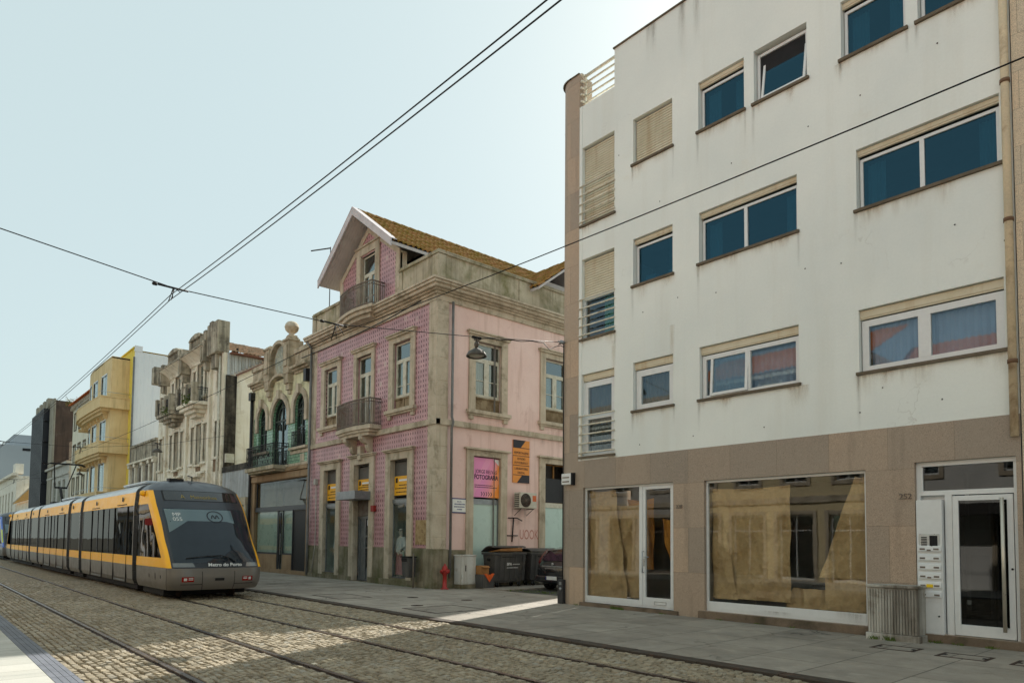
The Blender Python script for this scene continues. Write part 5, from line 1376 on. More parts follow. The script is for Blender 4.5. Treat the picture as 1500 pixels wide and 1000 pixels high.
t = root('litter_bin', (-20.2, 13.05, .03), 'dark litter bin on a thin post in front of the tiled corner pilaster', 'litter bin')
m = MB(); m.hexa([(-20.42, 12.98, .38), (-20.42, 13.28, .38), (-20.06, 13.28, .38), (-20.06, 12.98, .38), (-20.45, 12.94, 1.06), (-20.45, 13.3, 1.06), (-20.02, 13.3, 1.06), (-20.02, 12.94, 1.06)]); m.build('bin_body', DKPL, t, bevel=.03)
m = MB(); m.box(-20.47, -20.0, 12.92, 13.32, 1.06, 1.1); m.box(-20.4, -20.08, 12.93, 12.945, .92, 1.04); m.build('bin_hood', RUBBER, t, bevel=.01)
m = MB(); m.tube([(-19.98, 13.14, .03), (-19.98, 13.14, 1.2)], .026, 8); m.build('post', GREYIRON, t)

# parked hatchback in the side street
CAR = N('black_car_paint', .18, .5).m
bp_ = CAR.node_tree.nodes['Principled BSDF']; bp_.inputs['Base Color'].default_value = (.012, .014, .018, 1); bp_.inputs['Coat Weight'].default_value = .8; bp_.inputs['Coat Roughness'].default_value = .05
CARGL = plain('car_tinted_glass', (.012, .016, .018, 1), .04, .6, 0, 0)
cr = root('parked_car', (-16.4, 18.2, .012), 'black hatchback parked nose away in the side street behind the granite corner', 'car')
CX, CY0 = -16.4, 16.25
def carsec(y):   # half widths and heights along the length: (y, z_sill, z_belt, half belt, z_roof, half roof)
    st = [(0, .3, .78, .72, .8, .62), (.12, .2, .92, .8, 1.02, .6), (.35, .18, .97, .84, 1.36, .56), (.8, .18, .97, .85, 1.47, .58), (1.6, .18, .96, .86, 1.5, .6), (2.4, .18, .95, .86, 1.42, .59), (3.1, .18, .93, .85, .98, .62), (3.7, .2, .84, .8, .86, .6), (4.0, .3, .7, .68, .72, .5)]
    for a, b in zip(st, st[1:]):
        if a[0] <= y <= b[0]:
            q = (y - a[0]) / (b[0] - a[0]); return [p + (r - p) * q for p, r in zip(a[1:], b[1:])]
    return list(st[-1][1:])
def carring(y):
    zs, zb, wb_, zr, wr = carsec(y)
    L = [(0, zs), (wb_ * .86, zs), (wb_ * .97, zs + .12), (wb_, (zs + zb) / 2), (wb_ * .985, zb - .06), (wb_ * .95, zb), (wr + (wb_ * .95 - wr) * .15, zr - (zr - zb) * .14 - .0), (wr * .8, zr - .02), (0, zr)]
    return [(CX + x, CY0 + y, z + .01) for x, z in L] + [(CX - x, CY0 + y, z + .01) for x, z in L[-2:0:-1]]
ys = [0, .04, .12, .22, .35, .55, .8, 1.2, 1.6, 2.0, 2.4, 2.75, 3.1, 3.4, 3.7, 3.88, 4.0]
rings = [carring(y) for y in ys]; n = len(rings[0])
m = MB(); m.add([p for r in rings for p in r], [(i * n + k, i * n + (k + 1) % n, (i + 1) * n + (k + 1) % n, (i + 1) * n + k) for i in range(len(ys) - 1) for k in range(n)] + [tuple(range(n)), tuple((len(ys) - 1) * n + k for k in range(n - 1, -1, -1))], 0, True)
m.build('car_body', CAR, cr)
def cpt(y, k, off=.006):
    r = carring(y); a = Vector(r[k]); c_ = Vector((CX, a.y, .8)); return a + (a - c_).normalized() * off
m = MB()
for sgn in (1, -1):
    f = lambda y, t: (lambda a, b: a.lerp(b, t))(*[Vector((CX + sgn * (p.x - CX), p.y, p.z)) for p in (cpt(y, 5, .008), cpt(y, 6, .008))])
    for y0, y1 in ((.5, 1.45), (1.52, 2.75)):
        m.grid(lambda s, t: f(y0 + (y1 - y0) * s, .08 + .84 * t), 8, 3)
m.split('side_window', CARGL, cr)
m = MB(); m.grid(lambda s, t: (CX + (s - .5) * 1.2 * (1 - .1 * t), CY0 + .105 + .25 * t - .012, 1.0 + .33 * t + .01), 8, 4); m.build('rear_window', CARGL, cr)
TAIL = plain('tail_lamp_red', C(150, 18, 16), .12, .6, 0, .1)
for sgn in (-1, 1):
    m = MB(); m.grid(lambda s, t: (CX + sgn * (.8 - .1 * s - .2 * t * t), CY0 + .1 + .23 * t + .02 - .05 * s, .92 + .46 * t), 4, 8); m.build('tail_lamp', TAIL, cr)
m = MB(); m.box(CX - .78, CX + .78, CY0 - .06, CY0 + .3, .28, .52); m.build('bumper', CAR, cr, bevel=.05)
m = MB(); m.box(CX - .5, CX + .5, CY0 - .012, CY0 + .05, .8, .84); m.lathe((CX, CY0 - .006, .9), [(0, -.012), (.045, -.01), (.05, .004)], 16, 0, 'y'); m.build('tailgate_trim', ALU, cr, bevel=.008)
m = MB(); m.box(CX - .26, CX + .26, CY0 - .066, CY0 - .06, .38, .5, 0); pl_ = m.build('number_plate', WHITEP, cr)
m = MB(); m.box(CX - .258, CX - .21, CY0 - .069, CY0 - .066, .382, .498); m.build('plate_band', BLUE, pl_)
for sgn in (-1, 1):
    for y in (.62, 3.2):
        m = MB(); xx = CX + sgn * .72; m.lathe((xx - .1, CY0 + y, .31), [(.2, 0), (.28, .0), (.31, .04), (.31, .16), (.28, .2), (.2, .2)], 24, 0, 'x'); wl = m.build('wheel', RUBBER, cr)
        m = MB(); m.lathe((xx + sgn * .08, CY0 + y, .31), [(0, .02 * sgn), (.06, .02 * sgn), (.2, 0)], 20, 0, 'x'); m.build('rim', ALU, wl)

# mannequins dressed behind the glass
def body(name, joints, edges, mat, par, sub=2):
    L = LOC[par]; bm = bmesh.new(); lay = bm.verts.layers.skin.verify(); vs_ = []
    for i, (p, r) in enumerate(joints):
        v = bm.verts.new((p[0] - L.x, p[1] - L.y, p[2] - L.z)); v[lay].radius = r if isinstance(r, tuple) else (r, r); v[lay].use_root = i == 0; vs_.append(v)
    for a, b in edges: bm.edges.new((vs_[a], vs_[b]))
    me = bpy.data.meshes.new(name); bm.to_mesh(me); bm.free(); me.materials.append(mat)
    o = bpy.data.objects.new(name, me); col.objects.link(o); o.parent = par; LOC[o] = L
    o.modifiers.new('skin', 'SKIN'); s_ = o.modifiers.new('sub', 'SUBSURF'); s_.levels = sub; s_.render_levels = sub
    for p in me.polygons: p.use_smooth = True
    return o
MANN = plain('mannequin_white', C(224, 222, 216), .35, .4, 0, .03)
WCLOTH = plain('pale_draped_cloth', C(206, 216, 220), .8, .2, 0, .12, 6)
PCLOTH = plain('dusty_pink_cloth', C(206, 160, 166), .8, .2, 0, .1, 6)
def mannequin(x, y, lab, trousers):
    t = root('mannequin', (x, y, .3), lab, 'mannequin', 'shop window mannequins')
    z = .3; P = lambda dx, dy, h: (x + dx, y + dy, z + h)
    J = [(P(0, 0, .95), (.15, .11)), (P(0, 0, 1.15), (.12, .09)), (P(0, 0, 1.35), (.16, .1)), (P(0, 0, 1.48), (.05, .05)), (P(0, -.01, 1.58), (.055, .06)), (P(0, -.03, 1.68), (.085, .1)), (P(0, -.01, 1.77), (.07, .085)),
         (P(-.2, 0, 1.4), .06), (P(-.27, -.02, 1.12), .045), (P(-.24, -.1, .88), .034), (P(-.23, -.13, .78), .03),
         (P(.2, 0, 1.4), .06), (P(.29, .0, 1.12), .045), (P(.2, -.14, .95), .034), (P(.15, -.18, .9), .03),
         (P(-.09, 0, .85), .1), (P(-.1, 0, .48), .065), (P(-.1, .02, .08), .04), (P(-.11, -.12, .03), .035),
         (P(.09, 0, .85), .1), (P(.11, -.02, .48), .065), (P(.11, .02, .08), .04), (P(.13, -.12, .03), .035)]
    E = [(0, 1), (1, 2), (2, 3), (3, 4), (4, 5), (5, 6), (2, 7), (7, 8), (8, 9), (9, 10), (2, 11), (11, 12), (12, 13), (13, 14), (0, 15), (15, 16), (16, 17), (17, 18), (0, 19), (19, 20), (20, 21), (21, 22)]
    body('figure', J, E, MANN, t)
    for sx, wx in ((-1, 10), (1, 14)):
        m = MB(); hx, hy, hz = J[wx][0]
        for k in range(4): m.tube([(hx + (k - 1.5) * .016, hy, hz), (hx + (k - 1.5) * .019, hy - .025, hz - .05), (hx + (k - 1.5) * .019, hy - .02, hz - .095 - .01 * (k in (1, 2)))], [.01, .009, .006], 6)
        m.tube([(hx - sx * .03, hy, hz + .01), (hx - sx * .045, hy - .03, hz - .03), (hx - sx * .04, hy - .04, hz - .06)], [.011, .01, .007], 6)
        m.build('hand', MANN, t)
    m = MB()
    for s_ in (-1, 1): m.lathe(P(s_ * .034, -.125, 1.7), [(0, -.012), (.024, -.008), (.03, .0)], 10, 0, 'y')
    m.tube([P(-.085, -.02, 1.71), P(-.06, -.11, 1.71), P(0, -.128, 1.705), P(.06, -.11, 1.71), P(.085, -.02, 1.71)], .005, 5); m.build('sunglasses', CABLE, t)
    m = MB(); m.add([P(-.014, -.118, 1.665), P(.014, -.118, 1.665), P(0, -.15, 1.66), P(0, -.12, 1.7)], [(0, 1, 2), (0, 2, 3), (1, 3, 2)]); m.build('nose', MANN, t)
    # draped jacket: an open wrap with a diagonal hem
    m = MB()
    def wrap(s, q):
        a = 2 * pi * s; r = .2 + .06 * q + .018 * sin(a * 9 + q * 3) + .05 * q * max(0, cos(a))
        return P(r * 1.12 * cos(a), r * .78 * sin(a), 1.44 - .52 * q - .1 * q * cos(a) + .04 * (1 - q) * cos(2 * a))
    m.grid(wrap, 48, 14)
    for s_ in (-1, 1):
        k_ = 8 if s_ < 0 else 12
        m.tube([P(s_ * .17, 0, 1.42), J[k_][0], J[k_ + 1][0]], [.1, .085, .075], 10)
    m.build('jacket', WCLOTH, t, recalc=False)
    m = MB()
    for s_ in (-1, 1): m.grid(lambda s, q: P(s_ * (.09 + .03 * q) + (.105 + .035 * q + .008 * sin(s * 44)) * cos(2 * pi * s), (.11 + .03 * q + .008 * sin(s * 44)) * sin(2 * pi * s), .98 - .9 * q), 30, 8)
    m.build('trousers', trousers, t, recalc=False)
    MB().lathe(P(0, 0, 0), [(0, .0), (.2, 0), (.2, .012), (0, .014)], 20).build('stand_base', ALU, t)
    return t
mannequin(-21.98, 13.9, 'white mannequin in sunglasses, pale wrap jacket and pink trousers behind the right shop window', PCLOTH)
mannequin(-26.9, 13.95, 'mannequin in pale clothes half hidden at the edge of the left shop window', WCLOTH)
t = root('hung_scarf', (-21.5, 13.8, .32), 'pale green cloth falling beside the mannequin in the right shop window', 'cloth')
MB().grid(lambda s, q: (-21.68 + s * (.06 + .22 * q) + .05 * q, 13.8 + .03 * sin(s * 16), 1.25 - .93 * q), 20, 8).build('cloth', plain('pale_green_cloth', C(176, 206, 200), .8, .2), t, recalc=False)

# ------------------------------------------------------------------ span wires, contact wires, pendant lamps
def zc(x, y):        # height of the contact wires along the street
    sp = 27.0; k = math.floor((x + 13) / sp); q = (x + 13 - k * sp) / sp
    return 5.86 - (1.3 if k == 0 else .55) * q * (1 - q)
for y, lab in ((3.4, 'lower contact wire over the nearer tram track'), (3.4, 'upper contact wire over the nearer tram track'), (6.52, 'lower contact wire over the track of the yellow tram'), (6.52, 'upper contact wire over the track of the yellow tram')):
    up = .085 if 'upper' in lab else 0
    if y > 5: up = .062
    off = 0 if y < 5 else -.06
    pts = [(x, y, zc(x, y) + up + off) for x in [14 - i * 1.5 for i in range(110)]]
    tag(MB().tube(pts, .007, 6).build('contact_wire', CABLE, loc=(-13, y, 5.8)), lab, 'overhead wire', 'tram contact wires')
def spanwire(x, lab, za, zb, yb, ya=-2.78):
    t = root('span_wire', (x, 5, 6.3), lab, 'overhead wire', 'span wires across the street')
    def zs(y):
        key = [(ya, za), (3.44, zc(x, 0) + .22), (6.56, zc(x, 0) + .24), (10.26, zc(x, 0) + .72), (yb, zb)]
        for (a, b), (c, d) in zip(key, key[1:]):
            if a <= y <= c: return b + (d - b) * (y - a) / (c - a)
        return zb
    ys_ = [ya, 3.44, 6.56, 8.4, 10.26, 11.8, yb]
    MB().tube([(x, y, zs(y)) for y in ys_], .009, 6).build('steel_wire', CABLE, t)
    m = MB()
    for yc in (3.44, 6.56):
        zt_ = zs(yc) - .0; zl = zc(x, 0) - (.1 if yc > 5 else 0)
        for dx in (-.12, .12):
            m.tube([(x, yc, zt_), (x + dx, yc - .04, zl)], .008, 5); m.tube([(x, yc + .02, zt_), (x + dx * 2.2, yc + .04, zl + .085)], .008, 5)
        m.tube([(x, yc - .25, zt_ + .005), (x, yc + .25, zt_ - .005)], .018, 6)
        m.lathe((x, yc - .3, zt_), [(.0, -.05), (.03, -.03), (.03, .03), (0, .05)], 8, 0, 'y')
    m.build('wire_hanger', CABLE, t)
    return t, zs
LAMPM = surf('dark_bronze_lamp', C(92, 84, 74), C(66, 60, 54), 5, 30, .2, None, None, .4, .5, .05, 40, .003, .5)
def pendant(x, y, z, lab):
    t = root('pendant_lamp', (x, y, z), lab, 'street lamp', 'pendant street lamps on the span wires')
    m = MB(); c = (x, y, z)
    m.lathe(c, [(.03, -.22), (.07, -.25), (.2, -.33), (.245, -.41), (.25, -.44), (.24, -.445), (.19, -.36), (.06, -.29)], 28); m.build('lamp_shade', LAMPM, t)
    m = MB(); m.lathe(c, [(.012, .02), (.035, 0), (.035, -.05), (.018, -.07), (.05, -.1), (.06, -.15), (.045, -.2), (.03, -.23)], 14); m.build('lamp_holder', LAMPM, t)
    m = MB(); m.box(x - .03, x + .03, y - .13, y + .13, z - .005, z + .045); m.tube([(x, y - .07, z + .02), (x, y - .07, z - .06)], .012, 5); m.tube([(x, y + .07, z + .02), (x, y + .07, z - .06)], .012, 5); m.build('wire_clamp', RUBBER, t)
    m = MB(); m.lathe(c, [(0, -.455), (.1, -.45), (.19, -.42), (.2, -.4)], 20); m.build('lamp_glass', plain('lamp_lens', C(170, 168, 156), .2, .5), t)
t, zs = spanwire(-13, 'span wire carrying the nearest pendant lamp to the granite corner bracket', 6.85, 7.02, 13.15)
m = MB(); m.tube([(-13, 13.3, 7.02), (-13, 13.05, 7.02)], .02, 8); m.lathe((-12.98, 13.16, 7.02), [(0, -.03), (.05, -.03), (.05, .08)], 12, 0, 'y'); m.build('wall_bracket', GALV, t)
m = MB(); m.tube([(-13, y, zs(y) - .03 + .012 * sin(y * 9)) for y in [10.3 + i * .1 for i in range(22)]] + [(-13, 12.5, 6.88), (-13, 12.72, 6.74), (-13, 12.95, 6.86), (-13.0, 13.15, 6.93), (-12.97, 13.22, 6.9), (-12.97, 13.24, 6.8)], .011, 6); m.build('lamp_cable', CABLE, t)
pendant(-13, 10.26, zs(10.26) - .04, 'largest pendant lamp, hanging before the pink side wall')
t, zs = spanwire(-40, 'span wire crossing in front of the crumbling cream house', 7.4, 7.4, 13.5)
pendant(-40, 10.07, 6.62, 'smaller pendant lamp hanging in front of the crumbling cream house')
t, zs = spanwire(-67, 'farthest span wire, crossing before the rounded balconies', 7.6, 7.9, 12.4)
pendant(-67, 11.0, 7.2, 'smallest pendant lamp, hanging left of the rounded balconies')
# feeder cable strung along the tiled facade
tag(MB().tube([(XL + .2, YP - .62, 9.55), (-26, YP - .66, 9.5), (-23.5, YP - .66, 9.52), (-21.5, YP - .66, 9.57), (-19.3, YP - .66, 9.7)], .02, 6).build('facade_cable', CABLE, loc=(XL, YP, 9.5)), 'black cable strung under the cornice of the pink tiled house', 'cable')
# ------------------------------------------------------------------ trams
def paint(name, c, rough=.22, coat=.6, dirt=.25):
    s = N(name, rough, .5)
    d = tuple(v * .6 for v in c[:3]) + (1,)
    x = s.mix(s.ramp(s.noise(1, 6, .65, s.map(.8, .8, 2.2)), [(.45, 0), (.85, dirt)]), c, d)
    x = s.mix(s.ramp(s.noise(1, 6, .65, s.map(6, 6, .5)), [(.55, 0), (.85, dirt)]), x, d)
    s.b.inputs['Coat Weight'].default_value = coat; s.b.inputs['Coat Roughness'].default_value = .08
    s.put(s.b.inputs['Roughness'], s.ramp(s.noise(3, 5), [(.3, rough), (.75, rough + .2)]))
    s.bump(s.noise(1.3, 2), .05, .03)
    return s.col(x)
TY = paint('tram_yellow', C(255, 186, 0), .35, .15, .12); TG = paint('tram_skirt_grey', C(112, 106, 100), .28, .4, .5); TD = paint('tram_dark_grey', C(32, 37, 46), .3, .15)
TB = paint('tram_blue', C(30, 92, 190)); TLG = paint('tram_roof_grey', C(176, 184, 190), .3, .4, .25)
TGL = N('tram_dark_glass', .03, .75).m
TGL.node_tree.nodes['Principled BSDF'].inputs['Base Color'].default_value = (.012, .013, .014, 1)
TSG = glass('tram_side_glass', (.06, .062, .06, 1), (.5, .47, .44, 1), .02, .12)
LENS = plain('lamp_lens_clear', C(120, 122, 122), .12, .6, .3)
AMBER = plain('dim_amber_led', C(150, 130, 66), .6)
YC = 6.55
GL_SCREEN = glass('windscreen_glass', (.56, .62, .64, 1), .62, .02, .01)
CABIN = plain('cab_blue_grey', C(44, 55, 70), .7, .3, 0, .25, 1.2)
SKYREFL = plain('painted_sky_reflection', C(166, 180, 184), .8, .2, 0, .08, 1.5)  # pale tone standing in for sky mirrored in the windscreen
def lerp(tab, z):
    if z <= tab[0][0]: return tab[0][1]
    for (a, b), (c, d) in zip(tab, tab[1:]):
        if z <= c: return b + (d - b) * (z - a) / (c - a)
    return tab[-1][1]
HW = [(.28, 1.23), (.42, 1.29), (.85, 1.31), (2.6, 1.31), (3.03, 1.27), (3.12, 1.22), (3.22, 1.1), (3.3, .92), (3.37, .66), (3.41, .36)]
XF = [(.28, 3.06), (.4, 3.14), (.6, 3.18), (.85, 3.15), (.87, 3.12), (1.1, 3.05), (1.3, 2.96), (1.62, 2.77), (2.1, 2.4), (2.47, 2.04), (2.8, 1.67), (3.03, 1.38), (3.15, 1.14), (3.25, .9), (3.35, .58), (3.41, .25)]
SB = [(.28, .3), (.85, .24), (.87, .2), (1.3, .42), (1.62, .6), (2.47, .57), (3.03, .52), (3.2, .46), (3.41, .2)]
def cabpt(s, z):
    xf, sb, hw = lerp(XF, z), lerp(SB, z), lerp(HW, z)
    p = 6 if z < .86 else 4
    xc = xf - sb; tp = lambda x: 1 - (.065 + .035 * max(0, z - 1.0)) * (max(0, x) / 3.16) ** 2
    if abs(s) <= 1: return (xf - sb * abs(s) ** p, s * hw * tp(xc))
    x = xc * (2 - abs(s)); return (x, math.copysign(hw * tp(x), s))
def s_of_x(x, z): xc = lerp(XF, z) - lerp(SB, z); return 1 + (xc - x) / xc
def cab_map(X0, dr):
    def P(s, z, off=0):
        x, y = cabpt(s, z); a, b = cabpt(s - .01, z), cabpt(s + .01, z)
        tx, ty = b[0] - a[0], b[1] - a[1]; l = math.hypot(tx, ty) or 1
        nx, ny = ty / l, -tx / l
        return (X0 + dr * (x + nx * off), YC + y + ny * off, z + (off * .4 if abs(s) < 1 else 0))
    return P
def patch(mb, P, zs, sa, sb_, n, off=0, mi=0):
    vs_ = []
    for z in zs:
        a, b = sa(z) if callable(sa) else sa, sb_(z) if callable(sb_) else sb_
        for i in range(n + 1): vs_.append(P(a + (b - a) * i / n, z, off))
    w_ = n + 1
    mb.add(vs_, [(j * w_ + i, j * w_ + i + 1, (j + 1) * w_ + i + 1, (j + 1) * w_ + i) for j in range(len(zs) - 1) for i in range(n)], mi, True)
def zr(a, b, n): return [a + (b - a) * i / n for i in range(n + 1)]
def cab(tr, X0, dr, livery, dest=True):
    P = cab_map(X0, dr)
    sk = MB(); patch(sk, P, zr(.28, .85, 6), -2, 2, 64); patch(sk, P, [.85, .871], -2, 2, 64, -.01)
    c = sk.build('cab_skirt', TG, tr)
    body_ = MB()
    for sg in (-1, 1):
        f = lambda v: (lambda z: sg * (v(z) if callable(v) else v))
        xi = lambda z: 1.02 + (2.63 - z) / 1.5 * 1.36
        patch(body_, P, [.871, .95, 1.05, 1.13], f(2), f(.93), 16)
        patch(body_, P, [2.63, 2.75, 2.9, 3.03], f(2), f(.93), 12)
        patch(body_, P, zr(1.13, 2.63, 14), f(lambda z: s_of_x(xi(z), z)), f(.93), 8)
    cb = body_.split('cab_side', livery, tr, recalc=False)
    g = MB()
    for sg in (-1, 1):
        f = lambda v: (lambda z: sg * (v(z) if callable(v) else v))
        patch(g, P, zr(1.13, 2.63, 10), f(2), f(lambda z: s_of_x(xi(z), z)), 8, -.006)
    g.split('side_window', TSG, cb, recalc=False)
    mk = MB(); patch(mk, P, zr(.871, 3.03, 24), -.93, .93, 30); patch(mk, P, [3.03, 3.08, 3.12, 3.17, 3.22, 3.26, 3.3, 3.34, 3.38, 3.41], -2, 2, 60)
    top = [P(-2 + 4 * i / 60, 3.41) for i in range(61)]; mk.add(top, [tuple(range(61))])
    cm = mk.build('cab_front', TD, tr, recalc=False)
    bl_ = MB(); patch(bl_, P, zr(1.0, 2.5, 20), lambda z: -.86, lambda z: .86, 24, .0015); bl_.build('cab_interior', CABIN, cm, recalc=False)
    bl_ = MB(); zlo = lambda s_: 2.14 - .32 * max(0, -.48 - s_) / .36 - .3 * max(0, s_ - .34); bl_.grid(lambda a_, b_: P(-.84 + 1.36 * a_, zlo(-.84 + 1.36 * a_) + (2.47 - zlo(-.84 + 1.36 * a_)) * b_, .003), 40, 6); bl_.build('sky_reflection_patch', SKYREFL, cm, recalc=False)  # sky reflection put in as a pale shaped patch under the glass
    ws = MB()
    zz = zr(1.0, 2.5, 24)
    def half(z):
        e = .13; k_ = 0
        if z > 2.5 - e: k_ = 1 - math.sqrt(max(0, 1 - ((z - (2.5 - e)) / e) ** 2))
        if z < 1.0 + e: k_ = 1 - math.sqrt(max(0, 1 - ((1.0 + e - z) / e) ** 2))
        return .88 - .1 * k_
    patch(ws, P, zz, lambda z: -half(z), half, 30, .008)
    ws.build('windscreen', GL_SCREEN, cm, recalc=False)
    d = MB(); patch(d, P, [2.73, 2.77, 2.97, 3.01], lambda z: -.78 + (.02 if z in (2.73, 3.01) else 0), lambda z: .78 - (.02 if z in (2.73, 3.01) else 0), 16, .006)
    dd_ = d.build('destination_display', TGL, cm, recalc=False)
    d = MB()
    patch(d, P, [2.715, 2.73], -.8, .8, 16, .004); patch(d, P, [3.01, 3.025], -.8, .8, 16, .004); patch(d, P, [2.72, 3.02], -.81, -.78, 2, .004); patch(d, P, [2.72, 3.02], .78, .81, 2, .004)
    d.build('display_frame', RUBBER, cm, recalc=False)
    G = lambda u, v, d_: P(u * dr / 1.2, v, .012 + d_)
    if dest:
        text('A', G, -.52, 2.79, 0, .16, AMBER, dd_, 'lettering', .0)
        text('Matosinhos', G, .02, 2.79, 0, .15, AMBER, dd_, 'lettering', .0)
        text('MP', G, -.78, 2.27, 0, .14, WHITEP, cm, 'lettering', .0, 1.0); text('055', G, -.78, 2.14, 0, .14, WHITEP, cm, 'lettering', .0, 1.0)
        text('Metro do Porto', G, .18, .905, .002, .125, WHITEP, cm, 'lettering', .0, 1.08, bold=.003)
        lg = MB(); uc_, vc_, n = .14, 2.27, 40
        for i in range(n):
            a0, a1 = 2 * pi * i / n, 2 * pi * (i + 1) / n
            lg.quad(*[G(uc_ + r * 1.25 * cos(a), vc_ + r * sin(a), .002) for r, a in ((.145, a0), (.145, a1), (.168, a1), (.168, a0))])
        pth = []
        for i in range(41):
            q = i / 40; u = -.1 + .2 * q
            pth.append((uc_ + u * 1.05, vc_ - .005 + .048 * cos(q * 4 * pi + pi)))
        for (a, b), (c_, e) in zip(pth, pth[1:]):
            tx, ty = c_ - a, e - b; l = math.hypot(tx, ty); nx, ny = -ty / l * .014, tx / l * .014
            lg.quad(G(a + nx, b + ny, .002), G(c_ + nx, e + ny, .002), G(c_ - nx, e - ny, .002), G(a - nx, b - ny, .002))
        lg.build('round_emblem', plain('emblem_ink', (.01, .012, .02, 1), .4), cm, recalc=False)
        wp = MB(); wp.tube([G(.42, 1.03, .02), G(.25, 1.12, .04), G(.1, 1.17, .045)], .014, 6); wp.tube([G(-.78, 1.11, .035), G(-.4, 1.15, .04), G(.1, 1.18, .045)], .013, 6); wp.tube([G(.42, 1.0, .02), G(.3, 1.1, .05), G(-.3, 1.17, .05)], .008, 5)
        wp.build('wiper', CABLE, cm)
    for sg in (-1, 1):
        l_ = MB(); patch(l_, P, [.89, .92, .98, 1.0], lambda z: sg * .9, lambda z: sg * (.48 + (z - .89) * .4 if sg < 0 else .6 + (z - .89) * .3), 8, .008); l_.build('headlight', LENS, cm, recalc=False)
        l_ = MB(); patch(l_, P, [.5, .63], sg * .76, sg * .52, 6, .008); k_ = l_.build('tail_lamp', TAIL, c, recalc=False)
        l_ = MB(); patch(l_, P, [.53, .6], sg * .72, sg * .66, 2, .011); patch(l_, P, [.55, .57], sg * .63, sg * .54, 2, .011); patch(l_, P, [.59, .605], sg * .63, sg * .54, 2, .011); l_.split('lamp_mark', WHITEP, k_, recalc=False)
        l_ = MB(); patch(l_, P, zr(.28, .86, 5), sg * .34, sg * .352, 1, .004); patch(l_, P, [.425, .44], sg * .34, sg * .78, 6, .004); patch(l_, P, zr(.28, .86, 5), sg * 1.02, sg * 1.03, 1, .004); l_.split('panel_seam', RUBBER, c, recalc=False)
        l_ = MB()
        for x, zc_, r in ((1.9, .62, .1), (1.35, .62, .06), (2.35, .62, .05)):
            patch(l_, P, [zc_ - r, zc_ - r * .5, zc_ + r * .5, zc_ + r], lambda z: sg * s_of_x(x + .035 - .02 * (abs(z - zc_) > r * .6), z), lambda z: sg * s_of_x(x - .035 + .02 * (abs(z - zc_) > r * .6), z), 2, .003)
        l_.split('vent_slot', RUBBER, c, recalc=False)
        q_ = P(sg * 1.45, 2.95); b_ = MB(); b_.lathe((q_[0], q_[1] - .02, q_[2]), [(0, sg * .12), (.07, sg * .09), (.09, sg * .03), (.09, 0)], 14, 0, 'y'); b_.build('roof_lamp', livery, cb)
    l_ = MB(); l_.grid(lambda s_, t_: P((s_ - .5) * .2 + .02, .52 + .07 * t_, .008), 6, 2); l_.build('coupler_slot', DARKIN, c, recalc=False)
    u_ = MB()
    xs_ = sorted((X0, X0 + dr * 2.1)); u_.box(xs_[0], xs_[1], YC - 1.1, YC + 1.1, .1, .34); u_.build('underframe', RUBBER, tr)
PROF = [(1.23, .28), (1.29, .42), (1.31, .85)]
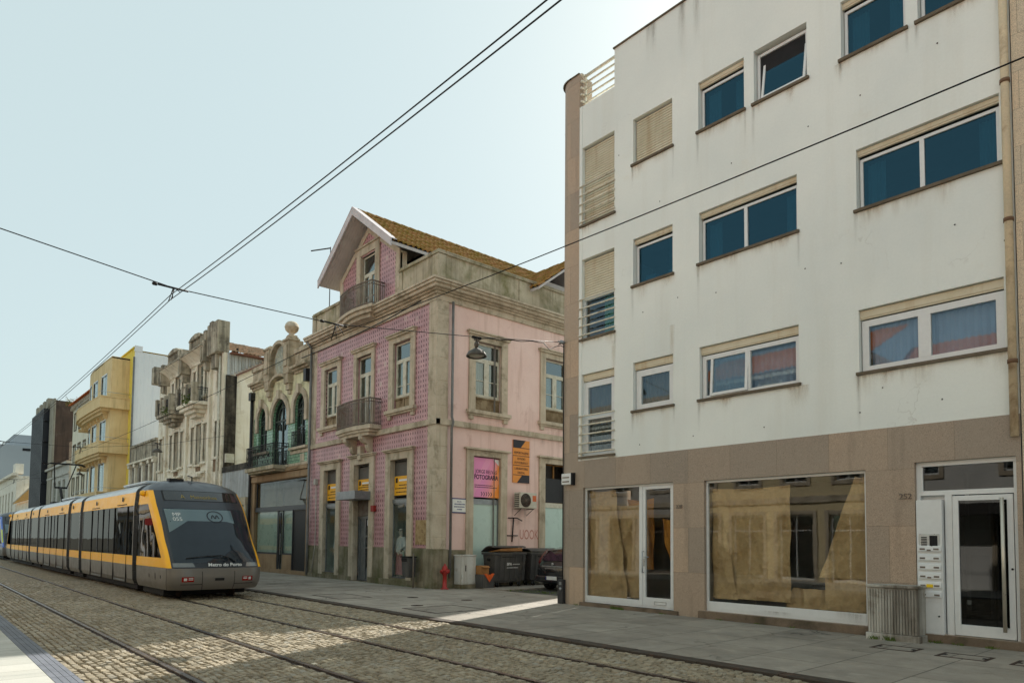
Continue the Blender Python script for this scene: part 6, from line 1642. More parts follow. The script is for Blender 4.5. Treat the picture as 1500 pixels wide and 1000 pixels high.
def carbody(tr, xa, xb, livery, short, n0):
    def strip(mb, zs, off=0, xa_=xa, xb_=xb, mi=0):
        for sg in (-1, 1):
            for a, b in zip(zs, zs[1:]):
                ya, yb = YC + sg * (lerp(HW, a) + off), YC + sg * (lerp(HW, b) + off)
                mb.quad((xa_, ya, a), (xb_, ya, a), (xb_, yb, b), (xa_, yb, b), mi)
    m = MB(); strip(m, [.28, .42, .6, .85], mi=0); strip(m, [.85, 1.13], mi=1); strip(m, [2.63, 2.8, 3.03], mi=1)
    for sg in (-1, 1):
        y = YC + sg * 1.31
        for p, q in ((xa, xa - .07), (xb, xb + .07)): m.quad((p, y, 1.13), (q, y, 1.13), (q, y, 2.63), (p, y, 2.63), 0)
    m.quad((xa, YC - 1.23, .28), (xb, YC - 1.23, .28), (xb, YC + 1.23, .28), (xa, YC + 1.23, .28), 0)
    c = m.build('car_body', [TG, livery], tr)
    m = MB(); strip(m, [1.13, 1.9, 2.63], -.012); m.split('window_band', TSG, c)
    m = MB()
    zs = [3.03, 3.08, 3.12, 3.17, 3.22, 3.26, 3.3, 3.34, 3.38, 3.41]
    L = [(YC - lerp(HW, z), z) for z in zs] + [(YC, 3.425)] + [(YC + lerp(HW, z), z) for z in zs[::-1]]
    m.add([(xa, y, z) for y, z in L] + [(xb, y, z) for y, z in L], [(i, i + 1, len(L) + i + 1, len(L) + i) for i in range(len(L) - 1)], 0, True)
    m.build('roof_shell', TLG, c)
    m = MB(); m.box(xb + .1, xa - .1, YC - 1.12, YC + 1.12, .12, .34); m.build('underframe', RUBBER, c)
    m = MB(); L_ = xa - xb
    cuts = (.1, .32, .54, .78) if not short else ()
    for q in cuts:
        x = xa - L_ * q
        for sg in (-1, 1):
            y = YC + sg * 1.305
            m.box(x - .012, x + .012, y - .014, y + .014, .3, 2.63)
    for q in ((.12, .62) if not short else (.5,)):
        x = xa - L_ * q
        for sg in (-1, 1):
            y = YC + sg * 1.31
            if not short: m.box(x - 1.2, x, y - .012, y + .012, 2.68, 2.7)
            m.lathe((x - .5, y - .006 * 0, 2.86), [(0, -.012 * -sg), (.075, -.01 * -sg), (.08, 0)], 10, 0, 'y')
    m.split('panel_seam', RUBBER, c)
    if not short:
        m = MB()
        for q in (.1, .54):
            x1 = xa - L_ * q; x0 = x1 - 1.5
            for sg in (-1, 1): y = YC + sg * 1.29; m.box(x0, x1, y - .04, y + .05 * sg + .02, .33, .37)
        m.split('door_step', GALV, c)
        m = MB()
        for q in (.32, .54):
            x = xa - L_ * q
            for sg in (-1, 1):
                y = YC + sg * 1.302
                for a, b in ((x - .9, x + .0),): m.box(a, a + .05, y - .01, y + .01, 1.16, 2.6)
        m.split('door_post', TD, c)
        m = MB()
        for k in range(5):          # seats behind the glass line, dark
            pass
    m = MB(); m.box(xb + .05, xa - .05, YC - 1.2, YC + 1.2, .86, .92)
    x = xb + .9
    while x < xa - .9:
        for sg in (-1, 1): m.box(x, x + .45, YC + sg * .8 - .35, YC + sg * .8 + .35, .92, 1.38); m.box(x, x + .1, YC + sg * .8 - .35, YC + sg * .8 + .35, 1.38, 1.95)
        x += 1.5
    m.split('seating', CABIN, c)
    return c
def gangway(tr, xa, xb):
    m = MB(); zs = [.3, .45, .85, 2.6, 3.03, 3.12, 3.22, 3.3, 3.37, 3.41]
    nf = 5
    for i in range(nf):
        x0, x1 = xa + (xb - xa) * i / nf, xa + (xb - xa) * (i + 1) / nf
        for off, p, q in ((.0, x0, (x0 + x1) / 2), (-.035, (x0 + x1) / 2, x1)):
            L = [(YC - lerp(HW, z) - off - .01, z + off * .2 + .01) for z in zs] + [(YC + lerp(HW, z) + off + .01, z + off * .2 + .01) for z in zs[::-1]]
            m.add([(p, y, z) for y, z in L] + [(q, y, z) for y, z in L], [(j, j + 1, len(L) + j + 1, len(L) + j) for j in range(len(L) - 1)])
    m.build('gangway', RUBBER, tr, recalc=False)
def bogie(tr, x):
    m = MB()
    for dx in (-.9, .9):
        for sg in (-1, 1): m.lathe((x + dx, YC + sg * .72 - .06, .3), [(.0, 0), (.29, 0), (.29, .1), (.31, .12), (0, .12)], 22, 0, 'y')
    m.split('wheelset', RAILDK, tr)
tr = root('tram', (-38, YC, 0), 'long yellow and dark grey articulated tram running toward the camera', 'tram')
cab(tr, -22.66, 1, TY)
J = [(-22.66, -23.14), (-30.93, -31.47), (-33.51, -34.13), (-42.08, -42.54), (-45.01, -45.54), (-53.37, -53.9)]
for a, b in J: gangway(tr, a, b)
for i, ((_, a), (b, _2)) in enumerate(zip(J, J[1:])): carbody(tr, a, b, TY, i in (1, 3), i)
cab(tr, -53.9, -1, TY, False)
for x in (-21.6, -32.5, -43.8, -55): bogie(tr, x)
# pantograph
m = MB(); px_ = -44.6
m.box(px_ - .5, px_ + .5, YC - .5, YC + .5, 3.4, 3.52)
m.tube([(px_ + .2, YC, 3.45), (px_ - .6, YC - .02, 4.35)], .07, 8)
m.tube([(px_ - .6, YC - .3, 4.35), (px_ - .6, YC + .3, 4.35)], .05, 8)
for sg in (-1, 1): m.tube([(px_ - .6, YC + sg * .28, 4.35), (px_ + .55, YC + sg * .5, 5.52)], .03, 6)
m.tube([(px_ + .55, YC - .95, 5.48), (px_ + .55, YC - .7, 5.56), (px_ + .55, YC + .7, 5.56), (px_ + .55, YC + .95, 5.48)], .035, 6); m.tube([(px_ + .85, YC - .85, 5.48), (px_ + .85, YC - .7, 5.56), (px_ + .85, YC + .7, 5.56), (px_ + .85, YC + .85, 5.48)], .03, 6)
m.tube([(px_ + .55, YC - .5, 5.53), (px_ + .85, YC - .5, 5.53)], .02, 5); m.tube([(px_ + .55, YC + .5, 5.53), (px_ + .85, YC + .5, 5.53)], .02, 5)
m.build('pantograph', CABLE, tr)
m = MB(); m.box(-27.5, -24.5, YC - .7, YC + .7, 3.4, 3.5); m.box(-40, -36.5, YC - .7, YC + .7, 3.4, 3.5); m.split('roof_equipment', TLG, tr, bevel=.05)
m = MB(); m.tube([(-22.1, YC, 3.38), (-22.1, YC, 3.5), (-22.5, YC, 3.56)], .02, 5); m.box(-22.5, -22.2, YC - .6, YC - .2, 3.36, 3.44); m.build('roof_aerial', CABLE, tr)
t2 = root('tram', (-70, YC, 0), 'blue liveried tram coupled close behind the yellow one', 'tram')
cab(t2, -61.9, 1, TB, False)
gangway(t2, -61.9, -62.4); carbody(t2, -62.4, -70.2, TB, False, 0); gangway(t2, -70.2, -70.7); carbody(t2, -70.7, -72.8, TB, True, 1); bogie(t2, -60.6); bogie(t2, -71.7)
m = MB(); P2 = cab_map(-61.9, 1)
patch(m, P2, [1.2, 1.4, 1.7, 1.95, 2.1], lambda z: -1.02 - .0 * z, lambda z: -.95, 3, .006); m.build('yellow_swirl', plain('yellow_green_swirl', C(196, 206, 40), .35, .5), t2, recalc=False)
m = MB(); m.box(-58.6, -57.3, YC - .12, YC + .12, .45, .65); m.build('coupler', RAILDK, tr)
# ------------------------------------------------------------------ green tiled art nouveau house
Y = 13.5; F = FY(Y)
def shell(par, x0, x1, y0, y1, z, m, F_, holes, rev=.2, zb=0, name='wall', front=True):
    k = MB()
    if front: wall(k, F_, x0, x1, zb, z, holes, rev)
    for x in (x0, x1): k.quad((x, y0, zb), (x, y1, zb), (x, y1, z), (x, y0, z))
    k.quad((x0, y1, zb), (x1, y1, zb), (x1, y1, z), (x0, y1, z)); k.quad((x0, y0 + .02, z - .02), (x1, y0 + .02, z - .02), (x1, y1, z - .02), (x0, y1, z - .02))
    return k.build(name, m, par, recalc=False)
def interior(par, x0, x1, y, z0, z1, m=None):
    k = MB(); k.quad((x0, y, z0), (x1, y, z0), (x1, y, z1), (x0, y, z1)); k.build('interior', m or DARKIN, par, recalc=False)
IRONGR = plain('dark_green_iron', (.02, .032, .028, 1), .45, .4)
CREAMST = surf('peeling_cream_plaster', C(226, 224, 190), C(206, 202, 166), 2, 30, .15, (C(150, 146, 116), .35, 2), (C(146, 140, 114), .4))
gx0, gx1 = -35.75, -28.97
gr = root('art_nouveau_house', ((gx0 + gx1) / 2, Y, 0), 'narrow green tiled art nouveau house with three arched windows and a stone ball finial', 'house')
A = [(-34.95, -33.85, 5.95, 8.2), (-33.15, -31.35, 5.1, 8.35), (-30.6, -29.45, 5.85, 8.3)]
m = MB(); sw = (-35.25, -29.2, .2, 4.45)
wall(m, F, gx0, gx1, 5.0, 9.3, A, .25)
for a, b, c, e in A: arch_fill(m, F, a, b, e - (b - a) / 2 * 1.05, e, .25)
m.build('tiled_wall', GREENT, gr, recalc=False)
# cream plaster field above the spring line
m = MB()
hs = [(a, b, 7.3, e) for a, b, c, e in A]
wall(m, FY(Y - .012), gx0, gx1, 7.75, 9.3, hs, .02)
for a, b, c, e in A: arch_fill(m, FY(Y - .012), a, b, e - (b - a) / 2 * 1.05, e, .02)
m.build('upper_plaster', CREAMST, gr, recalc=False)
shell(gr, gx0, gx1, Y, Y + 9, 9.4, CREAMST, F, [], front=False, name='side_wall')
m = MB()
for a, b, c, e in A:
    arch_ring(m, F, a, b, e - (b - a) / 2 * 1.05, e, .28, -.03, .1)
    for u in (a - .28, b): m.bx(F, u, u + .28, 7.0, e - (b - a) / 2 * 1.05, -.03, .1)
    m.bx(F, a - .33, b + .33, c - .12, c, -.05, .16)
    m.bx(F, (a + b) / 2 - .14, (a + b) / 2 + .14, e - .02, e + .42, 0, .2)
m.build('window_arch', STONE, gr, bevel=.012)
for a, b, c, e in A:
    k = MB(); sp = e - (b - a) / 2 * 1.05; n = 12
    arch_ring(k, F, a + .09, b - .09, sp, e - .09, .09, -.2, -.12)
    k.bx(F, a, a + .1, c, sp, -.2, -.12); k.bx(F, b - .1, b, c, sp, -.2, -.12); k.bx(F, (a + b) / 2 - .045, (a + b) / 2 + .045, c, e - .1, -.2, -.115); k.bx(F, a, b, sp - .12, sp - .03, -.2, -.117); k.bx(F, a, b, c, c + .12, -.2, -.12); k.bx(F, a, b, c + .9, c + .96, -.2, -.118)
    for s in (-1, 1): arch_ring(k, F, (a + b) / 2 + s * (b - a) * .25 - .2, (a + b) / 2 + s * (b - a) * .25 + .2, sp - .55, sp - .2, .05, -.19, -.122)
    arch_ring(k, F, (a + b) / 2 - (b - a) * .28, (a + b) / 2 + (b - a) * .28, sp, e - .38, .05, -.19, -.122)
    o = k.build('arched_window', IRONGR, gr); MB().bx(F, a + .05, b - .05, c, e - .05, -.16, -.166).build('pane', GL_OLD, o)
interior(gr, gx0, gx1, Y + .6, 5, 9.2, MIDIN)
m = MB(); m.bx(F, gx0, gx1, 5.0, 5.12, -.05, .06); m.bx(F, -30.95, gx1, 5.55, 5.7, -.05, .05); m.bx(F, -29.9, -29.5, 5.15, 5.5, -.02, .03)
for u in (gx0, gx1 - .16): m.bx(F, u, u + .16, 5.0, 9.3, -.05, .03)
m.build('stone_band', STONE, gr, bevel=.01)
m = MB(); cx = -32.25
prof = [(9.25, 9.36, .1), (9.36, 9.46, .2), (9.46, 9.58, .34)]
for a, b in ((gx0, -34.2), (-30.6, gx1)):
    for v0, v1, d in prof: m.bx(F, a, b, v0, v1, -.1, d)
    m.bx(F, a, b, 9.58, 10.2, -.2, .06); m.bx(F, a, b, 10.2, 10.42, -.25, .14)
    m.bx(F, a + .25, b - .2, 9.7, 10.1, .0, .09)
for s in (-1, 1):
    u = cx + s * 1.15
    m.bx(F, u - .3, u + .3, 9.35, 10.9, -.2, .3); m.bx(F, u - .34, u + .34, 10.9, 11.0, -.22, .36); m.bx(F, u - .2, u + .2, 9.7, 10.7, .2, .36); m.bx(F, u - .26, u + .26, 11.0, 11.1, -.2, .24)
    m.bx(F, u - .24, u + .24, 8.9, 9.35, -.05, .28); m.bx(F, u - .18, u + .18, 8.6, 8.9, -.05, .2); m.bx(F, u - .12, u + .12, 8.42, 8.6, -.05, .12)
m.bx(F, cx - .85, cx + .85, 9.4, 10.6, -.2, .04)
arch_ring(m, F, cx - .82, cx + .82, 10.35, 11.0, .17, -.2, .26)
m.prism(F, [(cx - .84, 10.4)] + [(cx - .84 * cos(pi * i / 12), 10.4 + .62 * sin(pi * i / 12)) for i in range(13)] + [(cx + .84, 10.4)], -.15, .03)
arch_ring(m, F, cx - .85, cx + .85, 9.1, 9.42, .14, -.1, .24)
m.bx(F, cx - .62, cx + .62, 10.9, 11.2, -.8, -.1); m.bx(F, cx - .42, cx + .42, 11.2, 11.34, -.72, -.2); m.bx(F, cx - .26, cx + .26, 11.34, 11.53, -.65, -.28)
m.build('parapet', surf('carved_granite', C(190, 178, 156, 1.15), C(168, 155, 132), 2, 50, .3, (C(120, 112, 92), .35, 2), (C(124, 114, 94), .4), .85, .25, .4, 60, .01), gr, bevel=.015)
m = MB(); m.lathe((cx + .0, Y + .46, 11.52), [(r_ * .72, h_ * .68) for r_, h_ in [(.3, 0), (.2, .1), (.18, .2), (.3, .28), (.42, .42), (.46, .58), (.48, .62), (.48, .66), (.46, .7), (.42, .86), (.3, 1.0), (.14, 1.07), (0, 1.09)]], 26); m.build('ball_finial', STONE, gr)
m = MB(); m.prism(F, [(cx + .68 * cos(t * pi / 16), 10.25 + .72 * sin(t * pi / 16)) for t in range(32)], .04, .05); m.build('medallion', surf('faded_painted_medallion', C(196, 198, 178), C(140, 150, 150), 5, 12, .3, (C(120, 120, 96), .4, 6)), gr)
m = MB(); tiles(m, (gx0, Y + .3, 10.4), (1, 0, 0), gx1 - gx0, (0, 4, 1.9), 4.5); m.build('roof', MOSSROOF, gr, recalc=False)
# iron balcony
m = MB(); m.bx(F, -34.75, -31.2, 4.9, 5.08, 0, .72); m.bx(F, -34.6, -31.3, 4.8, 4.9, 0, .6); m.build('balcony_slab', PARA, gr, bevel=.01)
m = MB(); pth = [(-34.7, Y), (-34.72, Y - .66), (-33.0, Y - .74), (-31.25, Y - .66), (-31.23, Y)]
rail_path(m, pth, 5.08, 6.1, .013, .11)
for i in range(11):
    u = -34.5 + i * .31
    m.lathe((u, Y - .72, 5.55), [(.09, -.012), (.11, 0), (.09, .012)], 10, 0, 'y'); m.lathe((u + .15, Y - .72, 5.85), [(.05, -.01), (.065, 0), (.05, .01)], 8, 0, 'y'); m.lathe((u + .15, Y - .72, 5.28), [(.06, -.01), (.08, 0), (.06, .01)], 8, 0, 'y')
m.build('balcony_railing', IRON, gr)
m = MB(); pth = [(-30.62, Y - .02), (-30.62, Y - .14), (-29.43, Y - .14), (-29.43, Y - .02)]; rail_path(m, pth, 5.86, 6.55, .012, .1); m.build('window_railing', IRON, gr)
# shopfront
m = MB(); wall(m, F, gx0, gx1, 0, 5.0, [sw], .3); m.bx(F, gx0, gx1, 4.48, 4.75, 0, .07); m.bx(F, gx0, gx1, 4.8, 4.98, 0, .12); m.build('beige_fascia', surf('beige_stone_fascia', C(170, 146, 116), C(146, 122, 96), 1.5, 40, .2, None, (C(110, 92, 70), .3)), gr, recalc=False)
DKFR = plain('charcoal_frame', C(58, 60, 64), .4, .5)
m = MB(); a, b, c, e = sw
m.bx(F, a, b, 2.98, 3.2, -.06, -.2); m.bx(F, a, a + .06, 3.2, e, -.1, -.16); m.bx(F, b - .06, b, 3.2, e, -.1, -.16)
for u in (-32.55, -32.45, -30.85): m.bx(F, u, u + .06, c, 2.98, -.1, -.16)
m.bx(F, a, -32.55, .9, .98, -.1, -.16); m.bx(F, -31.9, -30.85, .9, .98, -.1, -.16); m.bx(F, -31.95, -31.88, c, 2.98, -.1, -.16); m.bx(F, -32.2, -32.16, c, 2.9, -.09, -.15)
sf = m.build('shop_front', DKFR, gr)
m = MB(); m.bx(F, a, b, 3.2, e, -.13, -.136); m.bx(F, a, -32.55, .98, 2.98, -.13, -.136); m.bx(F, -32.45, -31.95, c, 2.95, -.12, -.126); m.bx(F, -31.88, -30.85, .98, 2.98, -.13, -.136); m.build('pane', GL_SHOP, sf)
m = MB(); m.bx(F, a, -32.55, c, .9, -.08, -.2); m.bx(F, -31.88, -30.85, c, .9, -.08, -.2); m.split('stall_riser', bpy.data.materials['beige_stone_fascia'], gr)
m = MB(); m.bx(F, -30.79, b - .25, c - .1, 2.96, -.14, -.18); m.build('black_roller_door', IRON, gr)
m = MB(); m.bx(F, -32.1, -32.06, .9, 1.9, -.06, -.09); m.build('handle', ALU, sf)
m = MB(); m.quad(F(a, .2, -.2), F(-32.6, .2, -.2), F(-32.6, 3, -.2), F(a, 3, -.2)); m.quad(F(-31.85, .2, -.2), F(-30.85, .2, -.2), F(-30.85, 3, -.2), F(-31.85, 3, -.2)); m.quad(F(-32.45, .2, -.3), F(-31.95, .2, -.3), F(-31.95, 3, -.3), F(-32.45, 3, -.3)); m.split('window_film', FROST, gr, recalc=False)
interior(gr, a, b, Y + 1.5, 3, 4.6, MIDIN)
m = MB(); m.tube([(gx0 + .12, Y - .12, 8.9), (gx0 + .12, Y - .12, .1)], .075, 10); m.bx(F, gx0 - .02, gx0 + .28, 8.75, 9.15, 0, .25); m.bx(F, gx1 - .3, gx1 - .04, 8.7, 9.25, 0, .25); m.split('downpipe', IRON, gr)
m = MB(); m.tube([(-29.9, Y - .02, 4.9), (-29.9, Y - .5, 4.75)], .012, 5); m.build('sign_hook', IRON, gr)

# ------------------------------------------------------------------ low grey shed in the gap
sh = root('metal_shed', (-37.9, Y, 0), 'low pale grey corrugated metal front between the cream and green houses', 'shed')
GREYM = surf('pale_grey_corrugated', C(196, 202, 204), C(170, 178, 182), 1.2, 20, .1, (C(130, 130, 126), .25, 1.5), (C(120, 118, 112), .7), .5, .4, .1)
m = MB(); x = -40.0
while x < -35.8: m.box(x, x + .085, Y - .02, Y + .05, 0, 5.3); x += .12
m.box(-40, -35.78, Y + .02, Y + .06, 0, 5.3); m.box(-40, -35.78, Y + .06, Y + 8, 5.1, 5.2); m.build('metal_front', GREYM, sh)
m = MB(); m.box(-40.0, -35.8, Y - .06, Y + .12, 5.3, 5.62); m.build('stained_coping', surf('black_stained_concrete', C(120, 116, 106), C(80, 76, 68), 2, 40, .4, (C(40, 38, 34), .6, 2), (C(34, 32, 28), .9)), sh)
m = MB(); m.box(-37.6, -36.1, Y - .16, Y - .02, 3.4, 3.8); m.tube([(-36.2, Y - .1, 3.8), (-36.2, Y - .1, .2)], .09, 8); m.build('gutter', PARA, sh)

# ------------------------------------------------------------------ crumbling cream house
DECO = surf('crumbling_cream_render', C(240, 235, 218), C(230, 222, 200), 1.2, 30, .12, (C(168, 154, 128), .3, 1.1), (C(160, 148, 124), .45), .9, .2, .3, 50, .008)
DECOD = surf('blackened_concrete', C(206, 198, 178), C(184, 174, 152), 1.0, 40, .25, (C(92, 86, 76), .42, 1.6), (C(72, 68, 60), .75), .95, .2, .5, 40, .015)
DSIDE = surf('stained_side_wall', C(246, 241, 228), C(236, 228, 210), .9, 30, .15, (C(196, 182, 156), .3, 1.2), (C(180, 168, 146), .3), .95, .15, .4, 30, .012)
OWIN = plain('weathered_window_wood', C(200, 196, 180), .6, .3, 0, .2, 6)
cx0, cx1 = -53.5, -40.1
dh = root('crumbling_house', (-46.8, Y, 0), 'crumbling cream house with blackened parapet blocks and paired stone balconies', 'house')
bays = [(-44.4, (-45.75, -42.75)), (-49.0, (-50.4, -47.5))]
hs = []
for c, _ in bays:
    hs += [(c - 1.35, c - .85, 10.25, 12.0), (c - .6, c + .6, 9.85, 12.35), (c + .85, c + 1.35, 10.25, 12.0)]
    hs += [(c - 1.5, c - .85, 6.2, 8.5), (c - .5, c + .5, 6.1, 8.6), (c + .85, c + 1.5, 6.2, 8.5)]
hs += [(-41.5, -40.55, 6.3, 8.4), (-53.0, -52.2, 6.3, 8.5), (-41.5, -40.55, 9.9, 11.9)]
gh2 = [(c - 1.1, c + 1.1, .2, 4.2) for c, _ in bays] + [(-41.6, -40.5, .2, 3.9)]
m = MB(); wall(m, F, cx0, cx1, 0, 12.9, hs + gh2, .25); m.build('wall', DECO, dh, recalc=False)
m = MB(); m.quad((cx1, Y, 0), (cx1, Y + 9, 0), (cx1, Y + 9, 12.2), (cx1, Y, 12.2)); m.quad((cx0, Y, 0), (cx0, Y + 9, 0), (cx0, Y + 9, 12.2), (cx0, Y, 12.2)); m.split('side_wall', DSIDE, dh, recalc=False)
m = MB(); m.quad((cx1 + .03, Y + .75, 10.95 + .3), (cx1 + .03, Y + 6, 14.5), (cx1 + .03, Y + 6, 12.2), (cx1 + .03, Y + .2, 12.2))
y = Y + .1
m = MB()
while y < Y + 3.4:
    z0 = 10.8 + (y - Y) * .6
    if z0 < 12.15: m.box(cx1, cx1 + .05, y, y + .16, z0, 12.2)
    y += .2
m.build('corrugated_gable', GREYM, dh)
m = MB(); m.box(cx1 - .02, cx1 + .14, Y + .02, Y + .62, 0, 10.9); m.build('flue_stack', surf('soot_blackened_render', C(150, 142, 126), C(112, 104, 92), 2, 40, .3, (C(44, 41, 36), .7, 1.5), (C(38, 35, 31), 1.2), .95), dh)
m = MB(); m.hexa([(cx1, Y + .6, 10.9), (cx1 + .2, Y + .6, 10.9), (cx1 + .2, Y + 4, 12.95), (cx1, Y + 4, 12.95), (cx1, Y + .6, 11.02), (cx1 + .2, Y + .6, 11.02), (cx1 + .2, Y + 4, 13.07), (cx1, Y + 4, 13.07)]); m.build('gable_flashing', surf('rusty_flashing', C(140, 110, 96), C(120, 90, 80), 3), dh)
interior(dh, cx0, cx1, Y + .7, 5, 12.6)
m = MB(); tiles(m, (cx1 + .35, Y + .2, 12.25), (0, 1, 0), 8, (-4.6, 0, 1.7), 4.9, .23, .38); m.build('roof', CLAY, dh, recalc=False)
m = MB(); tiles(m, (cx0, Y + .8, 12.6), (1, 0, 0), 9.5, (0, 4, 1.7), 4.3, .23, .38); m.build('attic_roof', CLAY, dh, recalc=False)
m = MB(); m.box(cx1 - .3, cx1 + .4, Y + .2, Y + 8, 12.12, 12.2); m.build('eaves_board', plain('rust_brown_board', C(116, 76, 60), .8), dh)
for h in hs:
    o = window(dh, F, h[0], h[1], h[2], h[3], -.16, OWIN, GL_OLD, .06, .07, (.5,), (.25, .5, .74), .03)
# pilasters, surrounds, sills
m = MB()
for u in (-42.35, -46.7, -51.2): m.bx(F, u - .17, u + .17, 0, 12.9, -.05, .16)
m.bx(F, cx1 - .3, cx1 + .02, 0, 12.2, -.05, .12)
for h in hs[:-1]:
    m.bx(F, h[0] - .12, h[0], h[2], h[3], -.05, .06); m.bx(F, h[1], h[1] + .12, h[2], h[3], -.05, .06); m.bx(F, h[0] - .16, h[1] + .16, h[3], h[3] + .16, -.05, .1); m.bx(F, h[0] - .16, h[1] + .16, h[2] - .14, h[2], -.05, .16)
for c, _ in bays:
    m.bx(F, c - 1.7, c + 1.7, 5.5, 5.64, -.05, .2); m.bx(F, c - .9, c + .9, 5.3, 5.5, -.05, .34)
    for s in (-1, 1): arch_ring(m, F, c + s * 1.1 - .35, c + s * 1.1 + .35, 12.2, 12.6, .06, 0, .05)
m.build('pilaster', DECO, dh, bevel=.015)
m = MB()
for c, _ in bays:
    for u0_, u1_ in ((c - .4, c + .4),): m.bx(F, u0_, u1_, 5.62, 6.1, -.02, .04)
m.bx(F, -41.6, -40.45, 5.5, 6.2, -.02, .05); m.split('bare_brick_apron', surf('bare_brick', C(150, 126, 100), C(120, 98, 78), 5, 30, .3), dh)
# curved cornice
m = MB()
for c, _ in bays:
    for i in range(8):
        t0, t1 = i / 8, (i + 1) / 8; q = lambda t: .08 + .62 * (1 - cos(t * pi / 2))
        m.hexa([F(c - 2.1, 12.4 + .5 * t0, 0), F(c + 2.1, 12.4 + .5 * t0, 0), F(c + 2.1, 12.4 + .5 * t1, 0), F(c - 2.1, 12.4 + .5 * t1, 0), F(c - 2.1, 12.4 + .5 * t0, q(t0)), F(c + 2.1, 12.4 + .5 * t0, q(t0)), F(c + 2.1, 12.4 + .5 * t1, q(t1)), F(c - 2.1, 12.4 + .5 * t1, q(t1))])
m.build('cove_cornice', DECO, dh)
m = MB()
for c, _ in bays:
    m.bx(F, c - 2.15, c + 2.15, 12.9, 13.0, -.1, .75); m.bx(F, c - 1.9, c + 1.9, 13.0, 13.45, -.1, .45); m.bx(F, c - 1.25, c - .95, 13.45, 14.2, -.1, .4); m.bx(F, c + .95, c + 1.25, 13.45, 14.2, -.1, .4); m.bx(F, c - .95, c + .95, 13.45, 14.2, -.1, .26)
    m.prism(F, [(c - 1.3, 14.2), (c + 1.3, 14.2), (c + 1.15, 14.36), (c + .7, 14.55), (c, 14.66), (c - .7, 14.55), (c - 1.15, 14.36)], -.1, .45)
    for i in range(9): m.bx(F, c - 1.0 + i * .23, c - .9 + i * .23, 13.45, 14.1, .26, .36)
for u, top in ((-42.4, 14.3), (-46.72, 13.9), (-51.3, 13.7)):
    m.bx(F, u - .3, u + .3, 12.0, 13.4, -.1, .62); m.bx(F, u - .2, u + .2, 11.5, 12.0, -.1, .45); m.bx(F, u - .22, u + .22, 13.4, top, -.1, .5); m.bx(F, u - .08, u + .08, 12.1, 13.3, .62, .68)
m.bx(F, -41.9, -40.1, 12.2, 14.5, -.2, .5); m.bx(F, -41.7, -41.2, 14.5, 14.75, -.2, .45); m.bx(F, -41.5, -40.7, 11.4, 12.2, -.1, .35); m.bx(F, -53.4, -52.7, 12.4, 13.9, -.1, .6)
m.v = [(p[0], p[1], 12.9 + (p[2] - 12.9) * .7 if p[2] > 12.9 else p[2]) for p in m.v]
m.build('parapet', DECOD, dh, bevel=.03)
for c, _ in bays:
    m = MB(); pts = [(c - 1.75, Y), (c - 1.55, Y - .95), (c + 1.55, Y - .95), (c + 1.75, Y)]
    slab_poly(m, pts, 9.55, 9.75, 1, c, Y); slab_poly(m, pts, 9.35, 9.55, .86, c, Y); slab_poly(m, pts, 9.15, 9.35, .66, c, Y); slab_poly(m, pts, 8.95, 9.15, .42, c, Y); bs = m.build('balcony_slab', DECOD if c < -47 else DECO, dh, bevel=.02)
    m = MB()
    for u, w_ in ((c - 1.5, .3), (c - .45, .24), (c + .45, .24), (c + 1.5, .26)): m.bx(F, u - w_ / 2, u + w_ / 2, 9.75, 10.85, .6, .98)
    m.bx(F, c - .45, c + .45, 9.75, 10.7, .78, .92)
    m.split('balcony_post', DECOD, bs, bevel=.02)
    m = MB(); rail_path(m, [(c + .5, Y - .88), (c + 1.4, Y - .88)], 9.75, 10.55, .014, .12); rail_path(m, [(c - 1.4, Y - .88), (c - .6, Y - .88)], 9.75, 10.55, .014, .12); rail_path(m, [(c + 1.6, Y - .8), (c + 1.7, Y)], 9.75, 10.55, .014, .12)
    for i in range(3): m.lathe((c + .75 + i * .25, Y - .88, 10.15), [(.09, -.012), (.11, 0), (.09, .012)], 8, 0, 'y')
    m.build('balcony_railing', IRON, bs)
m = MB(); m.tube([(-40.4, Y - .2, 12), (-40.4, Y - .2, .2)], .05, 8); m.tube([(-40.75, Y - .14, 11.5), (-40.75, Y - .14, .2)], .035, 6); m.split('downpipe', OLDWHITE, dh)
m = MB(); m.box(cx1 + .1, cx1 + .4, Y + .05, Y + .5, 5.9, 6.4); m.build('meter_box', OLDWHITE, dh)
for a, b, c, e in gh2: window(dh, F, a, b, c, e, -.2, GREYIRON, GL_OLD, .08, .06, (.5,), (.7,))
# plants growing on the balconies
def clump(x, y, z, n, r, lab, mat=GRASS, drop=.5, name='balcony_weed', grp=None):
    m = MB()
    for i in range(n):
        a, e = rnd.uniform(0, 2 * pi), rnd.uniform(-drop, 1); q = r * rnd.uniform(.3, 1)
        p = Vector((x + cos(a) * q, y + sin(a) * q * .6, z + e * q)); s_ = rnd.uniform(.04, .1)
        d1 = Vector((rnd.uniform(-1, 1), rnd.uniform(-1, 1), rnd.uniform(-1, .6))).normalized() * s_; d2 = d1.cross(Vector((rnd.uniform(-1, 1), rnd.uniform(-1, 1), rnd.uniform(-1, 1)))).normalized() * s_ * .5
        m.add([p - d2 * .3, p + d1 + d2, p + d1 * 2, p + d1 - d2], [(0, 1, 2, 3)])
    for i in range(5): a = rnd.uniform(0, 2 * pi); m.tube([(x, y, z - r * .3), (x + cos(a) * r * .5, y + sin(a) * r * .3, z + r * .4)], .008, 4)
    tag(m.build(name, mat, loc=(x, y, z), recalc=False), lab, 'plant', grp)
clump(-43.6, Y - .95, 9.75, 160, .55, 'green weed hanging over the right balcony edge of the crumbling cream house')
clump(-48.1, Y - .95, 9.7, 130, .5, 'green weed growing on the left balcony of the crumbling cream house')
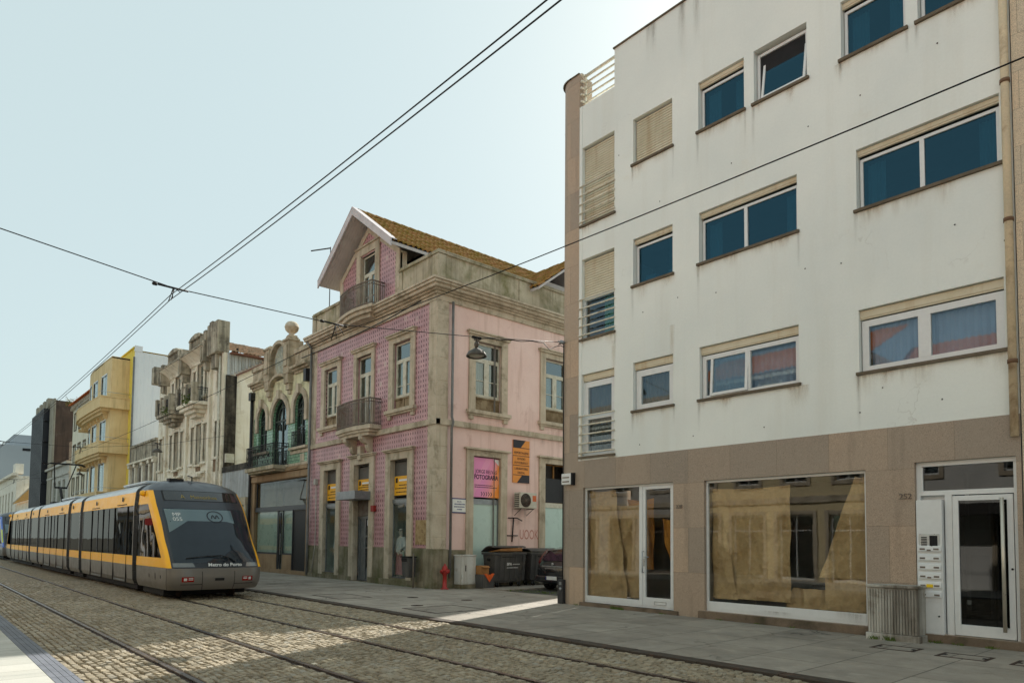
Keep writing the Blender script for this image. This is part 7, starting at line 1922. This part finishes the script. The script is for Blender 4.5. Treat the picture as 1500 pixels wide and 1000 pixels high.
clump(-87.6, Y - .2, 16.0, 200, .9, 'bush sprouting where the dark brown wall meets the plain cream block', plain('dry_bush', C(120, 110, 50), .8, .2, 0, .4, 20))

# ------------------------------------------------------------------ low stained house
lo = root('low_stained_house', (-57.4, Y, 0), 'low grey house with columns and a black stained parapet beside the white panelled wall', 'house')
lx0, lx1 = -61.0, -53.6
hs = [(-60.3, -59.5, 5.3, 6.9), (-58.6, -57.4, 5.0, 6.95), (-56.6, -55.4, 5.0, 6.95), (-54.6, -53.9, 5.0, 6.9)]
m = MB(); wall(m, F, lx0, lx1, 0, 8.6, hs, .3); m.quad((lx0, Y, 8.55), (lx1, Y, 8.55), (lx1, Y + 8, 8.55), (lx0, Y + 8, 8.55)); m.build('wall', surf('grey_stained_render', C(190, 186, 174), C(160, 154, 140), 1.2, 30, .2, (C(96, 90, 78), .35, 1.2), (C(60, 56, 48), .8)), lo, recalc=False)
m = MB(); m.bx(F, lx0, lx1, 7.4, 8.6, -.05, .06); m.bx(F, lx0, lx1, 8.6, 8.75, -.1, .16); m.build('stained_parapet', DECOD, lo)
m = MB()
for u in (-60.8, -59.1, -56.95, -55.05, -53.8): m.bx(F, u - .18, u + .18, 4.4, 7.0, 0, .18); m.bx(F, u - .26, u + .26, 7.0, 7.25, 0, .28); m.bx(F, u - .26, u + .26, 4.2, 4.4, 0, .28)
m.bx(F, lx0, lx1, 7.25, 7.4, -.05, .34); m.build('column', DECO, lo, bevel=.02)
for h in hs: window(lo, F, *h, -.2, OWIN, GL_OLD, .06, .06, (.5,), (.6,))
interior(lo, lx0, lx1, Y + .8, 4, 8)

# ------------------------------------------------------------------ yellow block with rounded bays
yl = root('rounded_bay_block', (-68, Y, 0), 'yellow and tan apartment block with rounded bay balconies and a white panelled side wall', 'building')
yx0, yx1 = -74.85, -61.15
YELW = surf('yellow_render', C(240, 216, 104), C(228, 202, 80), .8, 30, .08, None, (C(170, 150, 80), .2))
TAN = surf('tan_render', C(230, 205, 156), C(218, 191, 142), 1, 30, .08, None, (C(160, 138, 98), .3))
m = MB(); wall(m, F, yx0, yx1, 0, 16.75, [], .2); m.quad((yx0, Y, 0), (yx0, Y + 6, 0), (yx0, Y + 6, 16.7), (yx0, Y, 16.7)); m.quad((yx0, Y, 16.6), (yx1, Y, 16.6), (yx1, Y + 6, 16.6), (yx0, Y + 6, 16.6)); m.bx(F, yx0, yx1, 16.75, 16.85, -.2, .1); m.build('wall', YELW, yl, recalc=False)
WPAN = surf('white_metal_panels', C(228, 231, 231), C(220, 224, 225), .6, 20, .04, None, (C(190, 196, 202), .2), .45, .4, .05)
m = MB(); y = Y
while y < Y + 6: m.hexa([(yx1, y, 0), (yx1, y + .26, 0), (yx1 + .014, y + .23, 0), (yx1 + .014, y + .03, 0), (yx1, y, 16.5), (yx1, y + .26, 16.5), (yx1 + .014, y + .23, 16.5), (yx1 + .014, y + .03, 16.5)]); y += .26
m.quad((yx1, Y, 0), (yx1, Y + 6, 0), (yx1, Y + 6, 16.5), (yx1, Y, 16.5)); m.box(yx1 - .1, yx1 + .06, Y - .02, Y + .55, 16.5, 16.95); m.build('panelled_side_wall', WPAN, yl)
m = MB(); m.tube([(yx1 + .1, Y - .06, 16), (yx1 + .1, Y - .06, 4)], .07, 8); m.build('downpipe', ZINC, yl)
def bay_path(x0, x1, dep, n=14, r=None):
    r = r or dep
    pts = [(x0, Y)]
    pts += [(x0 + r * 1.6 * (1 - cos(pi / 2 * i / n)), Y - dep * sin(pi / 2 * i / n)) for i in range(1, n + 1)]
    pts += [(x0 + (x1 - x0) * t, Y - dep) for t in (.5, .75)] + [(x1, Y - dep * .96), (x1, Y)]
    return pts
bp = bay_path(-74.6, -62.6, 1.35, 14, 3.4)
def band(mb, path, z0, z1, mi=0):
    for (x0, y0), (x1, y1) in zip(path, path[1:]): mb.quad((x0, y0, z0), (x1, y1, z0), (x1, y1, z1), (x0, y0, z1), mi)
m = MB()
for z0, z1 in ((4, 5.3), (7.7, 9.3), (11.2, 12.9), (15.0, 16.1)): band(m, bp, z0, z1)
slab_poly(m, bp, 16.0, 16.15)
m.split('bay_wall', TAN, yl, recalc=False)
pl = [Vector((x, y, 0)) for x, y in bp]; cum = [0]
for a, b in zip(pl, pl[1:]): cum.append(cum[-1] + (b - a).length)
def on_path(s):
    for i in range(len(pl) - 1):
        if s <= cum[i + 1]: return pl[i].lerp(pl[i + 1], (s - cum[i]) / (cum[i + 1] - cum[i]))
    return pl[-1]
def bp_sub(s0, s1): 
    n = 8; return [tuple(on_path(s0 + (s1 - s0) * i / n)[:2]) for i in range(n + 1)]
TOT = cum[-1]
for z0, z1 in ((5.3, 7.7), (9.3, 11.2), (12.9, 15.0)):
    m = MB(); mw = MB(); mg = MB()
    s = .6; piers = []
    cells = [(1.0, 2.6), (3.3, 5.0), (5.8, 7.6), (9.0, 11.0)]
    prev = 0
    for a, b in cells:
        band(m, bp_sub(prev, a), z0, z1); prev = b
        for q in (a, b - .09, (a + b) / 2 - .045): band(mw, [(x, y - .02) for x, y in bp_sub(q, q + .09)], z0, z1)
        band(mw, [(x, y - .02) for x, y in bp_sub(a, b)], z0, z0 + .1); band(mw, [(x, y - .02) for x, y in bp_sub(a, b)], z1 - .1, z1)
        band(mg, [(x, y + .05) for x, y in bp_sub(a, b)], z0, z1)
    band(m, bp_sub(prev, TOT), z0, z1)
    m.split('bay_wall', TAN, yl, recalc=False); o = mw.build('window', WHITEP, yl, recalc=False); mg.build('pane', GL_OLD, o, recalc=False)
interior(yl, -73.5, -62.8, Y - .25, 5, 15, MIDIN)
for z in (12.0, 8.4, 4.4):
    bb = bay_path(-76.6, -62.15, 2.2, 14, 4.2)
    m = MB(); slab_poly(m, bb, z - .12, z); slab_poly(m, bb, z - .3, z - .12, .93, -69, Y); slab_poly(m, bb, z - .5, z - .3, .84, -69, Y)
    bs = m.build('balcony', TAN, yl, recalc=False)
    m = MB(); band(m, bb, z, z + .72); slab_poly(m, bb, z + .72, z + .8, 1.01, -69, Y); m.build('balcony_parapet', TAN, bs, recalc=False)
    m = MB(); m.tube([(x, y, z + 1.12) for x, y in bb], .02, 5)
    for i in range(0, len(bb), 2): m.tube([(bb[i][0], bb[i][1], z + .8), (bb[i][0], bb[i][1], z + 1.12)], .014, 4)
    m.build('balcony_railing', ALU, bs)
    m = MB()
    for i in range(9): u = -74 + i * 1.3; m.bx(F, u, u + .16, z - .8, z - .5, 0, 1.6)
    m.split('bracket', TAN, bs)

# ------------------------------------------------------------------ plain cream block
cb_ = root('cream_block', (-81.5, Y, 0), 'plain cream apartment block with small brown framed windows and an orange tiled eave', 'building')
hx0, hx1 = -87.1, -75.0
hs = [(x, x + 1.25, z, z + 1.75) for z in (12.9, 9.5, 6.0) for x in (-86.2, -83.7, -81.0, -78.3)]
m = MB(); wall(m, F, hx0, hx1, 0, 15.6, hs, .2); m.quad((hx1, Y, 0), (hx1, Y + 9, 0), (hx1, Y + 9, 15.6), (hx1, Y, 15.6)); m.quad((hx0, Y, 0), (hx0, Y + 9, 0), (hx0, Y + 9, 15.6), (hx0, Y, 15.6)); m.build('wall', surf('cream_render', C(236, 230, 210), C(226, 218, 194), .7, 30, .06, None, (C(176, 160, 130), .25)), cb_, recalc=False)
interior(cb_, hx0, hx1, Y + .6, 5, 15.4)
for h in hs:
    o = window(cb_, F, *h, -.12, OWIN, GL_OLD, .07, .06, (.5,)); 
    if rnd.random() < .6: k = MB(); k.bx(F, h[0] + .06, h[1] - .06, h[2] + rnd.uniform(.5, 1.1), h[3] - .05, -.2, -.22); k.build('roller_blind', LACE, o)
    k = MB(); frame_rect(k, F, h[0] - .1, h[1] + .1, h[2] - .1, h[3] + .1, .1, 0, .05); k.build('window_surround', SILL, o)
m = MB(); m.bx(F, hx0, hx1, 15.3, 15.6, -.1, .25)
for i in range(16): u = hx0 + .3 + i * .76; m.bx(F, u, u + .14, 15.05, 15.3, 0, .35)
m.build('eaves', STONE, cb_)
m = MB(); tiles(m, (hx0, Y - .5, 15.6), (1, 0, 0), hx1 - hx0, (0, 4, 1.9), 4.4, .24, .4); m.build('roof', REDCLAY, cb_, recalc=False)

# ------------------------------------------------------------------ pale panelled house, black fin block, far houses
gp = root('grey_panel_house', (-94.5, Y, 0), 'small pale grey fronted house between the black block and the cream block', 'house')
hs = [(-101.5, -99.8, 4, 8), (-98.6, -96.6, 4, 8), (-95.4, -93.4, 4, 8), (-92.2, -90.4, 4, 8)]
m = MB(); wall(m, F, -103.2, -88.3, 0, 9.6, hs, .2); m.quad((-88.3, Y, 0), (-88.3, Y + 9, 0), (-88.3, Y + 9, 9.6), (-88.3, Y, 9.6)); m.bx(F, -103.4, -88.2, 9.6, 9.85, -.2, .3); m.bx(F, -103.2, -88.3, 8.5, 8.7, 0, .12)
m.build('wall', surf('pale_grey_render', C(200, 198, 190), C(184, 180, 170), .8, 20, .08, None, (C(130, 124, 112), .4)), gp, recalc=False)
for h in hs: window(gp, F, *h, -.12, OWIN, GL_OLD, .1, .06, (.33, .66), (.6,))
interior(gp, -103, -88.5, Y + .6, 2, 9.4, MIDIN)
m = MB(); tiles(m, (-103.2, Y - .3, 9.8), (1, 0, 0), 15, (0, 4, 1.5), 4.2, .25, .4); m.box(-91.5, -88.4, Y + .4, Y + 3, 9.8, 12.2); m.build('roof', CLAY, gp, recalc=False)
bk = root('black_fin_block', (-106.6, Y, 0), 'tall dark block with black vertical fins and a brown blank side wall', 'building')
m = MB(); m.box(-113.5, -99.66, Y + .1, Y + 9, 0, 18.2); m.build('wall', surf('dark_brown_side_wall', C(104, 84, 72), C(84, 70, 62), .6, 30, .2, (C(120, 104, 90), .25, .5), (C(60, 52, 46), .5)), bk)
m = MB()
for i in range(11): u = -113.4 + i * .97; m.bx(F, u, u + .3, 2, 17.6, -.1, .7); 
m.bx(F, -113.5, -103.0, 2, 17.6, -.1, .05)
for i in range(6): z = 3 + i * 2.6; m.bx(F, -113.4, -103, z, z + .12, 0, .6)
m.split('black_fin', plain('black_fin_metal', (.012, .014, .022, 1), .35, .5), bk)
m = MB(); m.bx(F, -102.7, -99.66, 0, 18.4, -.1, .1)
for i in range(9): m.bx(F, -102.7, -99.66, 2 * i + .98, 2 * i + 1.0, .1, .11)
for i in range(4): u = -113.3 + i * 2.9; m.bx(F, u, u + 1.5, 17.6, 18.9, -.5, .3)
m.build('concrete_pier', surf('pale_concrete_pier', C(176, 168, 150), C(150, 142, 126), 1, 30, .15, None, (C(100, 94, 82), .4)), bk)
oh = root('orange_roof_house', (-124, Y, 0), 'little house with a steep ochre tiled roof left of the black block', 'house')
m = MB(); m.box(-133, -114.5, Y, Y + 8, 0, 6.6); m.build('wall', DECO, oh)
m = MB(); tiles(m, (-133, Y - .4, 6.6), (1, 0, 0), 18.6, (0, 3.6, 4.4), 5.7, .3, .5); m.build('roof', OCHTILE, oh, recalc=False)
m = MB(); m.hexa([(-133.4, Y - .5, 6.4), (-133, Y - .5, 6.4), (-133, Y + 3.4, 11.2), (-133.4, Y + 3.4, 11.2), (-133.4, Y - .5, 6.8), (-133, Y - .5, 6.8), (-133, Y + 3.4, 11.6), (-133.4, Y + 3.4, 11.6)]); m.build('roof_verge', OLDWHITE, oh)
st = root('stone_house', (-150, Y, 0), 'weathered grey stone house at the far left end of the row', 'house')
hs = [(-158 + i * 4.4, -156 + i * 4.4, 5, 8.8) for i in range(5)]
m = MB(); wall(m, F, -160, -134.5, 0, 11.2, hs, .3); m.quad((-134.5, Y, 0), (-134.5, Y + 9, 0), (-134.5, Y + 9, 11.2), (-134.5, Y, 11.2)); m.bx(F, -160, -134.4, 11.2, 11.6, -.2, .6); m.bx(F, -138.5, -135.5, 11.6, 13.2, -1, .1); m.build('wall', DSIDE, st, recalc=False)
interior(st, -160, -135, Y + .8, 1, 11)
for h in hs: window(st, F, *h, -.15, OWIN, GL_OLD, .12, .08, (.5,), (.6,))
gf = root('concrete_hall', (-215, 24, 0), 'large plain grey concrete hall closing the street at the far left', 'building')
m = MB(); m.box(-232, -205, 13.8, 60, 0, 23.5); m.box(-228, -208, 20, 50, 23.5, 26.5); m.build('wall', surf('pale_grey_concrete', C(172, 178, 182), C(160, 166, 172), .1, 5, .08), gf)
m = MB(); m.box(-204.98, -204.9, 21.5, 25.5, 22.3, 22.9); m.build('roof_vent', DARKIN, gf)
tw = root('white_house', (-185, Y, 0), 'small white house beyond the stone house', 'house')
m = MB(); m.box(-196, -164, Y, Y + 9, 0, 9.5); m.box(-196.3, -163.7, Y - .3, Y + 9, 9.5, 9.8)
m.build('wall', OLDWHITE, tw)
m = MB()
for i in range(8): m.box(-194 + i * 3.8, -192.4 + i * 3.8, Y - .04, Y + .02, 5.5, 8)
m.split('window', DARKIN, tw)
# ------------------------------------------------------------------ neighbours outside the frame, plus an added shade block: they shade the street and show in the glass
nb = root('stone_fronted_block', (4, 13.2, 0), 'pale stone fronted block just beyond the downpipe at the right edge', 'building')
F = FY(13.2)
hs = [(-1.6 + i * 3, .0 + i * 3, z, z + 1.6) for i in range(4) for z in (4.6, 7.7, 10.7)]
m = MB(); wall(m, F, -2.84, 10, 0, 13.6, hs, .2); m.quad((10, 13.2, 0), (10, 24, 0), (10, 24, 13.6), (10, 13.2, 13.6)); m.quad((-2.84, 13.2, 13.5), (10, 13.2, 13.5), (10, 24, 13.5), (-2.84, 24, 13.5)); m.build('wall', granite_mat('pale_stone_cladding', C(206, 196, 176, 1.05), .9, .62, .1), nb, recalc=False)
interior(nb, -2.8, 9.9, 13.9, 0, 13.4)
for h in hs: window(nb, F, *h, -.1, WHITEP, GL_CLEAR, .07, .06, (.5,))
m = MB(); m.box(10.2, 32, 13.6, 26, 0, 11.5); tiles(m, (10.2, 13.2, 11.5), (1, 0, 0), 22, (0, 4, 1.8), 4.4, .3, .5)
o = m.build('buff_house', surf('grey_buff_render', C(196, 188, 170), None, 1), loc=(20, 13.6, 0)); tag(o, 'buff house farther along the right side, mirrored in the windscreen of the tram', 'house')
oc = root('added_shade_block', (-22, 30, 0), 'unseen plain block added up the side street to shade the road beside the sunlit strip', 'building')
m = MB(); m.box(-21.9, -19.95, 27, 30.5, 0, 18.3); m.box(-25, -21.9, 27.2, 30.7, 0, 23.4); m.build('wall', surf('added_shade_block_render', C(196, 186, 168), None, 1), oc)  # added out of view; its stepped height shapes the sun strip's shadow edge
m = MB()
for z in (3, 6.2, 9.4, 12.6): 
    for x in (-24, -21.2): m.box(x, x + 1.2, 26.98, 27.02, z, z + 1.5)
m.split('window', DARKIN, oc)  # dark openings on the added shade block
# the opposite side of the street
def opp(x0, x1, z, mat, lab, nfl, ncol, roof, gm, roofz=2.0, glab='window'):
    t = root('townhouse', ((x0 + x1) / 2, -2.8, 0), lab, 'house')
    G = lambda u, v, d: (u, -2.8 + d, v)
    hs = []; w_ = (x1 - x0) / ncol
    for f in range(nfl):
        for i in range(ncol):
            u = x0 + w_ * (i + .5); zz = 4.3 + f * 3.1
            if zz + 1.9 < z: hs.append((u - .55, u + .55, zz, zz + 1.9))
    dh_ = [(x0 + w_ * (i + .5) - .8, x0 + w_ * (i + .5) + .8, .05, 2.9) for i in range(ncol)]
    m = MB(); wall(m, G, x0, x1, 0, z, hs + dh_, .25); m.quad((x0, -2.8, 0), (x0, -12, 0), (x0, -12, z), (x0, -2.8, z)); m.quad((x1, -2.8, 0), (x1, -12, 0), (x1, -12, z), (x1, -2.8, z)); m.quad((x0, -12, 0), (x1, -12, 0), (x1, -12, z), (x0, -12, z)); m.build('wall', mat, t, recalc=False)
    m = MB(); m.quad((x0, -3.6, 0), (x1, -3.6, 0), (x1, -3.6, z), (x0, -3.6, z)); m.build('interior', DARKIN, t, recalc=False)
    for h in hs: window(t, G, *h, -.1, WHITEP, GL_OLD, .07, .06, (.5,), (.7,))
    m = MB()
    for h in hs + dh_: frame_rect(m, G, h[0] - .16, h[1] + .16, h[2] - .16, h[3] + .16, .16, 0, .06)
    m.bx(G, x0, x1, 3.4, 3.65, 0, .1); m.bx(G, x0, x1, z - .25, z, 0, .3); m.build('stone_trim', STONE, t)
    for h in dh_: window(t, G, *h, -.15, gm, GL_OLD, .1, .06, (.5,), (.75,), name='shop_door')
    if roof:
        m = MB(); tiles(m, (x0, -2.4, z), (1, 0, 0), x1 - x0, (0, -4.2, roofz), math.hypot(4.2, roofz), .24, .4)
        m.build('roof', roof, t, recalc=False)
    return t
opp(-31, -20.4, 8.2, surf('opposite_grey_stone', C(206, 202, 194), None, 1), 'grey stone house across the street', 2, 4, CLAY, GREYIRON)
opp(-20.3, -11.2, 9.4, surf('opposite_ochre_tiles', C(236, 220, 180), C(226, 208, 164), 2), 'ochre fronted house across the street, mirrored in the shop glass', 2, 4, REDCLAY, WHITEP)
t = opp(-11.1, -1.6, 7.7, surf('opposite_white_render', C(236, 236, 232), None, 1), 'white house across the street with a dark shopfront', 2, 3, REDCLAY, DKFR, 2.6)
m = MB(); m.box(-7.2, -5.8, -6.4, -5.4, 9.8, 13.2); m.build('chimney', OLDWHITE, t)
m = MB(); m.box(-10.8, -2, -2.78, -1.5, 3.0, 3.12); m.box(-10.8, -2, -1.52, -1.48, 2.7, 3.1); m.build('awning', plain('charcoal_awning', C(60, 58, 56), .8), t)
t = opp(-1.5, 9, 8.0, surf('opposite_cream_render', C(236, 230, 214), None, 1), 'cream house across the street behind the viewpoint', 2, 4, REDCLAY, DKFR, 2.4)
opp(9.1, 22, 11, surf('opposite_pink_render', C(224, 206, 198), None, 1), 'dull pink house across the street to the right', 3, 5, CLAY, WHITEP)
opp(-46, -31.2, 9.5, surf('opposite_pale_render', C(228, 226, 220), None, 1), 'pale house across the street with a red awning', 2, 6, REDCLAY, GREYIRON)
opp(-64, -46.2, 8.8, surf('opposite_blue_tiles', C(206, 214, 224), None, 1), 'blue grey tiled house across the street', 2, 6, CLAY, GREYIRON)
m = MB(); m.box(-45, -32, -2.75, -1.4, 2.7, 2.8); m.box(-45, -32, -1.42, -1.38, 2.4, 2.8); tag(m.build('shop_awning', plain('red_awning', C(150, 40, 40), .8), loc=(-38, -2, 2.7)), 'red awning on the pale house across the street', 'awning')
